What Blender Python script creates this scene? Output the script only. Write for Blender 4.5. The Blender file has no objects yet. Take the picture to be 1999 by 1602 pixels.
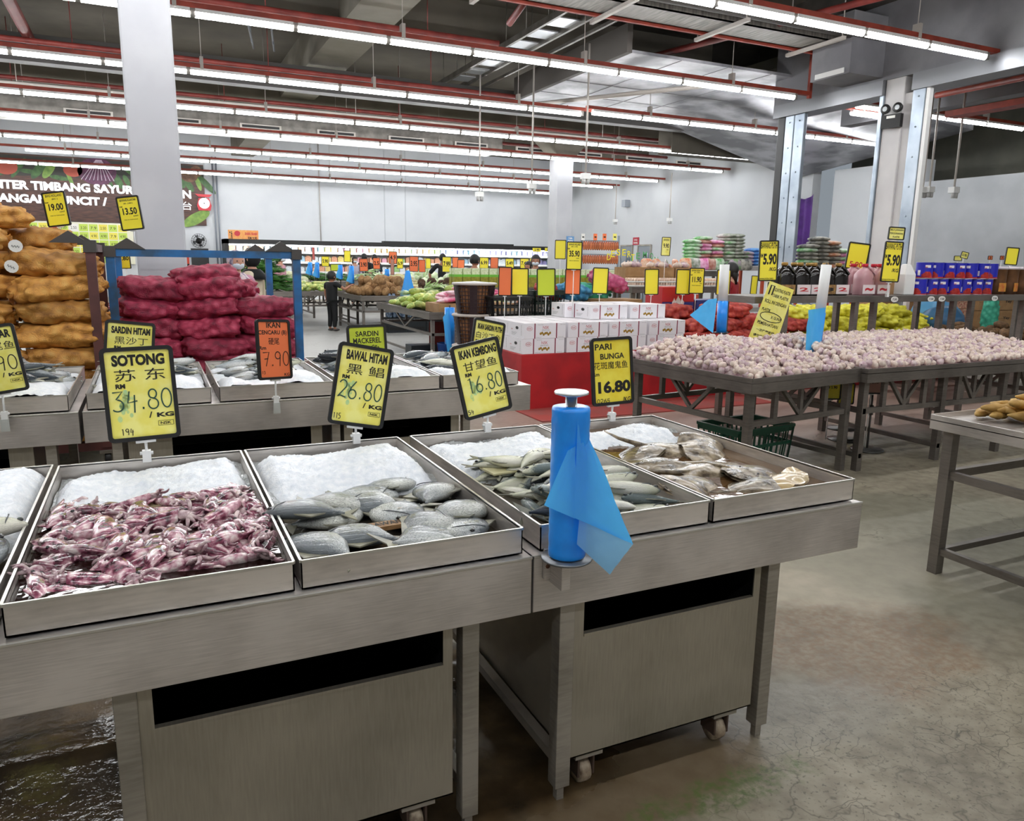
import bpy, math, random
from mathutils import Vector, Matrix, noise, Euler
random.seed(7)
SC = bpy.context.scene
COL = SC.collection
R = math.radians
# ---------------------------------------------------------------- camera, world, exposure
HC = 1.5                                   # eye height of the photographer
F_PX, PITCH, ROLL, YAW = 1487.755, R(11.0472), R(0.86978), R(25.2909)
FW = Vector((math.sin(YAW) * math.cos(PITCH), math.cos(YAW) * math.cos(PITCH), -math.sin(PITCH)))
_r0 = Vector((math.cos(YAW), -math.sin(YAW), 0)); _u0 = _r0.cross(FW)
RT = _r0 * math.cos(ROLL) + _u0 * math.sin(ROLL)
UP = _u0 * math.cos(ROLL) - _r0 * math.sin(ROLL)
cam_data = bpy.data.cameras.new('camera'); cam = bpy.data.objects.new('camera', cam_data); COL.objects.link(cam)
cam_data.sensor_width = 36; cam_data.sensor_fit = 'HORIZONTAL'; cam_data.lens = F_PX / 1999 * 36
cam_data.clip_start = .05; cam_data.clip_end = 200
cam.matrix_world = Matrix(((RT.x, UP.x, -FW.x, 0), (RT.y, UP.y, -FW.y, 0), (RT.z, UP.z, -FW.z, HC), (0, 0, 0, 1)))
SC.camera = cam
SC.view_settings.view_transform = 'Standard'; SC.view_settings.look = 'None'
SC.view_settings.gamma = 1; SC.view_settings.use_curve_mapping = False
SC.view_settings.exposure = 1.36
TUBE_POWER = 15.0
world = bpy.data.worlds.new('world'); SC.world = world; world.use_nodes = True
world.node_tree.nodes['Background'].inputs[0].default_value = (.8, .9, 1, 1)
world.node_tree.nodes['Background'].inputs[1].default_value = .12


def at(px, py, **k):
    """the point of the place seen at a pixel of the 1999 x 1602 photograph, on the plane X=, Y= or Z="""
    d = FW * F_PX + RT * (px - 999.5) - UP * (py - 801)
    (ax, v), = k.items(); i = 'XYZ'.index(ax)
    o = Vector((0, 0, HC))
    return o + d * ((v - o[i]) / d[i])


# ---------------------------------------------------------------- colours and materials
def lin(h):
    h = h.lstrip('#')
    return tuple(((c / 12.92) if c <= .04045 else ((c + .055) / 1.055) ** 2.4) for c in (int(h[i:i + 2], 16) / 255 for i in (0, 2, 4))) + (1,)


MATS = {}


def mat(name, col, rough=.6, metal=0., var=0., vscale=6., col2=None, bump=0., bscale=40., coat=0., emit=0., trans=0.,
        sss=0., rand=0., stretch=None, alpha=1., spec=.5, detail=4., coord='Object'):
    """Principled material; var mixes towards col2 through noise, bump adds noise relief, rand varies value per object"""
    if name in MATS: return MATS[name]
    m = bpy.data.materials.new(name); m.use_nodes = True
    nt = m.node_tree; N = nt.nodes; L = nt.links; b = N['Principled BSDF']
    c1 = lin(col) if isinstance(col, str) else col
    b.inputs['Base Color'].default_value = c1
    b.inputs['Roughness'].default_value = rough; b.inputs['Metallic'].default_value = metal
    b.inputs['Specular IOR Level'].default_value = spec
    if coat: b.inputs['Coat Weight'].default_value = coat; b.inputs['Coat Roughness'].default_value = .08
    if trans: b.inputs['Transmission Weight'].default_value = trans
    if sss: b.inputs['Subsurface Weight'].default_value = sss; b.inputs['Subsurface Radius'].default_value = (.02, .02, .02)
    if alpha < 1: b.inputs['Alpha'].default_value = alpha
    if emit: b.inputs['Emission Color'].default_value = c1; b.inputs['Emission Strength'].default_value = emit
    tc = N.new('ShaderNodeTexCoord'); vec = tc.outputs[coord]
    if stretch:
        mp = N.new('ShaderNodeMapping'); mp.inputs['Scale'].default_value = stretch
        L.new(vec, mp.inputs[0]); vec = mp.outputs[0]
    out = None
    if var:
        n = N.new('ShaderNodeTexNoise'); n.inputs['Scale'].default_value = vscale; n.inputs['Detail'].default_value = detail
        L.new(vec, n.inputs['Vector'])
        rp = N.new('ShaderNodeValToRGB'); rp.color_ramp.elements[0].position = .5 - .5 * var - .02
        rp.color_ramp.elements[1].position = .5 + .5 * var + .02
        c2 = lin(col2) if isinstance(col2, str) else (col2 or tuple(x * .7 for x in c1[:3]) + (1,))
        rp.color_ramp.elements[0].color = c2; rp.color_ramp.elements[1].color = c1
        if var > .25: rp.color_ramp.elements[0].position = .33; rp.color_ramp.elements[1].position = .33 + (1 - var) * .6 + .05
        L.new(n.outputs['Fac'], rp.inputs[0]); out = rp.outputs[0]
    if rand:
        oi = N.new('ShaderNodeObjectInfo'); hs = N.new('ShaderNodeHueSaturation')
        mr = N.new('ShaderNodeMapRange'); mr.inputs['To Min'].default_value = 1 - rand; mr.inputs['To Max'].default_value = 1 + rand
        L.new(oi.outputs['Random'], mr.inputs['Value']); L.new(mr.outputs[0], hs.inputs['Value'])
        if out: L.new(out, hs.inputs['Color'])
        else: hs.inputs['Color'].default_value = c1
        out = hs.outputs[0]
    if out: L.new(out, b.inputs['Base Color'])
    if bump:
        n2 = N.new('ShaderNodeTexNoise'); n2.inputs['Scale'].default_value = bscale; n2.inputs['Detail'].default_value = 3
        L.new(vec, n2.inputs['Vector'])
        bp = N.new('ShaderNodeBump'); bp.inputs['Strength'].default_value = bump; bp.inputs['Distance'].default_value = .01
        L.new(n2.outputs['Fac'], bp.inputs['Height']); L.new(bp.outputs[0], b.inputs['Normal'])
    MATS[name] = m
    return m


def nodes_of(m):
    return m.node_tree.nodes, m.node_tree.links, m.node_tree.nodes['Principled BSDF']


# ---------------------------------------------------------------- mesh builder
class MB:
    def __init__(s): s.v = []; s.f = []; s.m = []; s.s = []

    def add(s, vs, fs, m=0, smooth=False):
        o = len(s.v); s.v += [tuple(v) for v in vs]
        for f in fs: s.f.append(tuple(i + o for i in f)); s.m.append(m); s.s.append(smooth)
        return s

    def bx(s, x0, x1, y0, y1, z0, z1, m=0, M=None):
        vs = [Vector((x, y, z)) for z in (z0, z1) for y in (y0, y1) for x in (x0, x1)]
        if M is not None: vs = [M @ v for v in vs]
        return s.add(vs, [(0, 2, 3, 1), (4, 5, 7, 6), (0, 1, 5, 4), (2, 6, 7, 3), (0, 4, 6, 2), (1, 3, 7, 5)], m)

    def box(s, c, d, m=0, rz=0, M=None):
        T = (M if M is not None else Matrix()) @ Matrix.Translation(c) @ Matrix.Rotation(rz, 4, 'Z')
        return s.bx(-d[0] / 2, d[0] / 2, -d[1] / 2, d[1] / 2, -d[2] / 2, d[2] / 2, m, T)

    def bar(s, p, q, w, h, m=0):
        p = Vector(p); q = Vector(q); d = q - p; l = d.length
        z = d.normalized(); x = z.cross(Vector((0, 0, 1)))
        x = Vector((1, 0, 0)) if x.length < 1e-4 else x.normalized()
        y = z.cross(x)
        T = Matrix(((x.x, y.x, z.x, p.x), (x.y, y.y, z.y, p.y), (x.z, y.z, z.z, p.z), (0, 0, 0, 1)))
        return s.bx(-w / 2, w / 2, -h / 2, h / 2, 0, l, m, T)

    def path(s, pts, rad, n=8, m=0, cap=True, smooth=True, flat=1.):
        pts = [Vector(p) for p in pts]; k = len(pts); vs = []; fs = []
        ref = Vector((0, 0, 1))
        for i, p in enumerate(pts):
            t = (pts[min(i + 1, k - 1)] - pts[max(i - 1, 0)]).normalized()
            x = t.cross(ref)
            if x.length < .05: x = t.cross(Vector((1, 0, 0)))
            x.normalize(); y = x.cross(t)
            r = rad[i] if isinstance(rad, (list, tuple)) else rad
            for j in range(n):
                a = 2 * math.pi * j / n
                vs.append(p + x * (r * math.cos(a)) + y * (r * flat * math.sin(a)))
        for i in range(k - 1):
            for j in range(n):
                a = i * n + j; b = i * n + (j + 1) % n
                fs.append((a, b, b + n, a + n))
        if cap: fs.append(tuple(range(n - 1, -1, -1))); fs.append(tuple(range((k - 1) * n, k * n)))
        return s.add(vs, fs, m, smooth)

    def tube(s, p, q, r, n=10, m=0, r2=None):
        return s.path([p, q], [r, r if r2 is None else r2], n, m)

    def lathe(s, prof, n=16, c=(0, 0, 0), m=0, M=None, smooth=True, lobe=0, nl=0):
        vs = []; fs = []; k = len(prof); c = Vector(c)
        for r, z in prof:
            for j in range(n):
                a = 2 * math.pi * j / n
                rr = r * (1 + lobe * math.cos(nl * a)) if lobe else r
                v = Vector((rr * math.cos(a), rr * math.sin(a), z)) + c
                vs.append(M @ v if M is not None else v)
        for i in range(k - 1):
            for j in range(n):
                a = i * n + j; b = i * n + (j + 1) % n
                fs.append((a, b, b + n, a + n))
        fs.append(tuple(range(n - 1, -1, -1))); fs.append(tuple(range((k - 1) * n, k * n)))
        return s.add(vs, fs, m, smooth)

    def grid(s, fn, nu, nv, m=0, smooth=True):
        vs = [fn(i / nu, j / nv) for j in range(nv + 1) for i in range(nu + 1)]
        fs = [(j * (nu + 1) + i, j * (nu + 1) + i + 1, (j + 1) * (nu + 1) + i + 1, (j + 1) * (nu + 1) + i) for j in range(nv) for i in range(nu)]
        return s.add(vs, fs, m, smooth)

    def blob(s, c, rad, nu=16, nv=10, fn=None, m=0, M=None):
        """ellipsoid; fn(direction) scales the radius"""
        c = Vector(c); vs = []; fs = []
        for j in range(nv + 1):
            t = math.pi * j / nv
            for i in range(nu):
                a = 2 * math.pi * i / nu
                d = Vector((math.sin(t) * math.cos(a), math.sin(t) * math.sin(a), -math.cos(t)))
                k = fn(d) if fn else 1
                v = c + Vector((d.x * rad[0] * k, d.y * rad[1] * k, d.z * rad[2] * k))
                vs.append(M @ v if M is not None else v)
        for j in range(nv):
            for i in range(nu):
                a = j * nu + i; b = j * nu + (i + 1) % nu
                fs.append((a, b, b + nu, a + nu))
        return s.add(vs, fs, m, True)

    def poly(s, pts, m=0, smooth=False):
        return s.add(pts, [tuple(range(len(pts)))], m, smooth)

    def slab(s, outline, d, m=0, M=None):
        """closed outline in the XZ plane, thickness d along +Y"""
        k = len(outline)
        vs = [Vector((x, 0, z)) for x, z in outline] + [Vector((x, d, z)) for x, z in outline]
        if M is not None: vs = [M @ v for v in vs]
        fs = [tuple(range(k)), tuple(range(2 * k - 1, k - 1, -1))] + [(i, i + k, (i + 1) % k + k, (i + 1) % k) for i in range(k)]
        return s.add(vs, fs, m)

    def mesh(s, name, mats):
        me = bpy.data.meshes.new(name); me.from_pydata(s.v, [], s.f)
        for x in (mats if isinstance(mats, (list, tuple)) else [mats]): me.materials.append(x)
        me.polygons.foreach_set('material_index', s.m); me.polygons.foreach_set('use_smooth', s.s)
        me.update(); return me

    def build(s, name, mats, parent=None, loc=None, rz=0, bevel=0):
        o = bpy.data.objects.new(name, s.mesh(name, mats)); COL.objects.link(o)
        if parent is not None: o.parent = parent
        if loc is not None: o.location = loc
        if rz: o.rotation_euler.z = rz
        if bevel:
            b = o.modifiers.new('bevel', 'BEVEL'); b.width = bevel; b.segments = 2; b.limit_method = 'ANGLE'
        return o


def tag(o, label=None, cat=None, group=None, kind=None):
    if label: o['label'] = label
    if cat: o['category'] = cat
    if group: o['group'] = group
    if kind: o['kind'] = kind
    return o


def empty(name, loc=(0, 0, 0), rz=0, label=None, cat=None, group=None):
    o = bpy.data.objects.new(name, None); COL.objects.link(o); o.location = loc; o.rotation_euler.z = rz
    return tag(o, label, cat, group)


KIDS = {}


def copy_tree(o, parent=None, loc=None, rot=None, scale=None, label=None, group=None):
    c = o.copy(); COL.objects.link(c)
    if parent is not None: c.parent = parent
    if loc is not None: c.location = loc
    if rot is not None: c.rotation_euler = rot
    if scale is not None: c.scale = (scale,) * 3 if isinstance(scale, (int, float)) else scale
    if label: c['label'] = label
    if group: c['group'] = group
    for ch in o.children: copy_tree(ch, c)
    return c


class Stock:
    """a first instance is used itself, later ones are copies of it and of its parts"""

    def __init__(s, makers): s.mk = makers; s.o = [None] * len(makers)

    def put(s, i, loc, rot=(0, 0, 0), scale=1, label=None, group=None, cat=None):
        i %= len(s.mk)
        if s.o[i] is None:
            o = s.o[i] = s.mk[i]()
            o.location = loc; o.rotation_euler = rot; o.scale = (scale,) * 3 if isinstance(scale, (int, float)) else scale
        else:
            o = copy_tree(s.o[i], None, loc, rot, scale)
        return tag(o, label, cat, group)


def struct(o, label=None):
    return tag(o, label, None, None, 'structure')


# ---------------------------------------------------------------- lettering
_TXT = {}


def text_mesh(s, bold=0.):
    key = (s, bold)
    if key in _TXT: return _TXT[key]
    cu = bpy.data.curves.new('t', 'FONT'); cu.body = s; cu.resolution_u = 3; cu.offset = bold; cu.size = 1
    o = bpy.data.objects.new('t', cu); COL.objects.link(o)
    dg = bpy.context.evaluated_depsgraph_get()
    me = o.evaluated_get(dg).to_mesh()
    vs = [v.co.copy() for v in me.vertices]; fs = [tuple(p.vertices) for p in me.polygons]
    o.evaluated_get(dg).to_mesh_clear()
    bpy.data.objects.remove(o); bpy.data.curves.remove(cu)
    if not vs: vs = [Vector((0, 0, 0)), Vector((1, 1, 0))]
    x0 = min(v.x for v in vs); x1 = max(v.x for v in vs); y0 = min(v.y for v in vs); y1 = max(v.y for v in vs)
    _TXT[key] = (vs, fs, x0, x1, y0, y1); return _TXT[key]


def text(mb, s, x, z, w, h, m, y=-.0012, bold=.02, M=None):
    """lettering on the XZ plane facing -Y, inside the box whose lower left corner is x, z"""
    vs, fs, x0, x1, y0, y1 = text_mesh(s, bold)
    kx = w / max(1e-6, x1 - x0); kz = h / max(1e-6, y1 - y0)
    out = [Vector((x + (v.x - x0) * kx, y, z + (v.y - y0) * kz)) for v in vs]
    if M is not None: out = [M @ v for v in out]
    mb.add(out, fs, m)


def quad(mb, x0, x1, z0, z1, m, y=-.001, M=None):
    p = [Vector((x0, y, z0)), Vector((x1, y, z0)), Vector((x1, y, z1)), Vector((x0, y, z1))]
    if M is not None: p = [M @ v for v in p]
    mb.poly(p, m)


def ribbon(mb, pts, w, m, y=-.0032):
    pts = [Vector((p[0], 0, p[1])) for p in pts]; vs = []
    for i, p in enumerate(pts):
        t = (pts[min(i + 1, len(pts) - 1)] - pts[max(i - 1, 0)]).normalized()
        n = Vector((-t.z, 0, t.x)) * (w / 2)
        vs += [p + n + Vector((0, y, 0)), p - n + Vector((0, y, 0))]
    mb.add(vs, [(2 * i, 2 * i + 1, 2 * i + 3, 2 * i + 2) for i in range(len(pts) - 1)], m)


def arc(cx, cy, rx, ry, a0, a1, n=14):
    return [(cx + rx * math.cos(R(a0 + (a1 - a0) * i / n)), cy + ry * math.sin(R(a0 + (a1 - a0) * i / n))) for i in range(n + 1)]


HAND = {  # marker-pen digits in a 1 x 2 cell
    '0': [arc(.5, 1, .42, .95, 100, 470, 20)],
    '1': [[(.2, 1.75), (.5, 1.95), (.5, .05)]],
    '2': [arc(.5, 1.45, .4, .5, 160, -30, 12) + [(.05, .08), (.35, .22), (.95, .05)]],
    '3': [[(.1, 1.85), (.9, 1.9), (.35, 1.15)] + arc(.42, .55, .5, .58, 80, -140, 12)],
    '4': [[(.35, 1.9), (.15, .75), (.95, .9)], [(.75, 1.5), (.65, -.25)]],
    '5': [[(.9, 1.9), (.2, 1.85), (.15, 1.1)] + arc(.42, .6, .45, .58, 110, -140, 12)],
    '6': [[(.8, 1.95), (.35, 1.3)] + arc(.5, .5, .42, .5, 170, 520, 18)],
    '7': [[(.05, 1.85), (.95, 1.9), (.45, .05)], [(.25, 1.0), (.8, 1.05)]],
    '8': [arc(.5, 1.5, .33, .45, -90, 90, 9) + arc(.5, 1.5, .33, .45, 90, 230, 7) + arc(.5, .52, .42, .52, 60, -240, 16)],
    '9': [arc(.45, 1.45, .38, .48, 20, 380, 16) + [(.8, 1.2), (.7, .0)]],
    '.': [[(.35, .1), (.55, .1), (.55, .2), (.35, .2)]], '/': [[(.2, 0), (.7, 1.9)]],
}


def handwrite(mb, s, x, z, w, h, m, lw=.0022):
    n = sum(.55 if c == '.' else 1 for c in s); cw = w / n; cx = x
    for c in s:
        k = .55 if c == '.' else 1
        for st in HAND.get(c, []):
            ribbon(mb, [(cx + a * cw * .88 * k, z + b * h / 2) for a, b in st], lw, m)
        cx += cw * k
SC.cycles.max_bounces = 6; SC.cycles.diffuse_bounces = 4; SC.cycles.glossy_bounces = 3; SC.cycles.transmission_bounces = 4
SC.cycles.transparent_max_bounces = 8; SC.cycles.caustics_reflective = False; SC.cycles.caustics_refractive = False
# ---------------------------------------------------------------- shared materials
def steel(name, col='#9b9890', rough=.34, streak=(1, 1, 26), dirt=.24):
    m = mat(name, col, rough, .72)
    N, L, b = nodes_of(m)
    tc = N.new('ShaderNodeTexCoord'); mp = N.new('ShaderNodeMapping'); mp.inputs['Scale'].default_value = streak
    L.new(tc.outputs['Object'], mp.inputs[0])
    n = N.new('ShaderNodeTexNoise'); n.inputs['Scale'].default_value = 12; n.inputs['Detail'].default_value = 5
    L.new(mp.outputs[0], n.inputs['Vector'])
    n2 = N.new('ShaderNodeTexNoise'); n2.inputs['Scale'].default_value = 3.2; n2.inputs['Detail'].default_value = 6
    L.new(tc.outputs['Object'], n2.inputs['Vector'])
    ad = N.new('ShaderNodeMath'); ad.operation = 'MULTIPLY_ADD'; ad.inputs[1].default_value = .45
    L.new(n.outputs['Fac'], ad.inputs[0]); L.new(n2.outputs['Fac'], ad.inputs[2])
    rp = N.new('ShaderNodeValToRGB'); c = lin(col)
    rp.color_ramp.elements[0].position = .42; rp.color_ramp.elements[1].position = .85
    rp.color_ramp.elements[0].color = tuple(x * (1 - dirt * 1.6) for x in c[:3]) + (1,)
    rp.color_ramp.elements[1].color = tuple(min(1, x * (1 + dirt)) for x in c[:3]) + (1,)
    L.new(ad.outputs[0], rp.inputs[0]); L.new(rp.outputs[0], b.inputs['Base Color'])
    mr = N.new('ShaderNodeMapRange'); mr.inputs['To Min'].default_value = rough - .08; mr.inputs['To Max'].default_value = rough + .16
    L.new(n2.outputs['Fac'], mr.inputs['Value']); L.new(mr.outputs[0], b.inputs['Roughness'])
    return m


STEEL = steel('stainless steel', '#c2bcb7', .34)
TRAYM = steel('tray steel', '#cfc8c1', .33, (1, 1, 8))
DSTEEL = steel('dull steel', '#a09a90', .46, (1, 1, 10))
BINM = steel('bin steel', '#a29b8d', .45, (14, 1, 1), .14)
GALV = mat('galvanised steel', '#b9c2cb', .4, .75, .3, 3, '#8f9aa6')
TSTEEL = steel('dark table steel', '#77716b', .42, (1, 1, 10))  # steel darkened to stand in for weaker light on the produce tables
BLACK = mat('black plastic', '#141414', .45)
BLACKD = mat('black void', '#060606', .8)
WHITE = mat('white plastic', '#e8e8e6', .4)
WALLW = mat('white painted wall', '#d2d5d8', .8, 0, .12, .6, '#cbced2', bump=.05, bscale=14)
WALLG = mat('grey painted wall', '#b3b6b9', .7, 0, .2, 1, '#a4a7aa')  # white wall greyed to stand in for the weaker light on it
LINTM = mat('grey painted concrete', '#807f83', .7, 0, .15, 2, '#757479')
CONC = mat('bare concrete', '#716b60', .85, 0, .35, .9, '#57524a', bump=.25, bscale=9)
CONCL = mat('light bare concrete', '#8f897d', .85, 0, .4, 1.5, '#777267', bump=.2, bscale=9)
DARKC = mat('dark ceiling metal', '#5d5852', .7, .2, .2, 2, '#4a4642')
DUCT = mat('galvanised duct', '#8b8781', .4, .7, .2, 4, '#716d68')
FOIL = mat('silver foil board', '#75757a', .4, .35, .15, 1.2, '#bdbdc2', bump=.15, bscale=1.5)
REDP = mat('red oxide channel', '#a23f2c', .55, 0, .15, 5, '#8a3424')
REDPIPE = mat('red fire pipe', '#8c3a33', .5, 0, .2, 4, '#742c28')
PIPEG = mat('pale grey conduit', '#b9b2ab', .5)
TUBE = mat('lit tube', '#ffffff', .5, emit=TUBE_POWER)
TUBE.node_tree.nodes['Principled BSDF'].inputs['Emission Color'].default_value = (.97, .985, 1, 1)
YEL = mat('yellow card', '#faea3c', .45, coat=.15)
YELP = mat('pale yellow card', '#f9f28c', .4, 0, .12, 14, '#f4e96c', coat=.2)
LIME = mat('lime card', '#c9d834', .45, coat=.15)
ORA = mat('orange card', '#f47c48', .45, coat=.15)
INK = mat('black ink', '#15130f', .6)
MARK = mat('green black marker', '#1f4a3e', .6)
SMEAR = mat('teal marker smear', '#b4d89a', .6, 0, .5, 60, '#d8e486')
WCARD = mat('white card', '#eceae4', .55)
REDINK = mat('red ink', '#c02a34', .55)

# ---------------------------------------------------------------- floor
fm = mat('worn concrete floor', '#a09a8c', .45)
N, L, b = nodes_of(fm)
geo = N.new('ShaderNodeNewGeometry'); sep = N.new('ShaderNodeSeparateXYZ'); L.new(geo.outputs['Position'], sep.inputs[0])


def nz(scale, detail=5, src=None):
    n = N.new('ShaderNodeTexNoise'); n.inputs['Scale'].default_value = scale; n.inputs['Detail'].default_value = detail
    L.new(src or geo.outputs['Position'], n.inputs['Vector']); return n.outputs['Fac']


def mth(op, a, b_=None, c=None):
    n = N.new('ShaderNodeMath'); n.operation = op; n.use_clamp = False
    for i, x in enumerate((a, b_, c)):
        if x is None: continue
        if isinstance(x, (int, float)): n.inputs[i].default_value = x
        else: L.new(x, n.inputs[i])
    return n.outputs[0]


def ramp(f, stops):
    rp = N.new('ShaderNodeValToRGB'); e = rp.color_ramp.elements
    while len(e) < len(stops): e.new(.5)
    for i, (p, c) in enumerate(stops): e[i].position = p; e[i].color = lin(c) if isinstance(c, str) else (c, c, c, 1)
    L.new(f, rp.inputs[0]); return rp.outputs[0]


def mixc(f, a, c):
    n = N.new('ShaderNodeMix'); n.data_type = 'RGBA'
    L.new(f, n.inputs[0]) if not isinstance(f, (int, float)) else None
    for i, x in ((6, a), (7, c)):
        if isinstance(x, str): n.inputs[i].default_value = lin(x)
        else: L.new(x, n.inputs[i])
    return n.outputs[2]


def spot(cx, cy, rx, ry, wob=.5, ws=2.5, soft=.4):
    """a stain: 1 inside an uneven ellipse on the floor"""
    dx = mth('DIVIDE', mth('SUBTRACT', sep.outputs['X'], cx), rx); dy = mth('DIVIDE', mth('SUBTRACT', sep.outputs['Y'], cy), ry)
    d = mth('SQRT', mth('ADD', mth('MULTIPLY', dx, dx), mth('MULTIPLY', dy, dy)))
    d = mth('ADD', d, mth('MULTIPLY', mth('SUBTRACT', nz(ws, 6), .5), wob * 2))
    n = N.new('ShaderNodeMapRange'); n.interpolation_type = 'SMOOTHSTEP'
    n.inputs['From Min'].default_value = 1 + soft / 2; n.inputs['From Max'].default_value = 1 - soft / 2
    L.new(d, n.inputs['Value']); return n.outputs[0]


base = ramp(nz(1.3, 7), [(.3, '#5f594c'), (.5, '#837b6a'), (.7, '#a69c88')])
fine = ramp(nz(14, 7), [(.35, '#6c6250'), (.6, '#a39a86')])
col = mixc(.35, base, fine); col.node.inputs[0].default_value = .4
far = spot(6, 16, 14, 9, .2, .5, .6); col = mixc(far, col, '#a7a6a1')
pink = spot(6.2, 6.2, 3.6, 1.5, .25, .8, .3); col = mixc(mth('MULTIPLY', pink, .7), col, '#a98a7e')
brown = spot(2.5, 1.97, .5, .38, .7, 3.5); grit = ramp(nz(38, 6), [(.38, 0.), (.62, 1.)]); col = mixc(mth('MULTIPLY', brown, mth('MULTIPLY_ADD', grit, .45, .2)), col, '#7a5c40')
pale = spot(3.0, 2.6, .7, .4, .8, 3); col = mixc(mth('MULTIPLY', pale, .4), col, '#c2b7a2')
grn = spot(3.9, 2.6, 1.2, .8, .6, 2); col = mixc(mth('MULTIPLY', grn, .4), col, '#7d7d6c')
brown2 = spot(1.15, 1.68, .5, .22, .8, 4); col = mixc(mth('MULTIPLY', brown2, .75), col, '#5d4a30')
wet = spot(.6, 2.15, .78, .62, .5, 3, .4); wet0 = spot(-.45, 2.3, .8, .85, .3, 2.2, .5)
wet = mth('MAXIMUM', wet, wet0)
wetc = ramp(nz(5, 6), [(.3, '#241b10'), (.5, '#4a3a26'), (.72, '#6f5a3c')])
col = mixc(mth('MULTIPLY', wet, .92), col, wetc)
damp = spot(1.95, 1.7, .36, .17, .6, 5, .5); col = mixc(mth('MULTIPLY', damp, .35), col, '#6f6a5e')
moss = spot(1.42, 1.5, .3, .065, 1.1, 9, .8); col = mixc(mth('MULTIPLY', moss, mth('MULTIPLY', grit, .8)), col, '#4c6128')
vo = N.new('ShaderNodeTexVoronoi'); vo.feature = 'DISTANCE_TO_EDGE'; vo.inputs['Scale'].default_value = 15
nv = N.new('ShaderNodeTexNoise'); nv.inputs['Scale'].default_value = 5; nv.inputs['Detail'].default_value = 4
L.new(geo.outputs['Position'], nv.inputs['Vector'])
vm = N.new('ShaderNodeVectorMath'); vm.operation = 'MULTIPLY_ADD'; vm.inputs[1].default_value = (.25, .25, 0)
L.new(nv.outputs['Color'], vm.inputs[0]); L.new(geo.outputs['Position'], vm.inputs[2]); L.new(vm.outputs[0], vo.inputs['Vector'])
crk = ramp(vo.outputs['Distance'], [(0, 1.), (.035, 0.)])
crkm = spot(2.2, 1.4, .85, .36, .9, 2.5, .7)
vo2 = N.new('ShaderNodeTexVoronoi'); vo2.feature = 'DISTANCE_TO_EDGE'; vo2.inputs['Scale'].default_value = .55
vm2 = N.new('ShaderNodeVectorMath'); vm2.operation = 'MULTIPLY_ADD'; vm2.inputs[1].default_value = (.5, .5, 0)
L.new(nv.outputs['Color'], vm2.inputs[0]); L.new(geo.outputs['Position'], vm2.inputs[2]); L.new(vm2.outputs[0], vo2.inputs['Vector'])
crk2 = ramp(vo2.outputs['Distance'], [(0, 1.), (.004, 0.)])
cr = mth('MAXIMUM', mth('MULTIPLY', crk, mth('MULTIPLY', mth('MULTIPLY', crkm, .75), ramp(nz(4, 4), [(.42, 0.), (.6, 1.)]))), mth('MULTIPLY', crk2, .55))
speck = ramp(nz(75, 3), [(.58, 0.), (.66, 1.)])
col = mixc(mth('MULTIPLY', mth('MULTIPLY', speck, crkm), .6), col, '#4b463b')
col = mixc(cr, col, '#3a352b')
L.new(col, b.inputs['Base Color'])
gloss = mth('MAXIMUM', wet, mth('MULTIPLY', damp, .45))
rg = N.new('ShaderNodeMapRange'); rg.inputs['To Min'].default_value = .48; rg.inputs['To Max'].default_value = .06
L.new(gloss, rg.inputs['Value'])
L.new(mth('ADD', rg.outputs[0], mth('MULTIPLY', mth('SUBTRACT', nz(3, 4), .5), .1)), b.inputs['Roughness'])
bp = N.new('ShaderNodeBump'); bp.inputs['Strength'].default_value = .25; bp.inputs['Distance'].default_value = .006
L.new(mth('SUBTRACT', nz(30, 5), mth('MULTIPLY', cr, .15)), bp.inputs['Height']); L.new(bp.outputs[0], b.inputs['Normal'])

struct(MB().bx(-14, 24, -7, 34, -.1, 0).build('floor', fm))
# ---------------------------------------------------------------- walls, columns, ceiling
YB = 32.0; XR = 17.0; XS = 11.0; ZL = 4.36
struct(MB().bx(-14, XR + .3, YB, YB + .3, 0, 6.6).build('wall_back', WALLW))
struct(MB().bx(XR, XR + .3, 16.5, YB, 0, 6.6).build('wall_right', WALLW))
struct(MB().bx(-14.3, -14, -7, YB, 0, 6.6).build('wall_left', WALLW))
struct(MB().bx(-14, 24, -7.3, -7, 0, 6.6).build('wall_front', WALLW))
mb = MB().bx(XR, XR + .3, 13.0, 15.75, 0, 4.05)
struct(mb.build('wall_storeroom', WALLW))
struct(MB().bx(XR - .2, XR + .1, -7, 13.0, 0, 3.5).build('wall_side', WALLG))
mb = MB().bx(19.0, 19.3, -7, 17, 0, 6.6)
struct(mb.build('wall_beyond', mat('unpainted block wall', '#8d8c80', .85, 0, .3, 1.5, '#74736a')))
# joints and pilaster on the back wall
mb = MB()
for x in (9.1, 10.0): mb.bx(x - .02, x + .02, YB - .02, YB, 2, 6.5)
struct(mb.build('trim_1', mat('wall joint', '#bfc3c6', .8)))
# columns
COLM = mat('white painted column', '#c3c4c8', .6, 0, .15, 1.6, '#bbbcc1', bump=.06, bscale=8)
struct(MB().bx(-.095, .36, 8.5, 8.98, 0, 6.5).build('column', COLM, bevel=.02))
mb = MB().bx(10.78, 11.28, 20, 20.5, 0, 4.42)
mb.add([(10.78, 20, 4.42), (11.28, 20, 4.42), (11.28, 20.5, 4.42), (10.78, 20.5, 4.42), (10.4, 19.7, 4.95), (11.7, 19.7, 4.95), (11.7, 20.8, 4.95), (10.4, 20.8, 4.95)],
       [(0, 1, 5, 4), (1, 2, 6, 5), (2, 3, 7, 6), (3, 0, 4, 7), (4, 5, 6, 7)], 1)
struct(mb.build('column', [COLM, CONCL]))
mb = MB().bx(10.97, 11.3, 8.93, 9.28, 0, 5.0).bx(11.01, 11.26, 8.76, 8.94, 0, 4.2)
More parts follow.
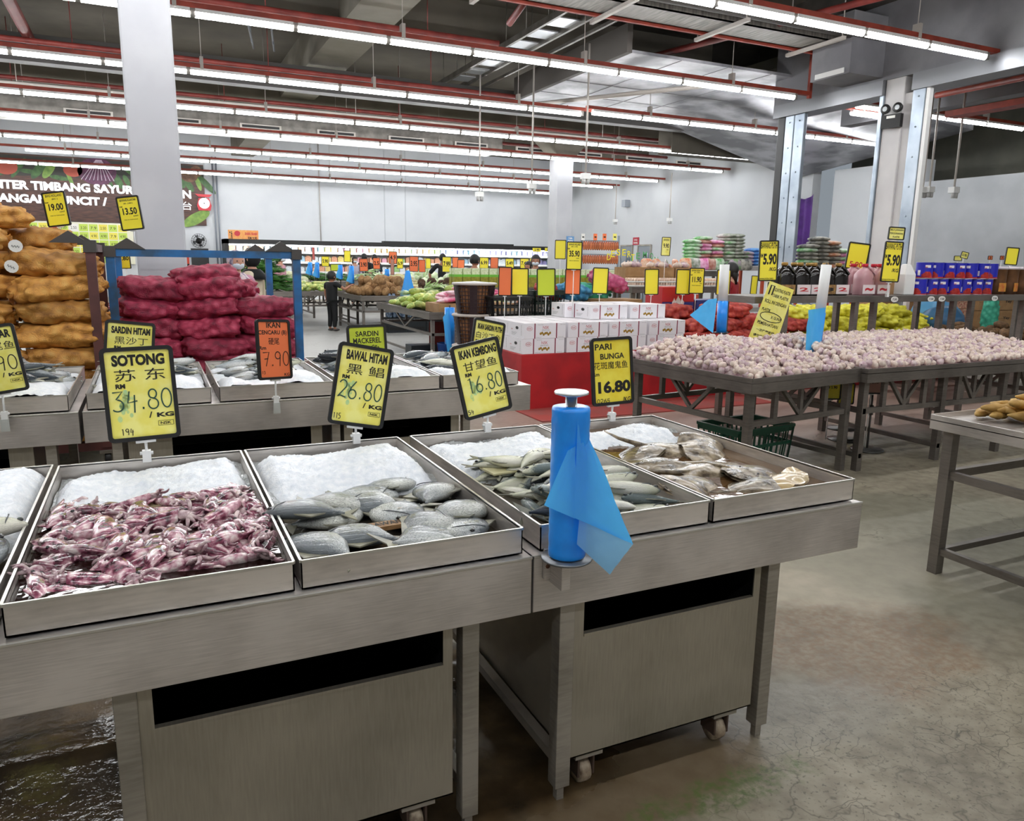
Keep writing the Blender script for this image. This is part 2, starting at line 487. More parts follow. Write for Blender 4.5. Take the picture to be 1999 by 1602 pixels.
struct(mb.build('column', mat('cream painted column', '#d3d0cf', .6, 0, .2, 1.5, '#c6c3c3'), bevel=.012))
# shutter posts (galvanised channels) and dark jamb
for nm, y0, y1, m_ in (('trim_2', 11.42, 11.6, BLACK), ('trim_3', 11.2, 11.41, GALV), ('trim_4', 10.95, 11.18, GALV), ('trim_5', 9.28, 9.36, GALV), ('trim_6', 8.53, 8.75, GALV)):
    struct(MB().bx(10.94, 11.02, y0, y1, 0, 4.22).build(nm, m_, bevel=.01))
mb = MB()
for y in (11.3, 11.06, 8.64):
    for k in range(9): mb.tube((10.94, y, .5 + k * .45), (10.93, y, .5 + k * .45), .014, 8)
struct(mb.build('trim_7', GALV))
struct(MB().bx(10.95, 11.03, 8.46, 8.52, 0, 4.2).build('trim_8', WHITE))
# lintel wall over the shutters
struct(MB().bx(10.95, 11.35, -7, 11.75, 4.45, 6.0).build('wall_lintel', LINTM))
mb = MB().bx(10.9, 11.3, 9.29, 11.7, 4.22, 4.45).bx(10.9, 11.3, -7, 8.75, 4.2, 4.45)
struct(mb.build('beam', mat('steel shutter head', '#87888c', .45, .5)))
struct(MB().bx(10.62, 10.95, -7, 12.5, 5.62, 6.1).build('beam', DARKC))
# ceiling slabs
struct(MB().bx(-14, 24, -7, YB, 6.0, 6.2).build('ceiling', CONC))
b0 = at(730, 10, Z=5.25).x; b1 = at(822, 25, Z=5.25).x
struct(MB().bx(3.15, 3.95, -7, YB, 5.3, 6.0).build('beam', CONCL))
struct(MB().bx(-7.6, -6.8, -7, YB, 5.3, 6.0).build('beam', CONCL))
struct(MB().bx(-14, 10.9, 13.6, 14.1, 5.35, 6.0).build('beam', CONC))
struct(MB().bx(-14, 17, 19.95, 20.7, 4.95, 6.0).build('beam', CONCL))
struct(MB().bx(-14, 17, 24.5, 25, 5.1, 6.0).build('beam', CONC))
mb = MB()
for y in (1.5, 4.5, 6.8, 9.6): mb.bx(4.2, 10.6, y, y + .09, 5.88, 6.0)
struct(mb.build('trim_9', DARKC))
# foil faced soffit of the storeroom and its sloped flank
sx = at(1004, 194, Z=4.9)
mb = MB().bx(7.35, 7.45, 11.35, 15.7, 4.9, 5.35, 1).bx(7.45, 11.4, 11.35, 15.7, 4.9, 4.95, 0)
o = struct(mb.build('soffit', [FOIL, mat('soffit side', '#55504c', .7)]))
mb = MB()
mb.add([(11.4, 11.9, 4.9), (16.95, 11.9, 4.55), (16.95, 17.2, 3.95), (11.4, 16.2, 4.9), (11.4, 11.9, 5), (16.95, 11.9, 4.65), (16.95, 17.2, 4.05), (11.4, 16.2, 5)],
       [(0, 3, 2, 1), (4, 5, 6, 7), (0, 1, 5, 4), (1, 2, 6, 5), (2, 3, 7, 6), (3, 0, 4, 7)])
struct(mb.build('soffit', FOIL))
mb = MB()
for i in range(1, 4): mb.bx(7.45 + i * 1.0, 7.46 + i * 1.0, 11.35, 15.7, 4.893, 4.9)
for i in range(1, 4): mb.bx(7.45, 11.4, 11.35 + i * 1.1, 11.36 + i * 1.1, 4.893, 4.9)
struct(mb.build('trim_10', mat('foil board joint', '#8f8d90', .5)))
struct(MB().bx(11.4, 19, -7, 17.2, 5.3, 5.5).build('ceiling', mat('storeroom ceiling board', '#77755f', .75, 0, .2, 1, '#7b796d')))
struct(MB().bx(12.5, 16.9, 17.0, 17.6, 4.35, 5.3).build('beam', CONC))
# low grey service bulkhead beyond the shutters
struct(MB().bx(13.2, 13.5, -7, 12.2, 4.35, 5.3).build('beam', LINTM))

# ---------------------------------------------------------------- rows of tube lights
ORD = ['second', 'third', 'fourth', 'fifth', 'sixth', 'seventh', 'eighth', 'ninth', 'tenth', 'eleventh']


def tube_row(y, x0, x1, z, label, start=None, lit=None, hang=6.0, ch=True):
    root = empty('tube_light_row', (0, y, z), 0, label, 'light', 'rows of tube lights under the slab')
    if ch:
        MB().bx(x0 - .1, x1 + .3, -.045, .045, .085, .145).build('channel', REDP, root)
    n = int(round((x1 - x0) / 1.22)); st = (x1 - x0) / n
    prof = [(-.04, .045), (-.038, .018), (-.025, -.008), (0, -.018), (.025, -.008), (.038, .018), (.04, .045)]
    me = None
    for i in range(n):
        xc = x0 + (i + .5) * st
        if lit and not (lit[0] <= xc <= lit[1]): continue
        if me is None:
            mb = MB(); a = -st / 2 + .03; c = st / 2 - .03
            vs = [(a, yy, zz) for yy, zz in prof] + [(c, yy, zz) for yy, zz in prof]; k = len(prof)
            mb.add(vs, [(j, j + 1, j + 1 + k, j + k) for j in range(k - 1)] + [tuple(range(k - 1, -1, -1)), tuple(range(k, 2 * k)), (0, k, 2 * k - 1, k - 1)], 0, True)
            mb.bx(a, c, -.04, .04, .045, .085, 1).bx(c, c + .06, -.03, .03, -.01, .085, 2)
            o = mb.build('tube', [TUBE, WHITE, mat('grey lamp holder', '#77726c', .5)], root, (xc, 0, 0)); me = o.data
        else:
            o = bpy.data.objects.new('tube', me); COL.objects.link(o); o.parent = root; o.location = (xc, 0, 0)
    mr = None
    k = max(2, int((x1 - x0) / 2.6))
    for i in range(k):
        xc = x0 + (i + .5) * (x1 - x0) / k
        if mr is None:
            mb = MB().tube((0, 0, .15), (0, 0, hang - z), .006, 5).bx(-.025, .025, -.056, .056, .07, .26)
            mr = mb.mesh('hanger', PIPEG)
        h = bpy.data.objects.new('hanger', mr); COL.objects.link(h); h.parent = root; h.location = (xc, 0, 0)
    return root


tube_row(7.48, -3.5, 10.73, ZL, 'nearest row of white tube lights, crossing the top right corner')
tube_row(10.69, -6.6, 10.42, ZL, 'long row of white tubes passing behind the top of the big white column')
tube_row(13.87, -8.8, 7.98, ZL, 'second row of white tubes behind the big white column, ending short of the foil soffit')
tube_row(13.62, 8.05, 16.3, ZL, 'row of white tubes under the foil soffit, running on behind the steel shutter post')
ys = (17.1, 20.0 - .12, 23.3, 26.1, 30.2 - .35)
xe = (15.2, 16.6, 16.6, 16.5, 16.2)
for i, (y, x1) in enumerate(zip(ys, xe)):
    tube_row(y, -10.4 if i < 3 else -9.0, x1, ZL, '%s row of white tubes counted from the big white column towards the back wall' % ORD[i + 1] if i < 4 else 'last row of white tubes, right in front of the back wall',
             lit=(-2.9, 20) if i == 3 else None)
tube_row(4.28, -5, 10.2, ZL, 'row of white tubes running over the fish tables')
tube_row(1.08, -7, 10.2, ZL, 'row of white tubes above the photographer')
tube_row(-2.1, -7, 10.2, ZL, 'row of white tubes behind the photographer')
tube_row(10.69, 11.9, 16.8, 4.36, 'row of white tubes in the storeroom beyond the shutter opening on the right', hang=5.3)
tube_row(11.2, 12.35, 13.57, 4.36, 'short tube light glimpsed through the narrow shutter opening', hang=5.3)
tube_row(0.5, 12.5, 18.5, 4.2, 'row of white tubes deep in the storeroom, out of frame', hang=5.3)
# ================================================================ fish counter
YA = 1.613                     # front apron of the first counter
def counter(name, x0, x1, y0, legs, label, sign=1):
    """steel display counter: folded top with a deep apron, square legs with feet, side stretchers"""
    t = empty(name, (0, y0, 0), 0, label, 'table', 'steel fish counters')
    mb = MB()
    d = 1.12
    mb.bx(x0, x1, 0, .004, .62, .772).bx(x0, x1, d - .004, d, .62, .772).bx(x0, x0 + .004, 0, d, .62, .772).bx(x1 - .004, x1, 0, d, .62, .772)
    mb.bx(x0, x1, .004, .03, .62, .624).bx(x0, x1, 0, d, .766, .772)
    mb.build('counter_top', STEEL, t, bevel=.0025)
    MB().bx(x0, x1, -.003, .004, .766, .7745).build('folded_edge', mat('bright steel rim', '#c9c7c0', .3, .8), t, bevel=.002)  # folded lip; its brighter steel stands in for the edge highlight
    for x in legs:
        for y in (.044, d - .1):
            mb = MB().bx(x, x + .046, y, y + .046, .045, .63)
            lg = mb.build('leg', DSTEEL, t, bevel=.002)
            MB().bx(x + .012, x + .034, y + .012, y + .034, 0, .05).build('foot', DSTEEL, lg)
        MB().bx(x + .008, x + .038, .09, d - .1, .105, .135).build('stretcher', DSTEEL, t)
    MB().bx(min(legs) + .04, max(legs), d - .088, d - .062, .105, .135).build('stretcher', DSTEEL, t)
    return t


counter('fish_counter', .829, 1.99, YA, (.935, 1.665), 'steel fish counter nearest on the right, with the blue bag roll on its front')
counter('fish_counter', -1.545, .825, YA, (-1.45, -.13, .655), 'steel fish counter under the squid and pomfret trays')
counter('fish_counter', -.33, 2.04, 4.06, (-.22, .85, 1.62), 'steel fish counter of the second row, between the onion trolleys and the first row')
counter('fish_counter', -2.72, -.345, 4.06, (-2.6, -1.6, -.5), 'steel fish counter of the second row cut off by the left edge')


def ice_bin(x0, x1, y0, label, d=.95, ox=(.03, .025)):
    t = empty('ice_bin', (0, y0, 0), 0, label, 'bin', 'steel bins on castors under the fish counters')
    z0, z1, zo = .125, .615, .5
    mb = MB()
    mb.bx(x0, x1, 0, .004, z0, zo).bx(x0, x0 + ox[0], 0, .004, zo, z1).bx(x1 - ox[1], x1, 0, .004, zo, z1)
    mb.bx(x0 + ox[0], x1 - ox[1], -.004, .012, zo - .006, zo + .002)
    mb.bx(x0, x0 + .004, .004, d, z0, z1).bx(x1 - .004, x1, .004, d, z0, z1).bx(x0, x1, d - .004, d, z0, z1).bx(x0, x1, 0, d, z0, z0 + .004)
    mb.build('body', BINM, t)
    mb = MB().bx(x0 + .01, x1 - .01, .03, d - .02, .33, .35).bx(x0 + .006, x0 + .01, .006, d - .01, .35, z1).bx(x1 - .01, x1 - .006, .006, d - .01, .35, z1).bx(x0 + .01, x1 - .01, d - .012, d - .006, .35, z1)
    mb.bx(x0 + .01, x1 - .01, .006, d - .006, z1 - .004, z1)
    mb.build('liner', BLACK, t)
    for x in (x0 + .07, x1 - .09):
        for y in (.06, d - .1):
            c = MB().bx(x - .045, x + .045, y - .05, y + .05, .105, .125).build('castor', DSTEEL, t)
            MB().bx(x - .028, x - .022, y - .035, y + .03, .035, .108).bx(x + .022, x + .028, y - .035, y + .03, .035, .108).bx(x - .028, x + .028, y - .035, y + .03, .1, .108).build('fork', mat('rusty fork', '#4a3a30', .7), c)
            Mx = Matrix.Translation((x - .018, y, .04)) @ Matrix.Rotation(R(90), 4, 'Y')
            MB().lathe([(.002, 0), (.038, 0), (.04, .008), (.04, .028), (.038, .036), (.002, .036)], 18, m=0, M=Mx).build('wheel', mat('worn cream wheel', '#c9b9a0', .6, 0, .4, 30, '#6b5846'), c)
    return t


ice_bin(.983, 1.64, YA + .05, 'steel bin on castors under the counter with the blue bag roll')
ice_bin(-.085, .63, YA + .05, 'steel bin on castors under the squid and pomfret counter')
ice_bin(-.15, .8, 4.12, 'steel bin under the second row, behind the white price card of the squid', ox=(.2, .06))
ice_bin(.92, 1.6, 4.12, 'steel bin under the right part of the second counter row', ox=(.05, .05))
ice_bin(-1.5, -.55, 4.12, 'steel bin under the second row at the left edge', ox=(.05, .1))

# ---------------------------------------------------------------- trays, ice, water
TRAYS = {}


def tray(x0, x1, y0, y1, zb, label, h=.066, zback=None, group='steel trays on the fish counters'):
    w = .003; zt = zb + h
    t = empty('fish_tray', (x0, y0, zb), 0, label, 'tray', group)
    X = x1 - x0; Y = y1 - y0
    mb = MB()
    mb.bx(0, X, 0, Y, 0, w).bx(0, X, 0, w, 0, h).bx(0, X, Y - w, Y, 0, h).bx(0, w, 0, Y, 0, h).bx(X - w, X, 0, Y, 0, h)
    mb.build('pan', TRAYM, t)
    mb = MB()
    r = .0035
    for p, q in (((0, 0), (X, 0)), ((X, 0), (X, Y)), ((X, Y), (0, Y)), ((0, Y), (0, 0))):
        mb.bar((p[0], p[1], h), (q[0], q[1], h), .006, .006)
    mb.build('rim', mat('bright steel rim', '#c9c7c0', .3, .8), t)
    return t


ICE = mat('crushed ice', '#fcfdff', .4, 0, .3, 45, '#dfe5ec', bump=.35, bscale=190, sss=.3, coat=.1)
ICE2 = mat('melting ice', '#c8cdcf', .2, 0, .4, 25, '#9a9d9b', bump=.9, bscale=140, coat=.5)


def ice(x0, x1, y0, y1, z0, prof, label, seed=0, m=None, n=(90, 64), amp=.011):
    """ice heap as an uneven surface: prof(u, v) gives height over the pan"""
    mb = MB()

    def f(u, v):
        x = x0 + (x1 - x0) * u; y = y0 + (y1 - y0) * v
        h = prof(u, v)
        k = min(1, max(0, h / .02))
        h += (noise.noise(Vector((x * 14, y * 14, seed))) * amp + noise.noise(Vector((x * 60, y * 60, seed + 5))) * amp * .4 + noise.noise(Vector((x * 140, y * 140, seed))) * .005) * k
        return Vector((x, y, z0 + max(h, -.004)))
    mb.grid(f, *n)
    # folded underside makes it a closed heap
    k = len(mb.v); mb.add([(x0, y0, z0 - .004), (x1, y0, z0 - .004), (x1, y1, z0 - .004), (x0, y1, z0 - .004)], [(3, 2, 1, 0)])
    o = mb.build('crushed_ice', m or ICE)
    return tag(o, label, 'ice', None, 'stuff')


def water_mat(name, tint, opac, col):
    m = bpy.data.materials.new(name); m.use_nodes = True; nt = m.node_tree; N = nt.nodes; L = nt.links; N.clear()
    out = N.new('ShaderNodeOutputMaterial'); tr = N.new('ShaderNodeBsdfTransparent'); tr.inputs[0].default_value = lin(tint)
    df = N.new('ShaderNodeBsdfDiffuse'); df.inputs[0].default_value = lin(col)
    gl = N.new('ShaderNodeBsdfGlossy'); gl.inputs['Roughness'].default_value = .03
    m1 = N.new('ShaderNodeMixShader'); m1.inputs[0].default_value = opac
    L.new(tr.outputs[0], m1.inputs[1]); L.new(df.outputs[0], m1.inputs[2])
    fr = N.new('ShaderNodeFresnel'); fr.inputs[0].default_value = 1.33
    nn = N.new('ShaderNodeTexNoise'); nn.inputs['Scale'].default_value = 18; bp = N.new('ShaderNodeBump'); bp.inputs['Strength'].default_value = .05; bp.inputs['Distance'].default_value = .01
    tc = N.new('ShaderNodeTexCoord'); L.new(tc.outputs['Object'], nn.inputs['Vector']); L.new(nn.outputs['Fac'], bp.inputs['Height'])
    L.new(bp.outputs[0], gl.inputs['Normal']); L.new(bp.outputs[0], fr.inputs['Normal'])
    m2 = N.new('ShaderNodeMixShader'); L.new(fr.outputs[0], m2.inputs[0]); L.new(m1.outputs[0], m2.inputs[1]); L.new(gl.outputs[0], m2.inputs[2])
    L.new(m2.outputs[0], out.inputs[0]); return m


def water(x0, x1, y0, y1, z, m, label):
    o = MB().grid(lambda u, v: Vector((x0 + (x1 - x0) * u, y0 + (y1 - y0) * v, z + .0015 * noise.noise(Vector((u * 6, v * 9, 3))))), 16, 24).build('meltwater', m)
    return tag(o, label, 'water', None, 'stuff')


ZB = .776
tray(-.862, -.318, 1.60, 2.74, ZB, 'steel fish tray cut off by the left edge, next to the squid')
tray(-.298, .246, 1.635, 2.72, ZB, 'steel tray holding the squid')
tray(.261, .807, 1.635, 2.72, ZB, 'steel tray holding the silver pomfret')
tray(.858, 1.397, 1.635, 2.72, ZB, 'steel tray of white and blue mackerel behind the bag roll')
tray(1.412, 1.97, 1.635, 2.72, ZB, 'steel tray of stingray at the right end of the counter')

def heap(c, w, top, sk=.25, lo=-.02):
    def f(u, v):
        a = max(0, 1 - abs((v - c) / w) ** 2.2); e = min(1, min(u, 1 - u) / .09)
        return lo + (top - lo) * (a ** .7) * (.35 + .65 * max(0, e) ** .6) * (1 + sk * (noise.noise(Vector((u * 3, v * 2, c * 9)))))
    return f


ice(-.29, .24, 2.14, 2.69, ZB + .006, heap(.6, .62, .056, .28), 'crushed ice at the back of the squid tray', 1)
ice(.275, .79, 2.16, 2.67, ZB + .006, heap(.58, .58, .072, .22), 'big white mound of crushed ice behind the pomfret', 2)
ice(.866, 1.39, 2.2, 2.66, ZB + .006, heap(.58, .58, .058, .35), 'crushed ice behind the mackerel', 3)
ice(1.42, 1.9, 2.34, 2.66, ZB + .006, heap(.58, .6, .054, .35), 'strip of crushed ice behind the stingray', 4)
ice(-.855, -.325, 2.05, 2.72, ZB + .012, heap(.6, .6, .07), 'crushed ice in the tray cut off by the left edge', 5)
for a_ in ((-.292, .242, 2.0, 2.7, 11, 'squid'), (.264, .804, 2.02, 2.71, 12, 'pomfret'), (.861, 1.394, 2.1, 2.71, 13, 'mackerel'), (1.415, 1.967, 2.25, 2.71, 14, 'stingray')):
    o = ice(a_[0], a_[1], a_[2], a_[3], ZB + .004, lambda u, v: .03 * min(1, v / .35) * (.8 + .9 * noise.noise(Vector((u * 5, v * 5, 2)))) , 'grey melting slush round the ice of the %s tray' % a_[5], a_[4], ICE2, amp=.006); o.name = 'ice_slush'
W_RED = water_mat('squid water', '#6a4a44', .35, '#3b2420'); W_BR = water_mat('ray water', '#a58560', .5, '#7d5e3e'); W_CL = water_mat('clear melt', '#c8bfae', .25, '#8a8274')
water(-.294, .242, 1.639, 2.3, ZB + .047, W_RED, 'dark reddish meltwater round the squid')
water(1.416, 1.966, 1.639, 2.715, ZB + .03, W_BR, 'brown meltwater in the stingray tray')
water(.265, .803, 1.639, 2.715, ZB + .012, W_CL, 'shallow grey meltwater under the pomfret')
water(.862, 1.393, 1.639, 2.715, ZB + .014, W_CL, 'shallow meltwater under the mackerel')
water(-.858, -.322, 1.605, 2.73, ZB + .014, W_CL, 'shallow meltwater in the tray at the left edge')
# wooden / paper tags lying in the trays
def chip(x, y, z, w, d, m, label, rz=0):
    o = MB().box((0, 0, 0), (w, d, .008)).build('tray_liner_block', m, None, (x, y, z), rz, bevel=.002)
    return tag(o, label, 'block')
YB_ = mat('yellowed block', '#cfc9a0', .5, 0, .2, 20, '#b9b286')
chip(.02, 2.235, ZB + .052, .16, .05, YB_, 'yellowish block frozen in the ice of the squid tray')
chip(.5, 2.21, ZB + .024, .13, .09, YB_, 'yellowish block under the pomfret ice')
chip(1.05, 2.22, ZB + .05, .19, .1, YB_, 'pale block between ice and mackerel', .1)
o = MB().bx(-.075, .075, -.02, .02, 0, .012)
text(o, 'RAWAN', -.045, -.013, .09, .026, 1, M=Matrix.Translation((0, 0, .0135)) @ Matrix.Rotation(R(-90), 4, 'X'), y=0)
o = o.build('wooden_block', [mat('wet wood', '#b08a5e', .5, 0, .3, 40, '#8a6540'), INK], None, (.52, 1.87, ZB + .03), R(4))
tag(o, 'wooden block with black letters among the pomfret', 'block')

# ---------------------------------------------------------------- fish
def fishmat(name, back, mid, belly, rough=.25, streak='#6b7076', width=.5, sat=.35):
    m = mat(name, mid, rough, .25, coat=.35); N, L, b = nodes_of(m)
    tc = N.new('ShaderNodeTexCoord'); sp = N.new('ShaderNodeSeparateXYZ'); L.new(tc.outputs['Generated'], sp.inputs[0])
    n = N.new('ShaderNodeTexNoise'); n.inputs['Scale'].default_value = 9; n.inputs['Detail'].default_value = 6
    mp = N.new('ShaderNodeMapping'); mp.inputs['Scale'].default_value = (1, 2.2, 1.5); L.new(tc.outputs['Generated'], mp.inputs[0]); L.new(mp.outputs[0], n.inputs['Vector'])
    a = N.new('ShaderNodeMath'); a.operation = 'MULTIPLY_ADD'; a.inputs[1].default_value = .35; L.new(n.outputs['Fac'], a.inputs[0]); L.new(sp.outputs['Y'], a.inputs[2])
    rp = N.new('ShaderNodeValToRGB'); e = rp.color_ramp.elements; e.new(.5); e.new(.5)
    for i, (p, c) in enumerate(((.25, belly), (.25 + .35 * width + .15, mid), (.72, mid), (.92, back))): e[i].position = p; e[i].color = lin(c)
    L.new(a.outputs[0], rp.inputs[0])
    n2 = N.new('ShaderNodeTexNoise'); n2.inputs['Scale'].default_value = 26; n2.inputs['Detail'].default_value = 7; L.new(mp.outputs[0], n2.inputs['Vector'])
    mx = N.new('ShaderNodeMix'); mx.data_type = 'RGBA'; r2 = N.new('ShaderNodeMapRange'); r2.inputs['From Min'].default_value = .48; r2.inputs['From Max'].default_value = .66; r2.inputs['To Max'].default_value = sat
    L.new(n2.outputs['Fac'], r2.inputs[0]); L.new(r2.outputs[0], mx.inputs[0]); L.new(rp.outputs[0], mx.inputs[6]); mx.inputs[7].default_value = lin(streak)
    oi = N.new('ShaderNodeObjectInfo'); hs = N.new('ShaderNodeHueSaturation'); mr = N.new('ShaderNodeMapRange'); mr.inputs['To Min'].default_value = .8; mr.inputs['To Max'].default_value = 1.12
    L.new(oi.outputs['Random'], mr.inputs[0]); L.new(mr.outputs[0], hs.inputs['Value']); L.new(mx.outputs[2], hs.inputs['Color']); L.new(hs.outputs[0], b.inputs['Base Color'])
    bp = N.new('ShaderNodeBump'); bp.inputs['Strength'].default_value = .5; bp.inputs['Distance'].default_value = .006; L.new(n2.outputs['Fac'], bp.inputs['Height']); L.new(bp.outputs[0], b.inputs['Normal'])
    return m


POMF = fishmat('pomfret skin', '#5d6468', '#a2a6a5', '#cfd0c6', .24, '#565b5e', .6, .75)
KEMB = fishmat('pale mackerel skin', '#5b6a6c', '#d3d4bb', '#f0eee0', .22, '#9a9c84', .5, .3)
BLUEF = fishmat('blue mackerel skin', '#0f1722', '#26323f', '#c9d2d6', .2, '#0a0f18', .2, .4)
SARD = fishmat('sardine skin', '#39434a', '#a9b0b2', '#e4e6e4', .25, '#3f474d', .5, .5)
FINM = mat('fish fin', '#a39f86', .35, 0, .3, 30, '#6e6f68', alpha=.95)
EYEM = mat('fish eye', '#0c0d10', .1, coat=.6)


def make_fish(name, Lg, hh, ww, prof, skin, bend=0., parts=True, tailw=.3, arch=0.):
    """fish lying on its side, head towards +X, back towards +Y"""
    def build():
        mb = MB(); n = 14; k = len(prof); vs = []; fs = []
        def sp(t):
            x = (t - .5) * Lg
            return Vector((x, bend * ((t - .5) ** 2) * Lg * 4 * .25, arch * (1 - 4 * (t - .5) ** 2) * Lg * .25 + ww))
        for t, h, w in prof:
            c = sp(t)
            for j in range(n):
                a = 2 * math.pi * j / n
                cy = math.cos(a); sz = math.sin(a)
                vs.append(c + Vector((0, hh * h * cy * (1.06 if cy < 0 else .94), ww * w * (abs(sz) ** .8) * (1 if sz > 0 else -1))))
        for i in range(k - 1):
            for j in range(n):
                a = i * n + j; b_ = i * n + (j + 1) % n
                fs.append((a, b_, b_ + n, a + n))
        fs.append(tuple(range(n - 1, -1, -1))); fs.append(tuple(range((k - 1) * n, k * n)))
        mb.add(vs, fs, 0, True)
        o = mb.build(name, skin)
        if parts:
            c = sp(prof[0][0]); tl = Lg * .17; tw = tailw * Lg * .5
            mb = MB()
            out = [(c.x + .008, .006), (c.x - tl, tw), (c.x - tl * .82, tw * .55), (c.x - tl * .45, 0), (c.x - tl * .82, -tw * .55), (c.x - tl, -tw), (c.x + .008, -.006)]
            mb.slab(out, .0025, 0, Matrix.Translation((0, c.y, c.z + .001)) @ Matrix.Rotation(R(-90), 4, 'X') @ Matrix.Scale(-1, 4, (0, 0, 1)))
            mb.build('tail_fin', FINM, o)
            e = sp(.93); MB().blob((e.x - .0, e.y + hh * .12, e.z + ww * .56), (Lg * .034, Lg * .034, Lg * .02), 10, 6).build('eye', EYEM, o)
            q0 = sp(.8); k_ = [pr for pr in prof if pr[0] > .73][0]; MB().path([(q0.x + .012 * math.sin(a_ * 1.4) * Lg / .17, q0.y + hh * k_[1] * .8 * math.sin(a_), q0.z + ww * k_[2] * math.cos(a_) ** .5 * 1.0) for a_ in (-1.1, -.7, -.35, 0, .35, .7, 1.1)], Lg * .007, 5).build('gill_line', mat('gill shade', '#4a4f52', .4), o)
            p = sp(.72); mb = MB()
            mb.slab([(p.x, 0), (p.x - Lg * .16, -hh * .3), (p.x - Lg * .12, .002)], .002, 0, Matrix.Translation((0, p.y, p.z + ww * .97)) @ Matrix.Rotation(R(-90), 4, 'X') @ Matrix.Scale(-1, 4, (0, 0, 1)))
            mb.build('pectoral_fin', FINM, o)
            mb = MB()
            for s_ in (1, -1):
                out = [(sp(.62).x, 0), (sp(.5).x, hh * .22), (sp(.2).x, 0)]
                base = [sp(.62), sp(.45), sp(.2)]
                hs = [1., .95, .5]
                mb.add([(base[i].x, base[i].y + s_ * hh * hs[i] * .9 * (.75 if i == 2 else 1), base[i].z) for i in range(3)] + [(base[1].x - Lg * .05, base[1].y + s_ * hh * 1.28, base[1].z)] +
                       [(base[i].x, base[i].y + s_ * hh * hs[i] * .9 * (.75 if i == 2 else 1), base[i].z + .003) for i in range(3)] + [(base[1].x - Lg * .05, base[1].y + s_ * hh * 1.28, base[1].z + .003)],
                       [(0, 3, 2), (4, 6, 7), (0, 4, 7, 3), (3, 7, 6, 2)], 0)
            mb.build('dorsal_fin', FINM, o)
        return o
    return build


P_POM = [(0, .06, .25), (.06, .09, .3), (.16, .34, .5), (.3, .74, .85), (.45, .96, 1), (.6, 1, 1), (.74, .88, .95), (.86, .64, .8), (.94, .38, .55), (.985, .16, .25), (1, .04, .08)]
P_MAC = [(0, .12, .2), (.05, .14, .25), (.16, .36, .45), (.3, .68, .75), (.48, .97, 1), (.62, 1, 1), (.76, .9, .92), (.87, .68, .74), (.95, .4, .45), (.99, .16, .2), (1, .05, .06)]


class Pile:
    """remembers how high things already lie, so that the next rests on them"""

    def __init__(s, z, c=.015): s.z = z; s.c = c; s.h = {}

    def drop(s, x, y, rx, ry, rz, h, q=.6, sink=.75):
        c = s.c; ca = math.cos(rz); sa = math.sin(rz); cells = []
        n = int(max(rx, ry) / c) + 1
        ix = round(x / c); iy = round(y / c)
        for i in range(-n, n + 1):
            for j in range(-n, n + 1):
                dx = i * c; dy = j * c; a = dx * ca + dy * sa; b_ = -dx * sa + dy * ca
                if (a / rx) ** 2 + (b_ / ry) ** 2 <= 1: cells.append((ix + i, iy + j))
        if not cells: cells = [(ix, iy)]
        v = sorted(s.h.get(k, s.z) for k in cells); z = v[min(len(v) - 1, int(len(v) * q))]
        for k in cells: s.h[k] = max(s.h.get(k, s.z), z + h * sink)
        return z


rnd = random.Random(11)
pom = Stock([make_fish('pomfret', .165, .062, .019, P_POM, POMF, tailw=.62), make_fish('pomfret', .175, .055, .018, P_POM, POMF, .35, tailw=.62, arch=.15), make_fish('pomfret', .155, .058, .021, P_POM, POMF, -.2, tailw=.62, arch=.2)])
pl = Pile(ZB + .006)
PLACE = [((640, 1010), 20, 'pomfret lying at the left of its tray, over the tray edge'), ((585, 1075), 130, 'pomfret in the near left corner of its tray'),
         ((930, 1000), 10, 'pomfret at the right edge of its heap'), ((905, 1030), 260, 'pomfret in the near right corner of its tray'),
         ((850, 965), 70, 'pale pomfret at the far right of its heap'), ((660, 990), -25, 'pomfret left of the middle, its tail over the wooden block'),
         ((715, 965), -15, 'long pomfret at the back of its heap'), ((760, 950), 5, 'pomfret at the very back, under the ice'),
         ((730, 990), 150, 'pomfret half hidden in the middle of its heap'), ((780, 1000), 245, 'round pomfret on top of its heap, in the middle'),
         ((700, 1050), 155, 'pomfret with its tail towards the front middle of its tray'), ((830, 1030), 25, 'long pomfret pointing right along the front of its heap'),
         ((840, 1060), 15, 'pomfret at the front wall of its tray'), ((585, 1020), 165, 'slim pomfret at the left, sliding under another')]
for i, (q, a, lb) in enumerate(PLACE):
    p = at(*q, Z=ZB + .03); x = min(max(p.x, .335), .735); y = min(max(p.y, 1.745), 2.25)
    z = pl.drop(x, y, .088, .058, R(a), .042, .6, .72)
    pom.put(i, (x, y, z), (R(rnd.uniform(-9, 9)), R(rnd.uniform(-8, 8)), R(a)), rnd.uniform(1.15, 1.32), lb, 'silver pomfret on ice', 'fish')

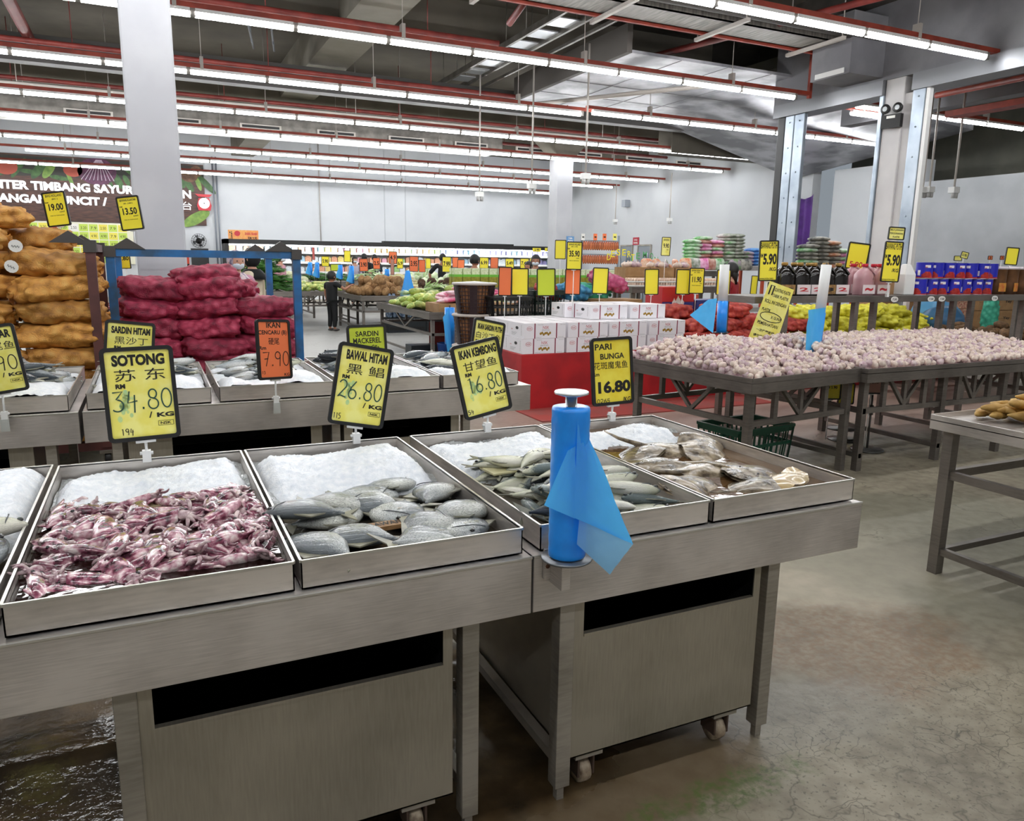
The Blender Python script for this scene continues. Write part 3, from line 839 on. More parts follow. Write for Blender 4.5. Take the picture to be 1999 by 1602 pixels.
kem = Stock([make_fish('mackerel', .2, .027, .019, P_MAC, KEMB), make_fish('mackerel', .2, .027, .02, P_MAC, KEMB, .35), make_fish('mackerel', .19, .026, .018, P_MAC, KEMB, -.3, arch=.2)])
blu = Stock([make_fish('mackerel', .24, .032, .024, P_MAC, BLUEF)])
pl = Pile(ZB + .008); k = 0
for i in range(56):
    x = rnd.uniform(.95, 1.31); y = rnd.uniform(1.72, 2.3); a = rnd.gauss(0, 28) + (180 if rnd.random() < .5 else 0)
    if x < 1.03 and y < 1.9: a = 90 + rnd.uniform(-15, 15)
    if abs(math.cos(R(a))) * .1 + x > 1.375 or x - abs(math.cos(R(a))) * .1 < .875: x = 1.13 + rnd.uniform(-.1, .1)
    z = pl.drop(x, y, .085, .026, R(a), .036, .6, .7)
    if z > ZB + .07: continue
    rot = (R(rnd.uniform(-35, 35)), R(rnd.uniform(-8, 8)), R(a))
    if i % 9 == 4: blu.put(0, (x, y, z), rot, rnd.uniform(.85, 1), 'dark blue mackerel among the pale ones behind the bag roll', 'dark mackerel', 'fish')
    else: kem.put(i, (x, y, z), rot, rnd.uniform(.9, 1.1), 'pale mackerel in the heap behind the bag roll', 'pale mackerel', 'fish')
blu.put(0, (1.0, 1.78, ZB + .05), (R(60), 0, R(4)), 1.0, 'big dark mackerel lying on the near left of its tray', None, 'fish')
# a few in the tray at the left edge
for i, (x, y, a) in enumerate(((-.42, 1.98, 60), (-.4, 1.9, 75), (-.5, 2.0, 50), (-.45, 1.8, 70), (-.55, 1.85, 65), (-.42, 2.08, 40))):
    (blu if i in (1, 3) else kem).put(i, (x, y, ZB + .02 + .016 * (i % 3)), (R(20), 0, R(a)), 1.25, 'large silver fish in the tray at the left edge' if i not in (1, 3) else 'large dark fish in the tray at the left edge', 'fish at the left edge', 'fish')

# stingray
RAYM = mat('stingray skin', '#978870', .2, 0, .6, 34, '#3c3228', coat=.25, bump=.3, bscale=60, rand=.25)
RAYB = mat('stingray belly', '#d3bd92', .25, 0, .2, 18, '#c0a577', coat=.6, rand=.15)


def make_ray(seed, m):
    def build():
        mb = MB()
        def f(u, v):
            a = 2 * math.pi * u; r = v
            k = 1 + .16 * math.cos(2 * a) + .08 * math.cos(a) + .05 * noise.noise(Vector((math.cos(a) * 2, math.sin(a) * 2, seed)))
            x = .12 * r * k * math.cos(a); y = .095 * r * k * math.sin(a)
            z = .022 * (1 - r ** 2) + .02 * r * r * noise.noise(Vector((x * 16, y * 16, seed))) + .012
            return Vector((x, y, z))
        mb.grid(f, 40, 10)
        mb.grid(lambda u, v: f(u, v) - Vector((0, 0, .007 + .004 * (1 - v))), 40, 10)
        o = mb.build('stingray', m)
        MB().path([(-.1, 0, .012), (-.15, .012, .014), (-.2, .045, .012), (-.235, .1, .012)], [.009, .007, .005, .002], 7).build('tail', m, o)
        for s_ in (1, -1): MB().blob((.07, s_ * .028, .024), (.005, .004, .004), 8, 6).build('eye', EYEM, o)
        return o
    return build


rays = Stock([make_ray(1, RAYM), make_ray(4, RAYM), make_ray(9, RAYM), make_ray(6, RAYB)])
RP = [((1240, 885), 0, 30, 'grey stingray at the back left of its tray'), ((1330, 878), 1, -20, 'curled stingray at the back, its edge lifted'), ((1385, 880), 2, 60, 'brown stingray against the right wall of its tray'),
      ((1270, 905), 2, 150, 'stingray half under the curled one'), ((1390, 912), 1, 10, 'striped stingray in the middle of its tray'), ((1480, 920), 0, 200, 'small stingray with a yellowish edge at the right wall'),
      ((1350, 945), 2, 200, 'stingray lying in the brown water at the front left'), ((1490, 945), 1, 5, 'stingray with a pale side along the front wall'), ((1400, 962), 3, 15, 'pale yellow stingray at the near left corner of its tray'), ((1540, 948), 3, 20, 'cream coloured stingray at the near right of its tray')]
pl = Pile(ZB + .006)
for i, (q, vi, a, lb) in enumerate(RP):
    p = at(*q, Z=ZB + .035); x = min(max(p.x, 1.55), 1.84); y = min(max(p.y, 1.78), 2.4)
    z = pl.drop(x, y, .1, .08, R(a), .02, .6, .7); s_ = .45 if i == 8 else .9 if vi == 3 else 1.2
    rays.put(vi, (x, y, z), (R(rnd.uniform(-13, 13)), R(rnd.uniform(-13, 13)), R(a)), (s_, s_, s_ * 1.1), lb, None, 'fish')

# squid
SQ = mat('squid skin', '#c7aeb0', .13, 0, .62, 38, '#5c2c3a', coat=.9, bump=.35, bscale=60, rand=.35, sss=.12, detail=6)
N, L, b = nodes_of(SQ)
for n_ in list(N):
    if n_.type == 'VALTORGB':
        e = n_.color_ramp.elements; e[0].position = .36; e[0].color = lin('#3f1e2b'); e[1].position = .66; e[1].color = lin('#efe2de')
        x = e.new(.46); x.color = lin('#86445a'); x = e.new(.55); x.color = lin('#bf8f9a')
SQW = mat('squid tentacle', '#d8c4c2', .15, 0, .55, 40, '#7d4058', coat=.9, bump=.4, bscale=90, rand=.2, sss=.15)


def make_squid(seed):
    def build():
        r = random.Random(seed); be = r.uniform(-.9, .9); n = 10; prof = [(0, .05), (.06, .3), (.2, .62), (.42, .92), (.65, 1), (.88, .9), (1, .72)]
        Lm = r.uniform(.09, .125); rad = .023 + r.random() * .007
        def sp(t):
            a = be * t
            return Vector((Lm * (t - .5) * math.cos(a * .5), Lm * .35 * be * t * t, rad * .75 + .004 * math.sin(t * 5 + seed)))
        mb = MB(); vs = []; fs = []
        for t, k in prof:
            c = sp(t)
            for j in range(n):
                a = 2 * math.pi * j / n; w = 1 + .12 * noise.noise(Vector((t * 4, math.cos(a) * 2, seed)))
                vs.append(c + Vector((0, rad * k * math.cos(a) * w, rad * .75 * k * math.sin(a) * w)))
        k = len(prof)
        for i in range(k - 1):
            for j in range(n): a = i * n + j; b_ = i * n + (j + 1) % n; fs.append((a, b_, b_ + n, a + n))
        fs.append(tuple(range(n - 1, -1, -1))); fs.append(tuple(range((k - 1) * n, k * n)))
        mb.add(vs, fs, 0, True); o = mb.build('squid', SQ)
        c = sp(.12); mb = MB()
        for s_ in (1, -1):
            pts = [c + Vector((-.01, s_ * .004, .002)), c + Vector((-.002, s_ * .03, .006)), c + Vector((.022, s_ * .024, .004)), c + Vector((.035, s_ * .008, 0))]
            mb.add(pts + [p_ - Vector((0, 0, .004)) for p_ in pts], [(0, 1, 2, 3), (7, 6, 5, 4), (0, 4, 5, 1), (1, 5, 6, 2), (2, 6, 7, 3)], 0, True)
        mb.build('fin', SQ, o)
        h = sp(1) + Vector((.012, 0, 0)); MB().blob(h, (.018, .015, .013), 10, 7).blob(h + Vector((.004, .012, .006)), (.005, .005, .005), 7, 5, m=1).build('head', [SQW, EYEM], o)
        mb = MB()
        for q in range(7):
            a = R(-60 + 20 * q + r.uniform(-8, 8)); l = r.uniform(.02, .045); cu = r.uniform(-2.2, 2.2); p = h + Vector((.01, .01 * (q - 3) / 3, 0)); pts = [p]
            for s_ in range(5):
                a += cu * .3; p = p + Vector((math.cos(a), math.sin(a), 0)) * (l / 5); pts.append(Vector((p.x, p.y, max(.004, p.z + .006 * math.sin(s_ + q)))))
            mb.path(pts, [.0065, .006, .0055, .005, .004, .002], 6)
        mb.build('tentacles', SQW, o)
        return o
    return build


sq = Stock([make_squid(i) for i in range(7)])
pl = Pile(ZB + .01); rs = random.Random(3)
WH = ['near the front wall', 'in the middle', 'towards the ice']; SD = ['at the left side', 'in the middle', 'at the right side']
cnt = 0
for i in range(420):
    x = rs.uniform(-.26, .21); y = 1.715 + (rs.random() ** .9) * .56
    hole = ((x + .17) / .09) ** 2 + ((y - 1.83) / .045) ** 2
    if hole < 1: continue
    lim = ZB + .054 - (.016 if y < 1.78 else 0)
    a = rs.uniform(0, 360); z = pl.drop(x, y, .05, .022, R(a), .026, .55, .6)
    if z > lim: continue
    for _ in range(14):
        hx_ = x + .11 * math.cos(R(a)); hy_ = y + .11 * math.sin(R(a)); tx_ = x - .06 * math.cos(R(a)); ty_ = y - .06 * math.sin(R(a))
        if -.275 < hx_ < .225 and 1.685 < hy_ < 2.36 and -.275 < tx_ < .225 and ty_ > 1.685: break
        a += 27
    u = x
    sq.put(rs.randrange(7), (x, y, z), (R(rs.uniform(-40, 40)), R(rs.uniform(-6, 6)), R(a)), (lambda k_: (k_, k_, k_ * .8))(rs.uniform(.9, 1.2)),
           'pink and purple squid in the heap, %s %s' % (WH[min(2, int((y - 1.68) / .2))], SD[min(2, int((x + .25) / .15))]), 'squid heap ' + WH[min(2, int((y - 1.68) / .2))] + ' ' + SD[min(2, int((x + .25) / .15))], 'squid'); cnt += 1
print('squid', cnt)

# ---------------------------------------------------------------- second row of trays
Z2 = ZB
BT = [(-.905, -.385, 'second row tray with silver fish, cut off by the sign at the left edge', 0), (-.31, .245, 'second row tray of sardines behind the squid price card', 1), (.285, .86, 'second row tray behind the orange price card', 2),
      (.9, 1.47, 'second row tray behind the pomfret price card', 3), (1.49, 1.97, 'second row tray of blue fish at the right end', 4)]
sar = Stock([make_fish('sardine', .23, .036, .026, P_MAC, SARD), make_fish('sardine', .22, .034, .026, P_MAC, SARD, .4), make_fish('sardine', .23, .036, .026, P_MAC, KEMB, -.3)])
for x0, x1, lb, k in BT:
    tray(x0, x1, 4.09, 5.15, Z2, lb, .075)
    ice(x0 + .008, x1 - .008, 4.1, 4.65, Z2 + .012, heap(.3, .6, .07, .5), 'crushed ice along the front of the ' + lb.split(',')[0], 20 + k, n=(36, 26))
    ice(x0 + .008, x1 - .008, 4.5, 5.13, Z2 + .008, lambda u, v: .03, 'layer of ice under the fish of the ' + lb.split(',')[0], 30 + k, n=(30, 26))
    pl = Pile(Z2 + .03)
    for i in range(26 if k != 4 else 22):
        x = rnd.uniform(x0 + .12, x1 - .12); y = rnd.uniform(4.45, 5.02); a = rnd.gauss(0, 30) + rnd.choice((0, 180))
        z = pl.drop(x, y, .1, .032, R(a), .046, .6, .7)
        if z > Z2 + .1: continue
        (blu if (k == 4 and i % 2) or (k == 3 and i % 3 == 0) else sar).put(i, (x, y, z), (R(rnd.uniform(-30, 30)), R(rnd.uniform(-8, 8)), R(a)), rnd.uniform(.9, 1.1),
            'silver fish piled in the ' + lb.split(',')[0], 'fish in the ' + lb.split(',')[0], 'fish')
# ================================================================ price cards
def dist(p): return (Vector(p) - Vector((0, 0, HC))).dot(FW)


def price_card(loc, w, h, card, items, label, rz=0, roll=0, pitch=0, stem=None, clip=None, group=None, back=False, hook=None, cat='price sign'):
    """black framed card; loc is the middle of the card, items are normalised x0, z0, x1, z1 on it; stem = height of its foot"""
    t = empty('price_card', loc, 0, label, cat, group)
    T = Matrix.Rotation(rz, 4, 'Z') @ Matrix.Rotation(pitch, 4, 'X') @ Matrix.Rotation(roll, 4, 'Y')
    fw = .011 * w / .215 + .002
    mb = MB(); r = fw * 1.1
    def rr(x, z, rad, n=5):
        o = []
        for cx, cz, a in ((x - rad, z - rad, 0), (-x + rad, z - rad, 90), (-x + rad, -z + rad, 180), (x - rad, -z + rad, 270)):
            o += [(cx + rad * math.cos(R(a + 90 * i / n)), cz + rad * math.sin(R(a + 90 * i / n))) for i in range(n + 1)]
        return o
    a = rr(w / 2, h / 2, r * 1.2); b_ = rr(w / 2 - fw, h / 2 - fw, r * .5); k = len(a); d = .007
    vs = [T @ Vector((x, y, z)) for y in (-d, d) for x, z in a] + [T @ Vector((x, y, z)) for y in (-d, d) for x, z in b_]
    fs = []
    for i in range(k):
        j = (i + 1) % k
        fs += [(i, j, 2 * k + j, 2 * k + i), (k + j, k + i, 3 * k + i, 3 * k + j), (j, i, k + i, k + j), (2 * k + i, 2 * k + j, 3 * k + j, 3 * k + i)]
    mb.add(vs, fs); mb.build('frame', BLACK, t)
    mb = MB().slab(rr(w / 2 - fw * .8, h / 2 - fw * .8, r * .4), .003, 0, T @ Matrix.Translation((0, -.0015, 0)))
    sub = MB()
    for it in items:
        x0, z0, x1, z1 = [(it[2 + i] - .5) * (w if i % 2 == 0 else h) for i in range(4)]
        if it[0] == 't': text(sub, it[1], x0, z0, x1 - x0, z1 - z0, it[6] if len(it) > 6 else 1, -.0025, 0 if any(ord(c_) > 999 for c_ in it[1]) else max(.02, it[7] if len(it) > 7 else .02))
        elif it[0] == 'h': handwrite(sub, it[1], x0, z0, x1 - x0, z1 - z0, it[6] if len(it) > 6 else 2, it[7] * 1.7 if len(it) > 7 else .0042)
        elif it[0] == 'q': quad(sub, x0, x1, z0, z1, it[6], -.002)
        elif it[0] == 'o':
            for p, q in (((x0, z0), (x1, z0)), ((x1, z0), (x1, z1)), ((x1, z1), (x0, z1)), ((x0, z1), (x0, z0))): ribbon(sub, [p, q], .0012, 1, -.0022)
    if any(it[0] == 'h' and len(it[1]) > 4 for it in items):   # smudged old marker
        for q in range(26): cx, cz, rr_ = -.22 * w + random.gauss(0, .05) * w, -.08 * h + random.gauss(0, .07) * h, random.uniform(.006, .02); sub.poly([Vector((cx + rr_ * w * 2 * math.cos(R(a)), -.00175, cz + rr_ * h * 2 * math.sin(R(a)))) for a in range(0, 360, 45)], 3)
    if sub.v: mb.v, o0 = mb.v + [tuple(T @ Vector(v)) for v in sub.v], len(mb.v); mb.f += [tuple(i + o0 for i in f) for f in sub.f]; mb.m += sub.m; mb.s += sub.s
    mb.build('card', [card, INK, MARK, SMEAR, WCARD, REDINK], t)
    if stem is not None:
        p = T @ Vector((0, .004, -h / 2 + fw)); e = Vector((p.x * .9, p.y + .004, stem - loc[2]))
        mb = MB(); mb.bar(T @ Vector((-.03 * w / .215, .003, -h / 2 - .003)), T @ Vector((.03 * w / .215, .003, -h / 2 - .003)), .012, .01)
        mb.path([p, p + (e - p) * .5, e], .0045 if h < .34 else .007, 8)
        s_ = mb.build('stem', WHITE, t)
        if clip:
            MB().bx(e.x - .013, e.x + .013, e.y - .012, e.y + .012, e.z - .01, e.z + .028).tube((e.x - .02, e.y, e.z + .018), (e.x + .02, e.y, e.z + .018), .006, 8).build('clip', WHITE, t)
            if clip == 2: MB().bx(e.x - .017, e.x + .017, e.y - .016, e.y - .010, e.z - .06, e.z - .005).bx(e.x - .011, e.x + .011, e.y - .018, e.y - .015, e.z - .054, e.z - .015).build('clamp_plate', mat('grey clamp', '#b9bbb6', .5), t)
    return t


def hand_card(px, py, Y, w, h, items, label, card=YELP, rz=0, roll=0, stem=None, clip=1, pitch=R(-6)):
    p = at(px, py, Y=Y)
    return price_card(p, w, h, card, items, label, rz, roll, pitch, stem, clip, 'handwritten fish price cards')


KG = [('t', '/', .58, .235, .63, .30), ('t', 'KG', .69, .235, .93, .285, 1, .045), ('t', 'NSK', .73, .155, .88, .185, 1, 0), ('o', '', .70, .145, .91, .195)]
hand_card(275, 768, 2.722, .215, .305, [('t', 'SOTONG', .15, .80, .87, .92, 1, .05), ('t', '苏 东', .17, .64, .86, .765, 1, .01), ('t', 'RM', .17, .565, .30, .615, 1, .05),
    ('h', '34.80', .10, .33, .95, .545), ('h', '194', .18, .07, .36, .14, 1, .0014)] + KG, 'yellow SOTONG price card reading 34.80, behind the squid tray', roll=R(-1.5), stem=.845)
hand_card(705, 753, 2.722, .205, .298, [('t', 'BAWAL HITAM', .16, .80, .90, .92, 1, .04), ('t', '黑 鲳', .2, .63, .88, .755, 1, .01), ('t', 'RM', .14, .565, .27, .61, 1, .05),
    ('h', '26.80', .10, .33, .92, .55), ('h', '115', .08, .07, .22, .14, 1, .0014)] + KG, 'yellow BAWAL HITAM price card reading 26.80, tilted to the right', roll=R(11.5), stem=.845)
hand_card(940, 738, 2.722, .205, .295, [('t', 'IKAN KEMBONG', .14, .80, .92, .92, 1, .045), ('t', '甘望鱼', .18, .63, .88, .75, 1, .01), ('t', 'RM', .18, .56, .31, .61, 1, .05),
    ('h', '16.80', .18, .33, .93, .545), ('h', '54', .08, .07, .2, .13, 1, .0014)] + KG, 'yellow IKAN KEMBONG price card reading 16.80, tilted to the left', roll=R(-11), stem=.845)
hand_card(1195, 724, 2.722, .205, .287, [('t', 'PARI', .10, .82, .50, .91, 1, .02), ('t', 'BUNGA', .22, .68, .80, .765, 1, .02), ('t', '花斑魔鬼鱼', .06, .535, .88, .645, 1, .0), ('t', 'Rm', .03, .44, .18, .495, 1, .02),
    ('t', '16.80', .14, .18, .93, .36, 1, .045), ('h', '0265', .10, .04, .42, .1, 1, .0016), ('t', '/KG', .73, .03, .92, .10, 1, .01)], 'bright yellow PARI BUNGA price card reading 16.80, behind the stingray', card=mat('warm yellow card', '#f1e04c', .4, 0, .2, 12, '#e8cf2e', coat=.2), roll=R(-1.5), stem=.845)
hand_card(-12, 703, 4.02, .215, .305, [('t', 'IKAN SELAR', .1, .80, .9, .92, 1, .045), ('t', '硬尾鱼', .3, .63, .92, .75, 1, .01), ('h', '7.90', .2, .33, .93, .55, 1), ('t', 'RM', .18, .56, .31, .61, 1, .05)] + KG,
    'yellow handwritten price card cut off by the left edge, clipped to the second row', roll=R(-8), stem=.775, clip=2, rz=R(0))
hand_card(535, 682, 4.02, .215, .305, [('t', 'IKAN', .3, .86, .72, .95, 1, .0), ('t', 'CENCARU (B)', .06, .73, .9, .82, 1, .0), ('t', '硬尾', .34, .58, .66, .69, 1, .0), ('t', 'Rm', .06, .5, .26, .56, 1, 0),
    ('h', '7.90', .14, .22, .96, .47, 1, .0026), ('h', '13', .1, .1, .2, .15, 1, .0014), ('t', 'KG', .76, .05, .92, .1, 1, 0)], 'orange IKAN CENCARU price card reading 7.90', card=ORA, rz=R(33), roll=R(4), stem=.775, clip=2)
hand_card(252, 690, 4.03, .215, .305, [('t', 'SARDIN HITAM', .13, .80, .90, .91, 1, .05), ('t', '黑沙丁', .2, .64, .86, .755, 1, .01), ('t', 'RM', .2, .56, .33, .61, 1, .05), ('h', '8.80', .2, .27, .93, .5)] + KG,
    'yellow SARDIN HITAM price card half hidden behind the SOTONG card', rz=R(4), roll=R(7), stem=.775, clip=2)
hand_card(718, 690, 4.03, .215, .31, [('t', 'SARDIN', .22, .80, .80, .89, 1, .0), ('t', 'MACKEREL', .15, .68, .86, .775, 1, .0), ('t', '鲭 鱼', .18, .54, .82, .65, 1, .0), ('h', '9.90', .2, .2, .9, .45)],
    'lime green SARDIN MACKEREL card behind the BAWAL HITAM card', card=LIME, roll=R(-1), stem=.775, clip=2)
hand_card(950, 676, 4.03, .212, .305, [('t', 'IKAN SARDIN PUTIH', .14, .80, .92, .91, 1, .045), ('t', '白沙丁鱼', .12, .63, .9, .755, 1, .01), ('t', 'RM', .12, .55, .27, .60, 1, .05), ('h', '8.80', .2, .22, .9, .5)] + KG,
    'yellow IKAN SARDIN PUTIH price card behind the IKAN KEMBONG card', rz=R(8), roll=R(12), stem=.775, clip=2)

# ---------------------------------------------------------------- plastic bag roll on the counter
def film(name, col, a=.55):
    m = bpy.data.materials.new(name); m.use_nodes = True; nt = m.node_tree; N = nt.nodes; L = nt.links; N.clear()
    out = N.new('ShaderNodeOutputMaterial'); p = N.new('ShaderNodeBsdfPrincipled'); p.inputs['Base Color'].default_value = lin(col); p.inputs['Roughness'].default_value = .3
    tl = N.new('ShaderNodeBsdfTranslucent'); tl.inputs[0].default_value = lin(col)
    tr = N.new('ShaderNodeBsdfTransparent'); tr.inputs[0].default_value = lin(col)
    m1 = N.new('ShaderNodeMixShader'); m1.inputs[0].default_value = .45; L.new(p.outputs[0], m1.inputs[1]); L.new(tl.outputs[0], m1.inputs[2])
    m2 = N.new('ShaderNodeMixShader'); m2.inputs[0].default_value = a; L.new(tr.outputs[0], m2.inputs[1]); L.new(m1.outputs[0], m2.inputs[2]); L.new(m2.outputs[0], out.inputs[0])
    return m


ROLLB = mat('blue film roll', '#1f9cff', .3, 0, .12, 8, '#1b8cf0', bump=.15, bscale=25, coat=.2)
FILM = film('blue bag film', '#5cc2ff', .9); FILM2 = film('single blue film', '#94d0f6', .75)


def sheet(mb, pts, n, wav, seed, m=0):
    """quad sheet from four 3-D corners with creases"""
    A, B, C, D = [Vector(p) for p in pts]
    nor = (B - A).cross(D - A).normalized()
    def f(u, v):
        p = A.lerp(B, u).lerp(D.lerp(C, u), v)
        w = noise.noise(Vector((u * 3.1, v * 3.7, seed))) + .5 * noise.noise(Vector((u * 9, v * 8, seed + 3)))
        return p + nor * (w * wav * min(1, 4 * u))
    mb.grid(f, n, n, m)


t = empty('bag_roll_holder', (.885, 1.545, 0), 0, 'blue plastic bag roll on a steel spindle at the joint of the two fish counters', 'bag roll')
c = (0, 0, .792)
MB().lathe([(.0, .786), (.062, .784), (.064, .787), (.062, .79), (.0, .792)], 28).build('base_disc', mat('dark steel disc', '#7d8084', .35, .8), t)
MB().lathe([(.0, 1.19), (.012, 1.188), (.04, 1.196), (.0415, 1.199), (.04, 1.202), (.02, 1.199), (0, 1.2)], 28).build('top_disc', mat('bright disc', '#d7dadd', .25, .7), t)
MB().tube((0, 0, .79), (0, 0, 1.195), .014, 14).build('spindle', mat('chrome', '#a9abad', .2, .95), t)
mb = MB().lathe([(.014, .793), (.044, .793), (.046, .797)] + [(.046 + .0006 * math.sin(i * 2.1), .797 + i * .012) for i in range(1, 31)] + [(.044, 1.165), (.03, 1.168), (.014, 1.166)], 36)
mb.build('bag_roll', ROLLB, t)
mb = MB().bx(-.012, .012, .0, .062, .7, .786).bx(-.03, -.012, .058, .066, .71, .79)
mb.build('bracket', STEEL, t); MB().tube((-.021, .056, .745), (-.021, .066, .745), .006, 8).build('bolt', mat('rust', '#5a3b28', .8), t)
T = Matrix.Translation((-.885, -1.545, 0))
def a3(px, py, Y): return T @ at(px, py, Y=Y)
mb = MB()
sheet(mb, [a3(1128, 815, 1.5), a3(1137, 822, 1.52), a3(1237, 1062, 1.46), a3(1120, 1010, 1.475)], 22, .006, 2)
sheet(mb, [a3(1108, 880, 1.492), a3(1124, 870, 1.492), a3(1122, 1012, 1.476), a3(1062, 986, 1.49)], 14, .004, 5)
mb.build('loose_bag', FILM, t)
mb = MB(); sheet(mb, [a3(1132, 1000, 1.482), a3(1236, 1062, 1.462), a3(1190, 1121, 1.465), a3(1126, 1062, 1.478)], 14, .004, 8); mb.build('loose_bag', FILM2, t)

# ---------------------------------------------------------------- mesh sacks
def sackmat(name, c1, c2, c3, rough=.6):
    m = mat(name, c1, rough, 0, bump=.0); N, L, b = nodes_of(m)
    tc = N.new('ShaderNodeTexCoord')
    v = N.new('ShaderNodeTexVoronoi'); v.inputs['Scale'].default_value = 15; L.new(tc.outputs['Object'], v.inputs['Vector'])
    rp = N.new('ShaderNodeValToRGB'); e = rp.color_ramp.elements; e.new(.5); e[0].color = lin(c3); e[1].color = lin(c1); e[2].color = lin(c2); e[0].position = .05; e[1].position = .45; e[2].position = .8
    L.new(v.outputs['Distance'], rp.inputs[0])
    wv = N.new('ShaderNodeTexWave'); wv.inputs['Scale'].default_value = 55; wv.inputs['Distortion'].default_value = 5; wv.bands_direction = 'Y'; wv.inputs['Detail'].default_value = 2; L.new(tc.outputs['Object'], wv.inputs['Vector'])
    mx = N.new('ShaderNodeMix'); mx.data_type = 'RGBA'; mx.inputs[0].default_value = .3; L.new(rp.outputs[0], mx.inputs[6]); r2 = N.new('ShaderNodeValToRGB'); r2.color_ramp.elements[0].color = lin(c2); r2.color_ramp.elements[1].color = lin(c1); L.new(wv.outputs['Fac'], r2.inputs[0]); L.new(r2.outputs[0], mx.inputs[7])
    oi = N.new('ShaderNodeObjectInfo'); hs = N.new('ShaderNodeHueSaturation'); mr = N.new('ShaderNodeMapRange'); mr.inputs['To Min'].default_value = .82; mr.inputs['To Max'].default_value = 1.15
    L.new(oi.outputs['Random'], mr.inputs[0]); L.new(mr.outputs[0], hs.inputs['Value']); L.new(mx.outputs[2], hs.inputs['Color']); L.new(hs.outputs[0], b.inputs['Base Color'])
    bp = N.new('ShaderNodeBump'); bp.inputs['Strength'].default_value = .4; bp.inputs['Distance'].default_value = .004; L.new(wv.outputs['Fac'], bp.inputs['Height']); L.new(bp.outputs[0], b.inputs['Normal'])
    return m


SACK_Y = sackmat('orange brown mesh', '#cf9444', '#94622a', '#e0b264'); SACK_R = sackmat('crimson mesh', '#ad2c4c', '#6c1530', '#d8627c')
SACK_O = sackmat('red orange mesh', '#b5382c', '#80201c', '#d3684c'); SACK_L = sackmat('lemon mesh', '#e6df3c', '#b3a71c', '#f2ee7a')
SACK_P = sackmat('pink mesh', '#c94f7d', '#8f2d53', '#e0a0b8'); SACK_B = sackmat('blue mesh', '#3f93c4', '#22668f', '#7cc0e0'); SACK_G = sackmat('green mesh', '#3aa888', '#1f765e', '#6fcfae')


def make_sack(seed, m, Ls=.27, W=.165, H=.088, lump=.013, sc=16, name='onion_sack', tie=True, nu=44, nv=34):
    def build():
        mb = MB(); r = random.Random(seed)
        def fn(d):
            p = Vector((d.x * Ls, d.y * W, d.z * H)) * sc + Vector((seed * 3.7, 0, 0))
            dv = noise.voronoi(p)[0][0]
            ax = abs(d.x)
            e = .62; sq = 1 / ((ax ** (2 / e) + (d.y * d.y + d.z * d.z) ** (1 / e)) ** (e / 2)) * (1 + .2 * (abs(d.y * d.z)))
            return sq * (1 + (lump * 2.3 / H) * (.5 - dv) * (1 - .6 * ax ** 6)) + .12 * noise.noise(d * 1.7 + Vector((seed, 0, 0)))
        vs0 = len(mb.v)
        # long axis on X: build the ellipsoid poles on X
        Mx = Matrix(((0, 0, 1, 0), (0, 1, 0, 0), (-1, 0, 0, 0), (0, 0, 0, 1)))
        def fn2(d): return fn(Vector((d.z, d.y, -d.x)))
        mb.blob((0, 0, 0), (H, W, Ls), nu, nv, fn2, 0, Matrix.Translation((0, 0, H * .92)) @ Mx)
        mb.v = [(v[0], v[1], max(v[2], .0) if v[2] > .004 else .0) for v in mb.v]
        o = mb.build(name, m)
        if tie:
            for s_ in (1, -1):
                t = MB(); e = Vector((s_ * (Ls + .0), 0, H * .85)); n = 12; vs = []; fs = []
                for i, (dx, rr) in enumerate(((-.035, .055), (-.01, .03), (.004, .02), (.02, .03), (.035, .04))):
                    for j in range(n):
                        a = 2 * math.pi * j / n; k = rr * (1 + .3 * math.sin(j * 3 + seed + i))
                        vs.append(e + Vector((s_ * dx, k * math.cos(a), k * .6 * math.sin(a) - (.01 if i > 2 else 0))))
                for i in range(4):
                    for j in range(n): a = i * n + j; b_ = i * n + (j + 1) % n; fs.append((a, b_, b_ + n, a + n))
                t.add(vs, fs, 0, True); t.build('gathered_end', m, o)
        return o
    return build


OR2 = ['bottom', 'second', 'third', 'fourth', 'fifth', 'sixth', 'seventh', 'eighth', 'ninth', 'tenth', 'eleventh']


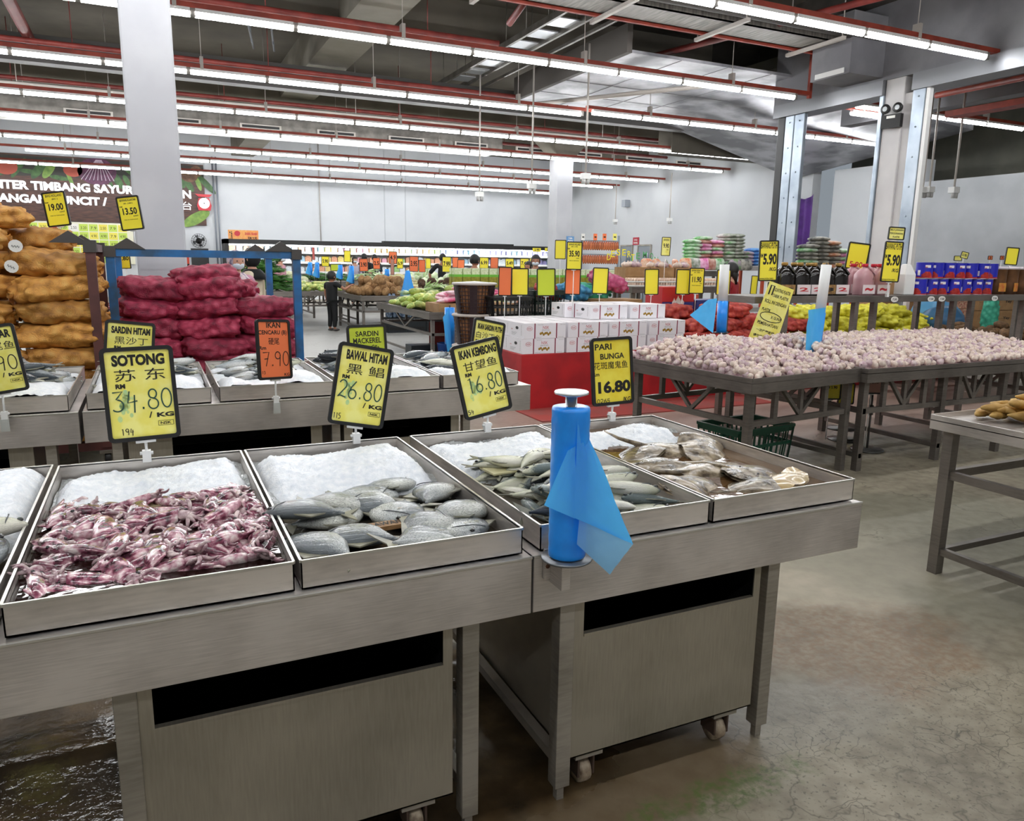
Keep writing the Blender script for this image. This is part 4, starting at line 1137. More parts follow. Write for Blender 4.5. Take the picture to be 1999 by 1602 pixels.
def trolley(loc, X, Yd, post, col, label, deck, cap=True, rz=0):
    t = empty('platform_trolley', loc, rz, label, 'trolley')
    MB().bx(0, X, 0, Yd, deck - .05, deck).bx(-.03, X + .03, -.02, .04, deck - .08, deck - .02).bx(-.03, X + .03, Yd - .04, Yd + .02, deck - .08, deck - .02).build('deck', col, t)
    for x in (0, X):
        for y in (0, Yd):
            MB().bx(x - .03, x + .03, y - .03, y + .03, deck - .06, post).build('post', col, t)
            c = MB().bx(x - .05, x + .05, y - .05, y + .05, deck - .1, deck - .08).build('castor', DSTEEL, t)
            Mx = Matrix.Translation((x - .02, y, .065)) @ Matrix.Rotation(R(90), 4, 'Y')
            MB().lathe([(.002, 0), (.06, 0), (.065, .01), (.065, .03), (.06, .04), (.002, .04)], 16, M=Mx).build('wheel', BLACK, c)
            MB().bx(x - .03, x + .03, y - .012, y + .012, .06, deck - .09).build('fork', DSTEEL, c)
    capm = mat('scuffed dark cap', '#4a4644', .6, .2)
    for i in (0, 1):
        y = (0, Yd)[i]
        x_ = (0, X)[i]
        if cap is True: MB().bx(0, X, y - .025, y + .025, post - .075, post - .02).build('top_rail', col, t)
        else: MB().bx(x_ - .025, x_ + .025, 0, Yd, post - .075, post - .02).build('top_rail', col, t)
        if cap:
            for x, s_ in ((0, 1), (X, -1)):
                mb = MB(); c = x + s_ * .12
                mb.add([(c - .12, y - .035, post - .02), (c + .12, y - .035, post - .02), (c, y - .035, post + .06), (c - .12, y + .035, post - .02), (c + .12, y + .035, post - .02), (c, y + .035, post + .06)],
                       [(0, 1, 2), (5, 4, 3), (0, 3, 4, 1), (1, 4, 5, 2), (2, 5, 3, 0)])
                mb.bx(x - .04, x + .04, y - .04, y + .04, post - .08, post)
                mb.build('corner_cap', capm, t)
    return t


BROWN = mat('maroon painted steel', '#5f3733', .5, 0, .2, 6, '#4a2a28'); BLUE = mat('blue painted steel', '#1f6aa8', .45, 0, .2, 6, '#2f4f6e')
trolley((-1.75, 6.02, 0), 1.4, 1.15, 1.6, BROWN, 'maroon platform trolley stacked with orange brown sacks', .22, 2)
trolley((-.25, 6.45, 0), 1.34, 1.6, 1.57, BLUE, 'blue platform trolley stacked with crimson onion sacks', .22)
sy = Stock([make_sack(i, SACK_Y, .27, .17, .09, .016, 15, 'onion_sack') for i in range(4)]); sr = Stock([make_sack(i + 20, SACK_R, .255, .17, .093, .014, 17, 'onion_sack') for i in range(4)])
CW = {0: 'left', 1: 'middle', 2: 'right'}
for c_ in range(3):
    for l in range(9 if c_ < 2 else 8):
        x = -1.58 + c_ * .5 + rnd.uniform(-.03, .03); y = 6.12 + rnd.uniform(-.05, .05) + .012 * l
        sy.put(c_ + l * 2, (x, y, .22 + l * .162), (R(rnd.uniform(-7, 7)), R(rnd.uniform(-8, 8)), R(rnd.uniform(-22, 22) + 180 * (l % 2))), rnd.uniform(.96, 1.06), 'orange brown sack in the %s layer of its stack, %s column' % (OR2[l], CW[c_]), 'orange brown sacks on the maroon trolley', 'sack')
for l in range(5, 9):
    sy.put(l, (-.75 + .02 * (l % 2), 6.55, .22 + l * .162), (0, R(rnd.uniform(-8, 8)), R(60 + 12 * l)), 1, 'orange brown sack behind the right column, %s layer' % OR2[l], 'orange brown sacks on the maroon trolley', 'sack')
sy.put(1, (-.98, 6.3, 1.66), (R(5), R(-6), R(20)), .95, 'orange brown sack topmost on its stack', 'orange brown sacks on the maroon trolley', 'sack')
CX = [-.03, .44, .88]; NL = [7, 7, 6]
for c_ in range(3):
    for l in range(NL[c_]):
        x = CX[c_] + rnd.uniform(-.02, .02) + (.03 if c_ == 0 and l > 4 else 0); y = 6.72 + rnd.uniform(-.04, .04) + (.02 * l if c_ != 1 else .01 * l)
        sr.put(c_ * 2 + l, (x, y, .22 + l * .157), (R(rnd.uniform(-8, 8)), R(rnd.uniform(-8, 8)), R(rnd.uniform(-16, 16) + 180 * (l % 2))), rnd.uniform(.95, 1.03), 'crimson onion sack in the %s layer of its stack, %s column' % (OR2[l], CW[c_]), 'crimson sacks on the blue trolley', 'sack')
for i, (x, y, l, a) in enumerate(((.1, 7.3, 6, 20), (.62, 7.3, 6, -15), (.6, 7.25, 5, 5), (.05, 7.3, 5, 12), (.95, 7.35, 5, 70), (.42, 6.9, 6.9, 12))):
    sr.put(i, (x, y, .22 + l * .15), (R(4), R(-5), R(a)), .98, 'crimson onion sack behind the front columns, ' + ['back left top', 'back middle top', 'back middle lower', 'back left lower', 'back right', 'lying across the very top'][i], 'crimson sacks on the blue trolley', 'sack')
# white tags on two sacks
for i, (px, py) in enumerate(((30, 480), (22, 520))):
    p = at(px, py, Y=5.9); mb = MB().slab(arc(0, 0, .045, .04, 0, 330, 12), .003); text(mb, '~~~', -.025, -.012, .05, .018, 1, -.001, 0)
    o = mb.build('paper_tag', [WCARD, mat('grey print', '#8a8a86', .6)], None, p, R(-20)); o.rotation_euler.y = R(20 * i + 5)
    tag(o, 'torn white paper tag on the %s orange brown sack' % ('upper', 'lower')[i], 'tag')

# ---------------------------------------------------------------- garlic tables
def frame_table(name, x0, x1, y0, y1, z, label, loc=(0, 0, 0), rz=0, apron=.085, legs=None, group='steel produce tables', truss=True, lip=.02, legw=.05, low=True, m=None, topm=None):
    t = empty(name, loc, rz, label, 'table', group); m = m or TSTEEL
    mb = MB(); w = .004
    mb.bx(x0, x1, y0, y0 + w, z - apron, z + lip).bx(x0, x1, y1 - w, y1, z - apron, z + lip).bx(x0, x0 + w, y0, y1, z - apron, z + lip).bx(x1 - w, x1, y0, y1, z - apron, z + lip).bx(x0, x1, y0, y1, z - .02, z - .012)
    mb.build('table_top', topm or m, t, bevel=.002)
    xs = legs or (x0 + .05, x1 - .05 - legw); ys = (y0 + .05, y1 - .05 - legw)
    for x in xs:
        for y in ys: MB().bx(x, x + legw, y, y + legw, 0, z - .01).build('leg', m, t)
        MB().bx(x + .01, x + legw - .01, ys[0], ys[1], .1, .135).build('stretcher', m, t)
    za = z - apron - .2
    for y in ys:
        yc = y + legw / 2
        mb = MB().bx(min(xs) + .006, max(xs), yc - .015, yc + .015, za - .04, za)
        if truss:
            n = max(1, len(xs) - 1)
            for i in range(n):
                a, b_ = sorted(xs)[i] + legw, sorted(xs)[i + 1]; c = (a + b_) / 2; q = (b_ - a) * .27
                for s_ in (-1, 1): mb.bar((c + s_ * q, yc, z - .02), (c, yc, za), .025, .025); mb.bx(c + s_ * q - .02, c + s_ * q + .02, yc - .015, yc + .015, za, z - .02)
                mb.bx(c - .015, c + .015, yc - .014, yc + .014, za, z - .02)
        mb.build('truss', m, t)
    for x in (min(xs), max(xs)):
        mb = MB().bx(x + legw / 2 - .015, x + legw / 2 + .015, ys[0], ys[1], za - .04, za)
        if truss:
            c = (ys[0] + ys[1]) / 2; q = (ys[1] - ys[0]) * .25
            for s_ in (-1, 1): mb.bar((x + legw / 2, c + s_ * q, z - .02), (x + legw / 2, c, za), .025, .025)
        mb.build('side_truss', m, t)
    return t


RZ1 = R(7)
frame_table('produce_table', 0, 1.2, 0, 1.25, .76, 'steel table heaped with garlic, its corner pointing at the fish counter', (3.49, 3.75, 0), RZ1)
frame_table('produce_table', 4.64, 7.1, 3.83, 5.12, .76, 'long steel table heaped with garlic below the bottle shelf', legs=(4.68, 5.55, 6.3, 7.0))
GAR = mat('garlic skin', '#ece3d4', .5, 0, .3, 30, '#c9b0a4', rand=.12, bump=.15, bscale=50)
GARP = mat('purple garlic skin', '#dfd2cc', .5, 0, .45, 30, '#ab8894', rand=.14, bump=.15, bscale=50)


def bulb_shape(mb, seed, M=None, n=14, m=0):
    r = random.Random(seed); k = r.choice((5, 6, 7))
    prof = [(.004, 0), (.012, .001), (.019, .006), (.0255, .015), (.025, .024), (.019, .033), (.009, .038), (.004, .042), (.0026, .047 + r.random() * .006)]
    mb.lathe(prof, n, m=m, M=M, lobe=.07, nl=k)


def make_bulb(seed, m):
    def build():
        mb = MB(); bulb_shape(mb, seed); o = mb.build('garlic_bulb', m); return o
    return build


gar = Stock([make_bulb(1, GAR), make_bulb(2, GAR), make_bulb(3, GARP), make_bulb(4, GAR), make_bulb(5, GARP)])
def mound1(u, v): return .012 + .16 * min(1, min(u, 1 - u) / .22, v / .5 if v < .5 else 1, (1.06 - v) / .2) ** .8 * (.75 + .25 * v)
def mound2(u, v): return .02 + .13 * min(1, u / .06 + .3, v / .55, (1.05 - v) / .15) ** .8
spots = []; rg_ = random.Random(5)
T1 = Matrix.Translation((3.49, 3.75, 0)) @ Matrix.Rotation(RZ1, 4, 'Z')
for (M, W, D, fn, k) in ((T1, 1.18, 1.23, mound1, 0), (Matrix.Translation((4.66, 3.845, 0)), 2.42, 1.26, mound2, 1)):
    st = .047; ny = int(D / (st * .87)); nx = int(W / st)
    for j in range(ny):
        for i in range(nx):
            x = (i + .5 * (j % 2) + .5 + rg_.uniform(-.3, .3)) * st; y = (j + .6 + rg_.uniform(-.3, .3)) * st * .87
            if x > W - .04 or x < .035 or y < .045: continue
            z = .76 + fn(x / W, y / D) - .022 + rg_.uniform(-.008, .012); p = M @ Vector((x, y, z)); spots.append((dist(p), p, k))
spots.sort(key=lambda s_: s_[0])
rest = MB()
for i, (d, p, k) in enumerate(spots):
    rot = (R(rg_.gauss(0, 45)), R(rg_.gauss(0, 45)), rg_.uniform(0, 6.28)); s_ = rg_.uniform(.8, 1.22)
    if i < 300:
        gar.put(rg_.randrange(5), p, rot, s_, 'garlic bulb near the front of the %s garlic heap' % ('cornerwise', 'long')[k], 'garlic bulbs on the %s table' % ('cornerwise', 'long')[k], 'garlic')
    else:
        bulb_shape(rest, i % 7, Matrix.Translation(p) @ Euler(rot).to_matrix().to_4x4() @ Matrix.Scale(s_, 4), 9, 0 if rg_.random() < .65 else 1)
tag(rest.build('garlic_bulbs', [GAR, GARP]), 'mass of garlic bulbs filling both tables behind the front ones', 'garlic', None, 'stuff')
for M, W, D, fn, lb in ((T1, 1.18, 1.23, mound1, 'cornerwise'), (Matrix.Translation((4.66, 3.845, 0)), 2.42, 1.26, mound2, 'long')):
    o = MB().grid(lambda u, v: M @ Vector((.01 + u * (W - .01), .01 + v * (D - .02), .752 + max(0, fn(u, v) - .04))), 24, 16).build('garlic_skins', GARP)
    tag(o, 'loose garlic skins filling the inside of the %s heap' % lb, 'garlic', None, 'stuff')

# bag rolls among the garlic
def tall_roll(base, top, rr, label, flag, seed):
    """white core tube above a blue bag roll on a leaning rod, one bag hanging off it"""
    base = Vector(base); top = Vector(top); d = top - base
    t = empty('bag_roll_holder', base, 0, label, 'bag roll')
    k = .46
    MB().tube((0, 0, 0), d * k, rr, 20).build('bag_roll', ROLLB, t)
    MB().tube(d * k, d * .985, rr * .92, 20).build('core_tube', WHITE, t)
    MB().tube(-d.normalized() * .12, d, .008, 8).tube(-d.normalized() * .006, Vector(), rr * 1.5, 16).build('spindle', BLACK, t)
    mb = MB(); sheet(mb, [Vector(p) - base for p in flag], 16, .012, seed); mb.build('loose_bag', FILM, t)
    return t


A = at(1408, 648, Y=5.0); B = at(1415, 514, Y=5.0)
tall_roll(A, B, .042, 'blue bag roll with a white core above, at the back of the cornerwise garlic heap', [at(1400, 582, Y=4.94), at(1382, 585, Y=4.92), at(1347, 615, Y=4.85), at(1392, 650, Y=4.92)], 3)
A = at(1590, 690, Y=4.55); B = at(1614, 514, Y=4.55)
tall_roll(A, B, .044, 'blue bag roll with a white core above, standing between the two garlic tables', [at(1612, 600, Y=4.49), at(1578, 605, Y=4.46), at(1572, 690, Y=4.44), at(1600, 690, Y=4.46)], 5)

# raised bottle shelf over the back of the garlic
t = empty('bottle_shelf', (0, 0, 0), 0, 'raised steel shelf of sauce jugs and tins behind the garlic', 'shelf')
MB().bx(4.72, 9.2, 5.12, 5.62, 1.175, 1.235).build('shelf_board', TSTEEL, t, bevel=.003)
for x in (5.1, 5.97, 6.22, 7.17, 7.36, 7.64, 8.5):
    MB().bx(x - .025, x + .025, 5.125, 5.175, .74 if x < 7.1 else 0, 1.18).build('post', TSTEEL, t)
for x in (4.8, 6.22, 7.4, 9.1): MB().bx(x - .025, x + .025, 5.56, 5.61, 0, 1.18).build('post', TSTEEL, t)
for x in (6.45, 6.97, 7.13, 7.95):
    o = MB().slab(arc(0, 0, .05, .027, 0, 345, 20), .003); text(o, '7.50', -.03, -.01, .06, .02, 1, -.001, .03)
    tag(o.build('shelf_ticket', [WCARD, INK], None, (x, 5.112, 1.2)), 'small white price ticket on the bottle shelf edge, %s' % {6.45: 'below the pink jugs', 6.97: 'below the first tin', 7.13: 'below the second tin', 7.95: 'below the last tins'}[x], 'ticket')

# jugs
JB = mat('black sauce jug', '#17120f', .18, coat=.4); JP = mat('pink syrup jug', '#b98a90', .3, coat=.3, sss=.1)
LABW = mat('jug label', '#e5d8d8', .5); LABD = mat('dark food label', '#5a3a2a', .5, 0, .4, 30, '#b08a50')


def make_jug(body, cap, lab, lt):
    def build():
        mb = MB(); n = 24; vs = []; fs = []
        prof = [(.0, .085), (.006, .09), (.08, .09), (.15, .09), (.19, .088), (.22, .075), (.245, .05), (.258, .026), (.272, .024)]
        for z, r in prof:
            for j in range(n):
                a = 2 * math.pi * j / n; q = 1 / max(abs(math.cos(a)), abs(math.sin(a))); q = 1 + (q - 1) * (.45 if z < .2 else .2)
                vs.append((r * q * math.cos(a), .75 * r * q * math.sin(a), z))
        for i in range(len(prof) - 1):
            for j in range(n): a = i * n + j; b_ = i * n + (j + 1) % n; fs.append((a, b_, b_ + n, a + n))
        fs.append(tuple(range(n - 1, -1, -1))); fs.append(tuple(range((len(prof) - 1) * n, len(prof) * n)))
        mb.add(vs, fs, 0, True); o = mb.build('sauce_jug', body)
        MB().lathe([(0, .268), (.029, .268), (.029, .292), (.026, .296), (0, .296)], 18).build('cap', cap, o)
        MB().path([(.05, -.055, .15), (.072, -.06, .2), (.04, -.045, .243), (.02, -.02, .262)], .011, 8).build('handle', body, o)
        k = MB().bx(-.075, .075, -.076, -.0705, .015, .1); text(k, lt, -.05, .04, .1, .035, 1, -.077, .03)
        k.build('label', [lab, REDINK if lt != '3' else INK], o)
        return o
    return build


BRASS = mat('brown gold cap', '#b08a4a', .4, .3); REDC = mat('red cap', '#c8283c', .35)
jg = Stock([make_jug(JB, BRASS, LABW, '2'), make_jug(JB, BRASS, LABD, '3'), make_jug(JP, REDC, LABW, '~')])
for i, (px, v, y) in enumerate(((1527, 1, 5.25), (1545, 1, 5.42), (1557, 0, 5.25), (1574, 1, 5.44), (1584, 0, 5.25), (1606, 1, 5.25), (1632, 0, 5.25))):
    jg.put(v, (at(px, 577, Y=y).x, y, 1.235), (0, 0, R(rnd.uniform(-6, 6))), 1, 'dark sauce jug on the bottle shelf, %s' % ['leftmost', 'back row behind the leftmost', 'second in the front row', 'back row behind the second', 'third in the front row', 'half behind the white core tube', 'rightmost, beside the pink jugs'][i], 'dark sauce jugs on the shelf', 'jug')
for i, (px, y) in enumerate(((1660, 5.42), (1683, 5.25), (1712, 5.25), (1700, 5.45))):
    jg.put(2, (at(px, 577, Y=y).x, y, 1.235), (0, 0, R(rnd.uniform(-6, 6))), 1, 'pink jug with a red cap, %s' % ['back left', 'front left', 'front right beside the price card', 'back right'][i], 'pink jugs on the shelf', 'jug')
o = MB()
o.add([(0, 0, 0), (.15, 0, 0), (.15, .12, 0), (0, .12, 0), (0, 0, .2), (.15, 0, .2), (.15, .12, .2), (0, .12, .2), (.04, .03, .3), (.1, .03, .3), (.1, .09, .3), (.04, .09, .3)],
      [(3, 2, 1, 0), (0, 1, 5, 4), (1, 2, 6, 5), (2, 3, 7, 6), (3, 0, 4, 7), (4, 5, 9, 8), (5, 6, 10, 9), (6, 7, 11, 10), (7, 4, 8, 11), (8, 9, 10, 11)])
tag(o.build('white_canister', WHITE, None, (6.68, 5.2, 1.235), bevel=.01), 'plain white canister between the pink jugs and the blue tins', 'canister')

# tins
TB = mat('blue tin label', '#1c1fb0', .3, coat=.3); TR = mat('tomato print', '#d0342a', .35, 0, .4, 40, '#8f1c18'); TS = mat('tin rim', '#b9b9c4', .3, .8)
LOGO = mat('tin logo', '#efe6e6', .4)


def make_tin():
    mb = MB(); n = 36; r = .078; h = .16; zs = [.004 + (h - .008) * i / 12 for i in range(13)]; vs = []; fs = []; ms = []
    for z in zs:
        for j in range(n): a = 2 * math.pi * j / n; vs.append((r * math.cos(a), r * math.sin(a), z))
    for i in range(12):
        for j in range(n):
            a = j * n; fs.append((i * n + j, i * n + (j + 1) % n, (i + 1) * n + (j + 1) % n, (i + 1) * n + j))
            th = (j + .5) / n * 360; d = (th - 250) ; top = 4.6 - (d / 20) ** 2 * .8
            ms.append(2 if i < 1 else 2 if (abs(d) < 45 and 1 <= i < top) else 3 if (abs(d) < 22 and i in (8, 9) and ((d / 24) ** 2 + ((i - 8.5) / 1.4) ** 2) < 1) else 3 if (-70 < d < -52 and 2 <= i <= 5) else 0)
    o_ = len(mb.v); mb.v += vs; mb.f += fs; mb.m += ms; mb.s += [True] * len(fs)
    text(mb, 'ALIA', -.03, .104, .026, .013, 2, -.0785, .05, Matrix.Rotation(R(-20), 4, 'Z'))
    o = mb.build('food_tin', [TB, TB, TR, LOGO])
    MB().lathe([(.0, .0), (.079, .0), (.08, .003), (.078, .005)], n).lathe([(.078, .155), (.08, .157), (.08, .16), (.074, .16), (.073, .157), (0, .157)], n).build('rim', TS, o)
    return o


tn = Stock([make_tin]); k = 0
for l in range(2):
    for i in range(7):
        tn.put(0, (6.93 + i * .172 + (.08 if l else 0) + .0, 5.25 + rnd.uniform(-.01, .02), 1.235 + l * .162), (0, 0, R(rnd.choice((-50, -8, 0, 6, 12)))), 1, 'blue tomato tin, %s in the %s layer' % (['first', 'second', 'third', 'fourth', 'fifth', 'sixth', 'seventh'][i], ('lower', 'upper')[l]), 'blue tins on the shelf', 'tin')
# brown tubs
TUBB = mat('brown tub', '#7a5232', .35, 0, .3, 12, '#5a3a22', coat=.2)
def make_tub():
    mb = MB().lathe([(0, 0), (.08, 0), (.09, .12), (.092, .26), (.094, .262), (0, .262)], 24)
    o = mb.build('sweet_tub', TUBB)
    MB().lathe([(0, .262), (.097, .262), (.097, .29), (0, .292)], 24).build('lid', mat('pale lid', '#e4d9de', .4), o)
    k = MB().grid(lambda u, v: Vector((.0935 * math.cos(R(230 + 80 * u)), .0935 * math.sin(R(230 + 80 * u)), .03 + .09 * v)), 10, 2); k.build('label', mat('red yellow label', '#d8a53c', .5, 0, .5, 14, '#b8402c'), o)
    return o
tb = Stock([make_tub])
for i in range(4): tb.put(0, (8.2 + (i % 3) * .2, 5.28 + .2 * (i // 3), 1.235), (0, 0, R(20 * i)), 1, 'brown tub with a pale lid right of the tins, %s' % ['first', 'second', 'third', 'behind'][i], 'brown tubs on the shelf', 'tub')
# cartons with pale tops behind the shelf items
for i in range(2):
    o = MB().bx(0, .22, 0, .25, 0, .2).bx(.01, .21, .01, .24, .2, .24, 1).build('carton', [mat('kraft card', '#a9855c', .75, 0, .15, 8, '#9a764e'), mat('pale packets', '#d8d0b8', .6, 0, .4, 40, '#a89c80')], None, (6.78 + .24 * i, 5.34, 1.235))
    tag(o, 'small brown carton of pale packets behind the %s' % ('white canister', 'first blue tins')[i], 'carton')
# ---------------------------------------------------------------- cards over the garlic
def cam_card(px, py, Y, pw, ph, card, items, label, roll=0, stem=None, rz=None, group=None, clip=None, pitch=0, back=False):
    """card given by its place and size in the photo, standing at depth Y and turned roughly to the aisle"""
    p = at(px, py, Y=Y); d = dist(p)
    return price_card(p, pw * d / F_PX, ph * d / F_PX, card, items, label, -YAW * .9 if rz is None else rz, roll, pitch, stem, clip, group)


BP = [('q', '', .06, .02, .94, .98, 6)]
BW = lambda a: [('t', 'BAWANG PUTIH', .08, .80, .92, .95, 1, .0), ('t', 'RM', .05, .58, .2, .68, 1, .0), ('t', '5.90', .22, .40, .92, .68, 1, .04), ('t', '/KG', .55, .25, .90, .34, 1, .03), ('t', 'BAWANG PUTIH 5.90/KG', .06, .04, .8, .08, 1, .0)]
cam_card(1500, 509, 5.08, 38, 78, YEL, BW(0), 'tall yellow BAWANG PUTIH 5.90 card left of the dark jugs', R(-1.5), 1.235, clip=1)
cam_card(1741, 511, 5.08, 37, 78, YEL, BW(1), 'tall yellow BAWANG PUTIH 5.90 card beside the blue tins', R(2), 1.235, clip=1)
cam_card(1750, 455.5, 5.135, 33, 25, YELP, [('t', 'BILA JANGAN', .12, .66, .9, .82, 1, .02), ('t', 'PERGUNAKAN', .1, .42, .88, .57, 1, .02), ('t', 'PLASTIK', .3, .16, .72, .3, 1, .02)], 'small yellow wide card on a rod above the right 5.90 card', R(2), 1.5)
cam_card(1674, 500, 5.5, 44, 52, YEL, [('t', '5.90', .2, .1, .8, .3, 6, 0)], 'back of a tilted yellow card behind the pink jugs', R(6), 1.235)
cam_card(1975, 500, 5.6, 26, 34, YEL, [], 'blank yellow card above the brown tubs', R(3), 1.235)
cam_card(1883, 498, 7.2, 15, 13, YELP, [('t', '6.90', .2, .3, .8, .7, 1, .02)], 'tiny tilted yellow card poking up behind the blue tins', R(12), 1.25)
cam_card(1870, 504, 7.4, 16, 10, YELP, [], 'tiny level yellow card behind the blue tins', 0, 1.25)
cam_card(1933, 503, 7.4, 9, 8, ORA, [('t', '3', .3, .2, .7, .8, 1)], 'tiny orange card behind the right end of the tins', 0, 1.25)
cam_card(1956, 503, 7.4, 8, 8, ORA, [('t', '3', .3, .2, .7, .8, 1)], 'second tiny orange card behind the brown tubs', 0, 1.25)
cam_card(1472, 556, 6.0, 13, 36, YEL, [], 'narrow yellow card half hidden left of the tall 5.90 card', R(2), 1.1)
# instruction strip hanging off the shelf post
p = at(1506, 615, Y=5.03); T = Matrix.Rotation(-YAW * .8, 4, 'Z') @ Matrix.Rotation(R(16), 4, 'Y')
sub = MB().slab([(-.13, -.27), (.13, -.27), (.115, .26), (-.115, .27)], .002, 0)
for tx, a in (('GUNTING PLASTIK', (-.05, .2, .15, .03)), ('TARIK PLASTIK', (-.05, .15, .15, .028)), ('ROLL INI DENGAN', (-.1, .09, .2, .03)), ('PLASTIK', (-.1, .02, .08, .025)), ('X GUNA', (.0, -.03, .1, .025)), ('PEMERHATIAN', (-.1, -.1, .19, .028)), ('一次性塑胶袋', (-.09, -.16, .17, .025)), ('请勿乱拉 谢谢', (-.1, -.21, .19, .025))): text(sub, tx, a[0], a[1], a[2], a[3], 1, -.001, .02)
ribbon(sub, [(-.09, .16), (-.09, .24), (-.06, .24), (-.06, .16)], .012, 1); ribbon(sub, arc(.0, -.02, .1, .04, 0, 350, 16), .006, 1)
sub.v = [tuple(T @ Vector(v)) for v in sub.v]
tag(sub.build('instruction_card', [YELP, INK], None, p), 'long yellow instruction strip leaning from the shelf over the garlic', 'notice')

# ---------------------------------------------------------------- red plinth, cartons, sacks
REDC_ = mat('red cloth', '#b81f24', .6, 0, .15, 3, '#a01a20', bump=.15, bscale=6)
tag(MB().bx(3.36, 10.2, 6.9, 7.95, 0, .578).build('display_plinth', REDC_, bevel=.008), 'long red clad display platform under the white cartons and net sacks', 'platform')
tag(MB().bx(3.3, 6.2, 6.3, 6.95, 0, .012).build('red_mat', mat('faded red mat', '#a8443c', .7, 0, .2, 3, '#94504a')), 'faded red strip on the floor along the red platform', 'mat')
BOXW = mat('white printed carton', '#f0eef2', .5); GOLD = mat('gold print', '#b08a2c', .5, 0, .4, 60, '#8a6a1c'); MAROON = mat('maroon stripe', '#8c2440', .5)


def make_nsk():
    X, Yd, H = .482, .33, .152
    mb = MB().bx(0, X, 0, Yd, 0, H)
    text(mb, 'NSK', .215, .095, .07, .03, 1, -.0012, -.005); text(mb, 'BRAND', .205, .078, .09, .01, 2, -.0012, .0)
    for i in range(7): mb.poly([Vector((.19 + i * .018 + .012 * math.cos(a), -.0012, .048 + .009 * math.sin(i * 2.2) + .014 * math.sin(a))) for a in (R(q * 45 + 12 * i) for q in range(8))], 3)
    for p, q in zip(arc(.065, .1, .032, .02, 0, 330, 14), arc(.065, .1, .032, .02, 24, 354, 14)): ribbon(mb, [p, q], .0025, 1, -.0012)
    text(mb, 'NSK', .042, .091, .046, .018, 1, -.0014, 0)
    for x in (.12, .375): text(mb, 'FRESH GINGER', x + .04, .135, .06, .006, 2, -.0012, 0); text(mb, 'PRODUCE', x + .02, .008, .06, .006, 2, -.0012, 0)
    # end face (-X) with hand hole and print
    E = Matrix(((0, 1, 0, 0), (-1, 0, 0, Yd), (0, 0, 1, 0), (0, 0, 0, 1)))
    mb.poly([E @ Vector((.17 + .035 * math.cos(a) * 1, -.0012, .1 + .016 * math.sin(a))) for a in (R(q * 30) for q in range(12))], 4)
    for i in range(3): quad(mb, .04, .17 - .02 * i, .05 - i * .012, .053 - i * .012, 2, -.0012, E)
    for i in range(6): quad(mb, .27, .276, .03 + i * .018, .042 + i * .018, 2, -.0012, E)
    text(mb, 'NSK', .03, .075, .04, .012, 1, -.0012, 0, E)
    o = mb.build('printed_carton', [BOXW, REDINK, mat('grey print', '#8a8a86', .6), GOLD, BLACK])
    for x in (.118, .368): MB().bx(x, x + .012, -.001, Yd + .001, -.001, H + .001).build('strap', MAROON, o)
    MB().bx(.002, X - .002, .002, Yd - .002, H, H + .002).build('lid', mat('white carton lid', '#f6f4f6', .55, 0, .2, 8, '#dcd6da'), o)
    return o


nk = Stock([make_nsk]); NSKG = 'white cartons with red and gold print'
CO = ['leftmost', 'second from left', 'third from left', 'rightmost']
for l in range(2):
    for r_ in range(3):
        for i in range(4):
            if l == 1 and r_ == 1 and i > 4: continue
            nk.put(0, (3.375 + i * .505 + (.012 if l else 0) + rnd.uniform(-.004, .004), 6.91 + r_ * .345, .58 + l * .156), (0, 0, R(rnd.uniform(-.8, .8))), 1,
                   'white carton with red and gold print, %s layer, %s row, %s' % (('bottom', 'second')[l], ('front', 'middle', 'back')[r_], CO[i]), NSKG, 'carton')
for i in range(2):
    nk.put(0, (4.33 + i * .515, 7.2, .894), (0, 0, R(1)), 1, 'white carton with red and gold print, top layer front, %s' % ('left', 'right')[i], NSKG, 'carton')
    nk.put(0, (4.2 + i * .52, 7.54, .894), (0, 0, R(-1)), 1, 'white carton with red and gold print, top layer back, %s' % ('left', 'right')[i], NSKG, 'carton')

so = Stock([make_sack(i + 40, SACK_O, .24, .16, .085, .022, 13, 'onion_sack') for i in range(3)]); sl = Stock([make_sack(i + 60, SACK_L, .22, .16, .08, .02, 15, 'onion_sack') for i in range(3)])
k = 0
for (x, y, z, a) in ((5.62, 6.98, .58, 30), (5.75, 7.3, .58, -20), (5.7, 7.1, .72, 10), (5.9, 7.45, .72, 60), (6.1, 7.0, .58, 5), (6.15, 7.35, .58, -12), (6.1, 7.1, .73, 20), (6.2, 7.25, .88, -15), (6.45, 7.05, .58, -5), (6.5, 7.35, .58, 25),
                     (6.5, 7.2, .73, 8), (6.75, 7.0, .58, 10), (6.85, 7.3, .58, -30), (6.75, 7.15, .72, -12), (5.65, 7.5, .86, 10), (6.55, 7.45, .88, 40)):
    so.put(k, (x, y, z), (R(rnd.uniform(-8, 8)), R(rnd.uniform(-8, 8)), R(a)), 1.05, 'red net sack of onions on the red platform, %s' % ['by the white cartons, front', 'by the white cartons, back', 'by the white cartons, upper', 'by the white cartons, upper back', 'behind the blue bag film, low', 'middle back, low', 'middle, second layer', 'topmost of the heap', 'middle front, low', 'middle back right, low', 'right middle, second layer', 'right front, low', 'right back, low', 'right, second layer', 'top left', 'top right'][k], 'red net sacks on the platform', 'sack'); k += 1
k = 0
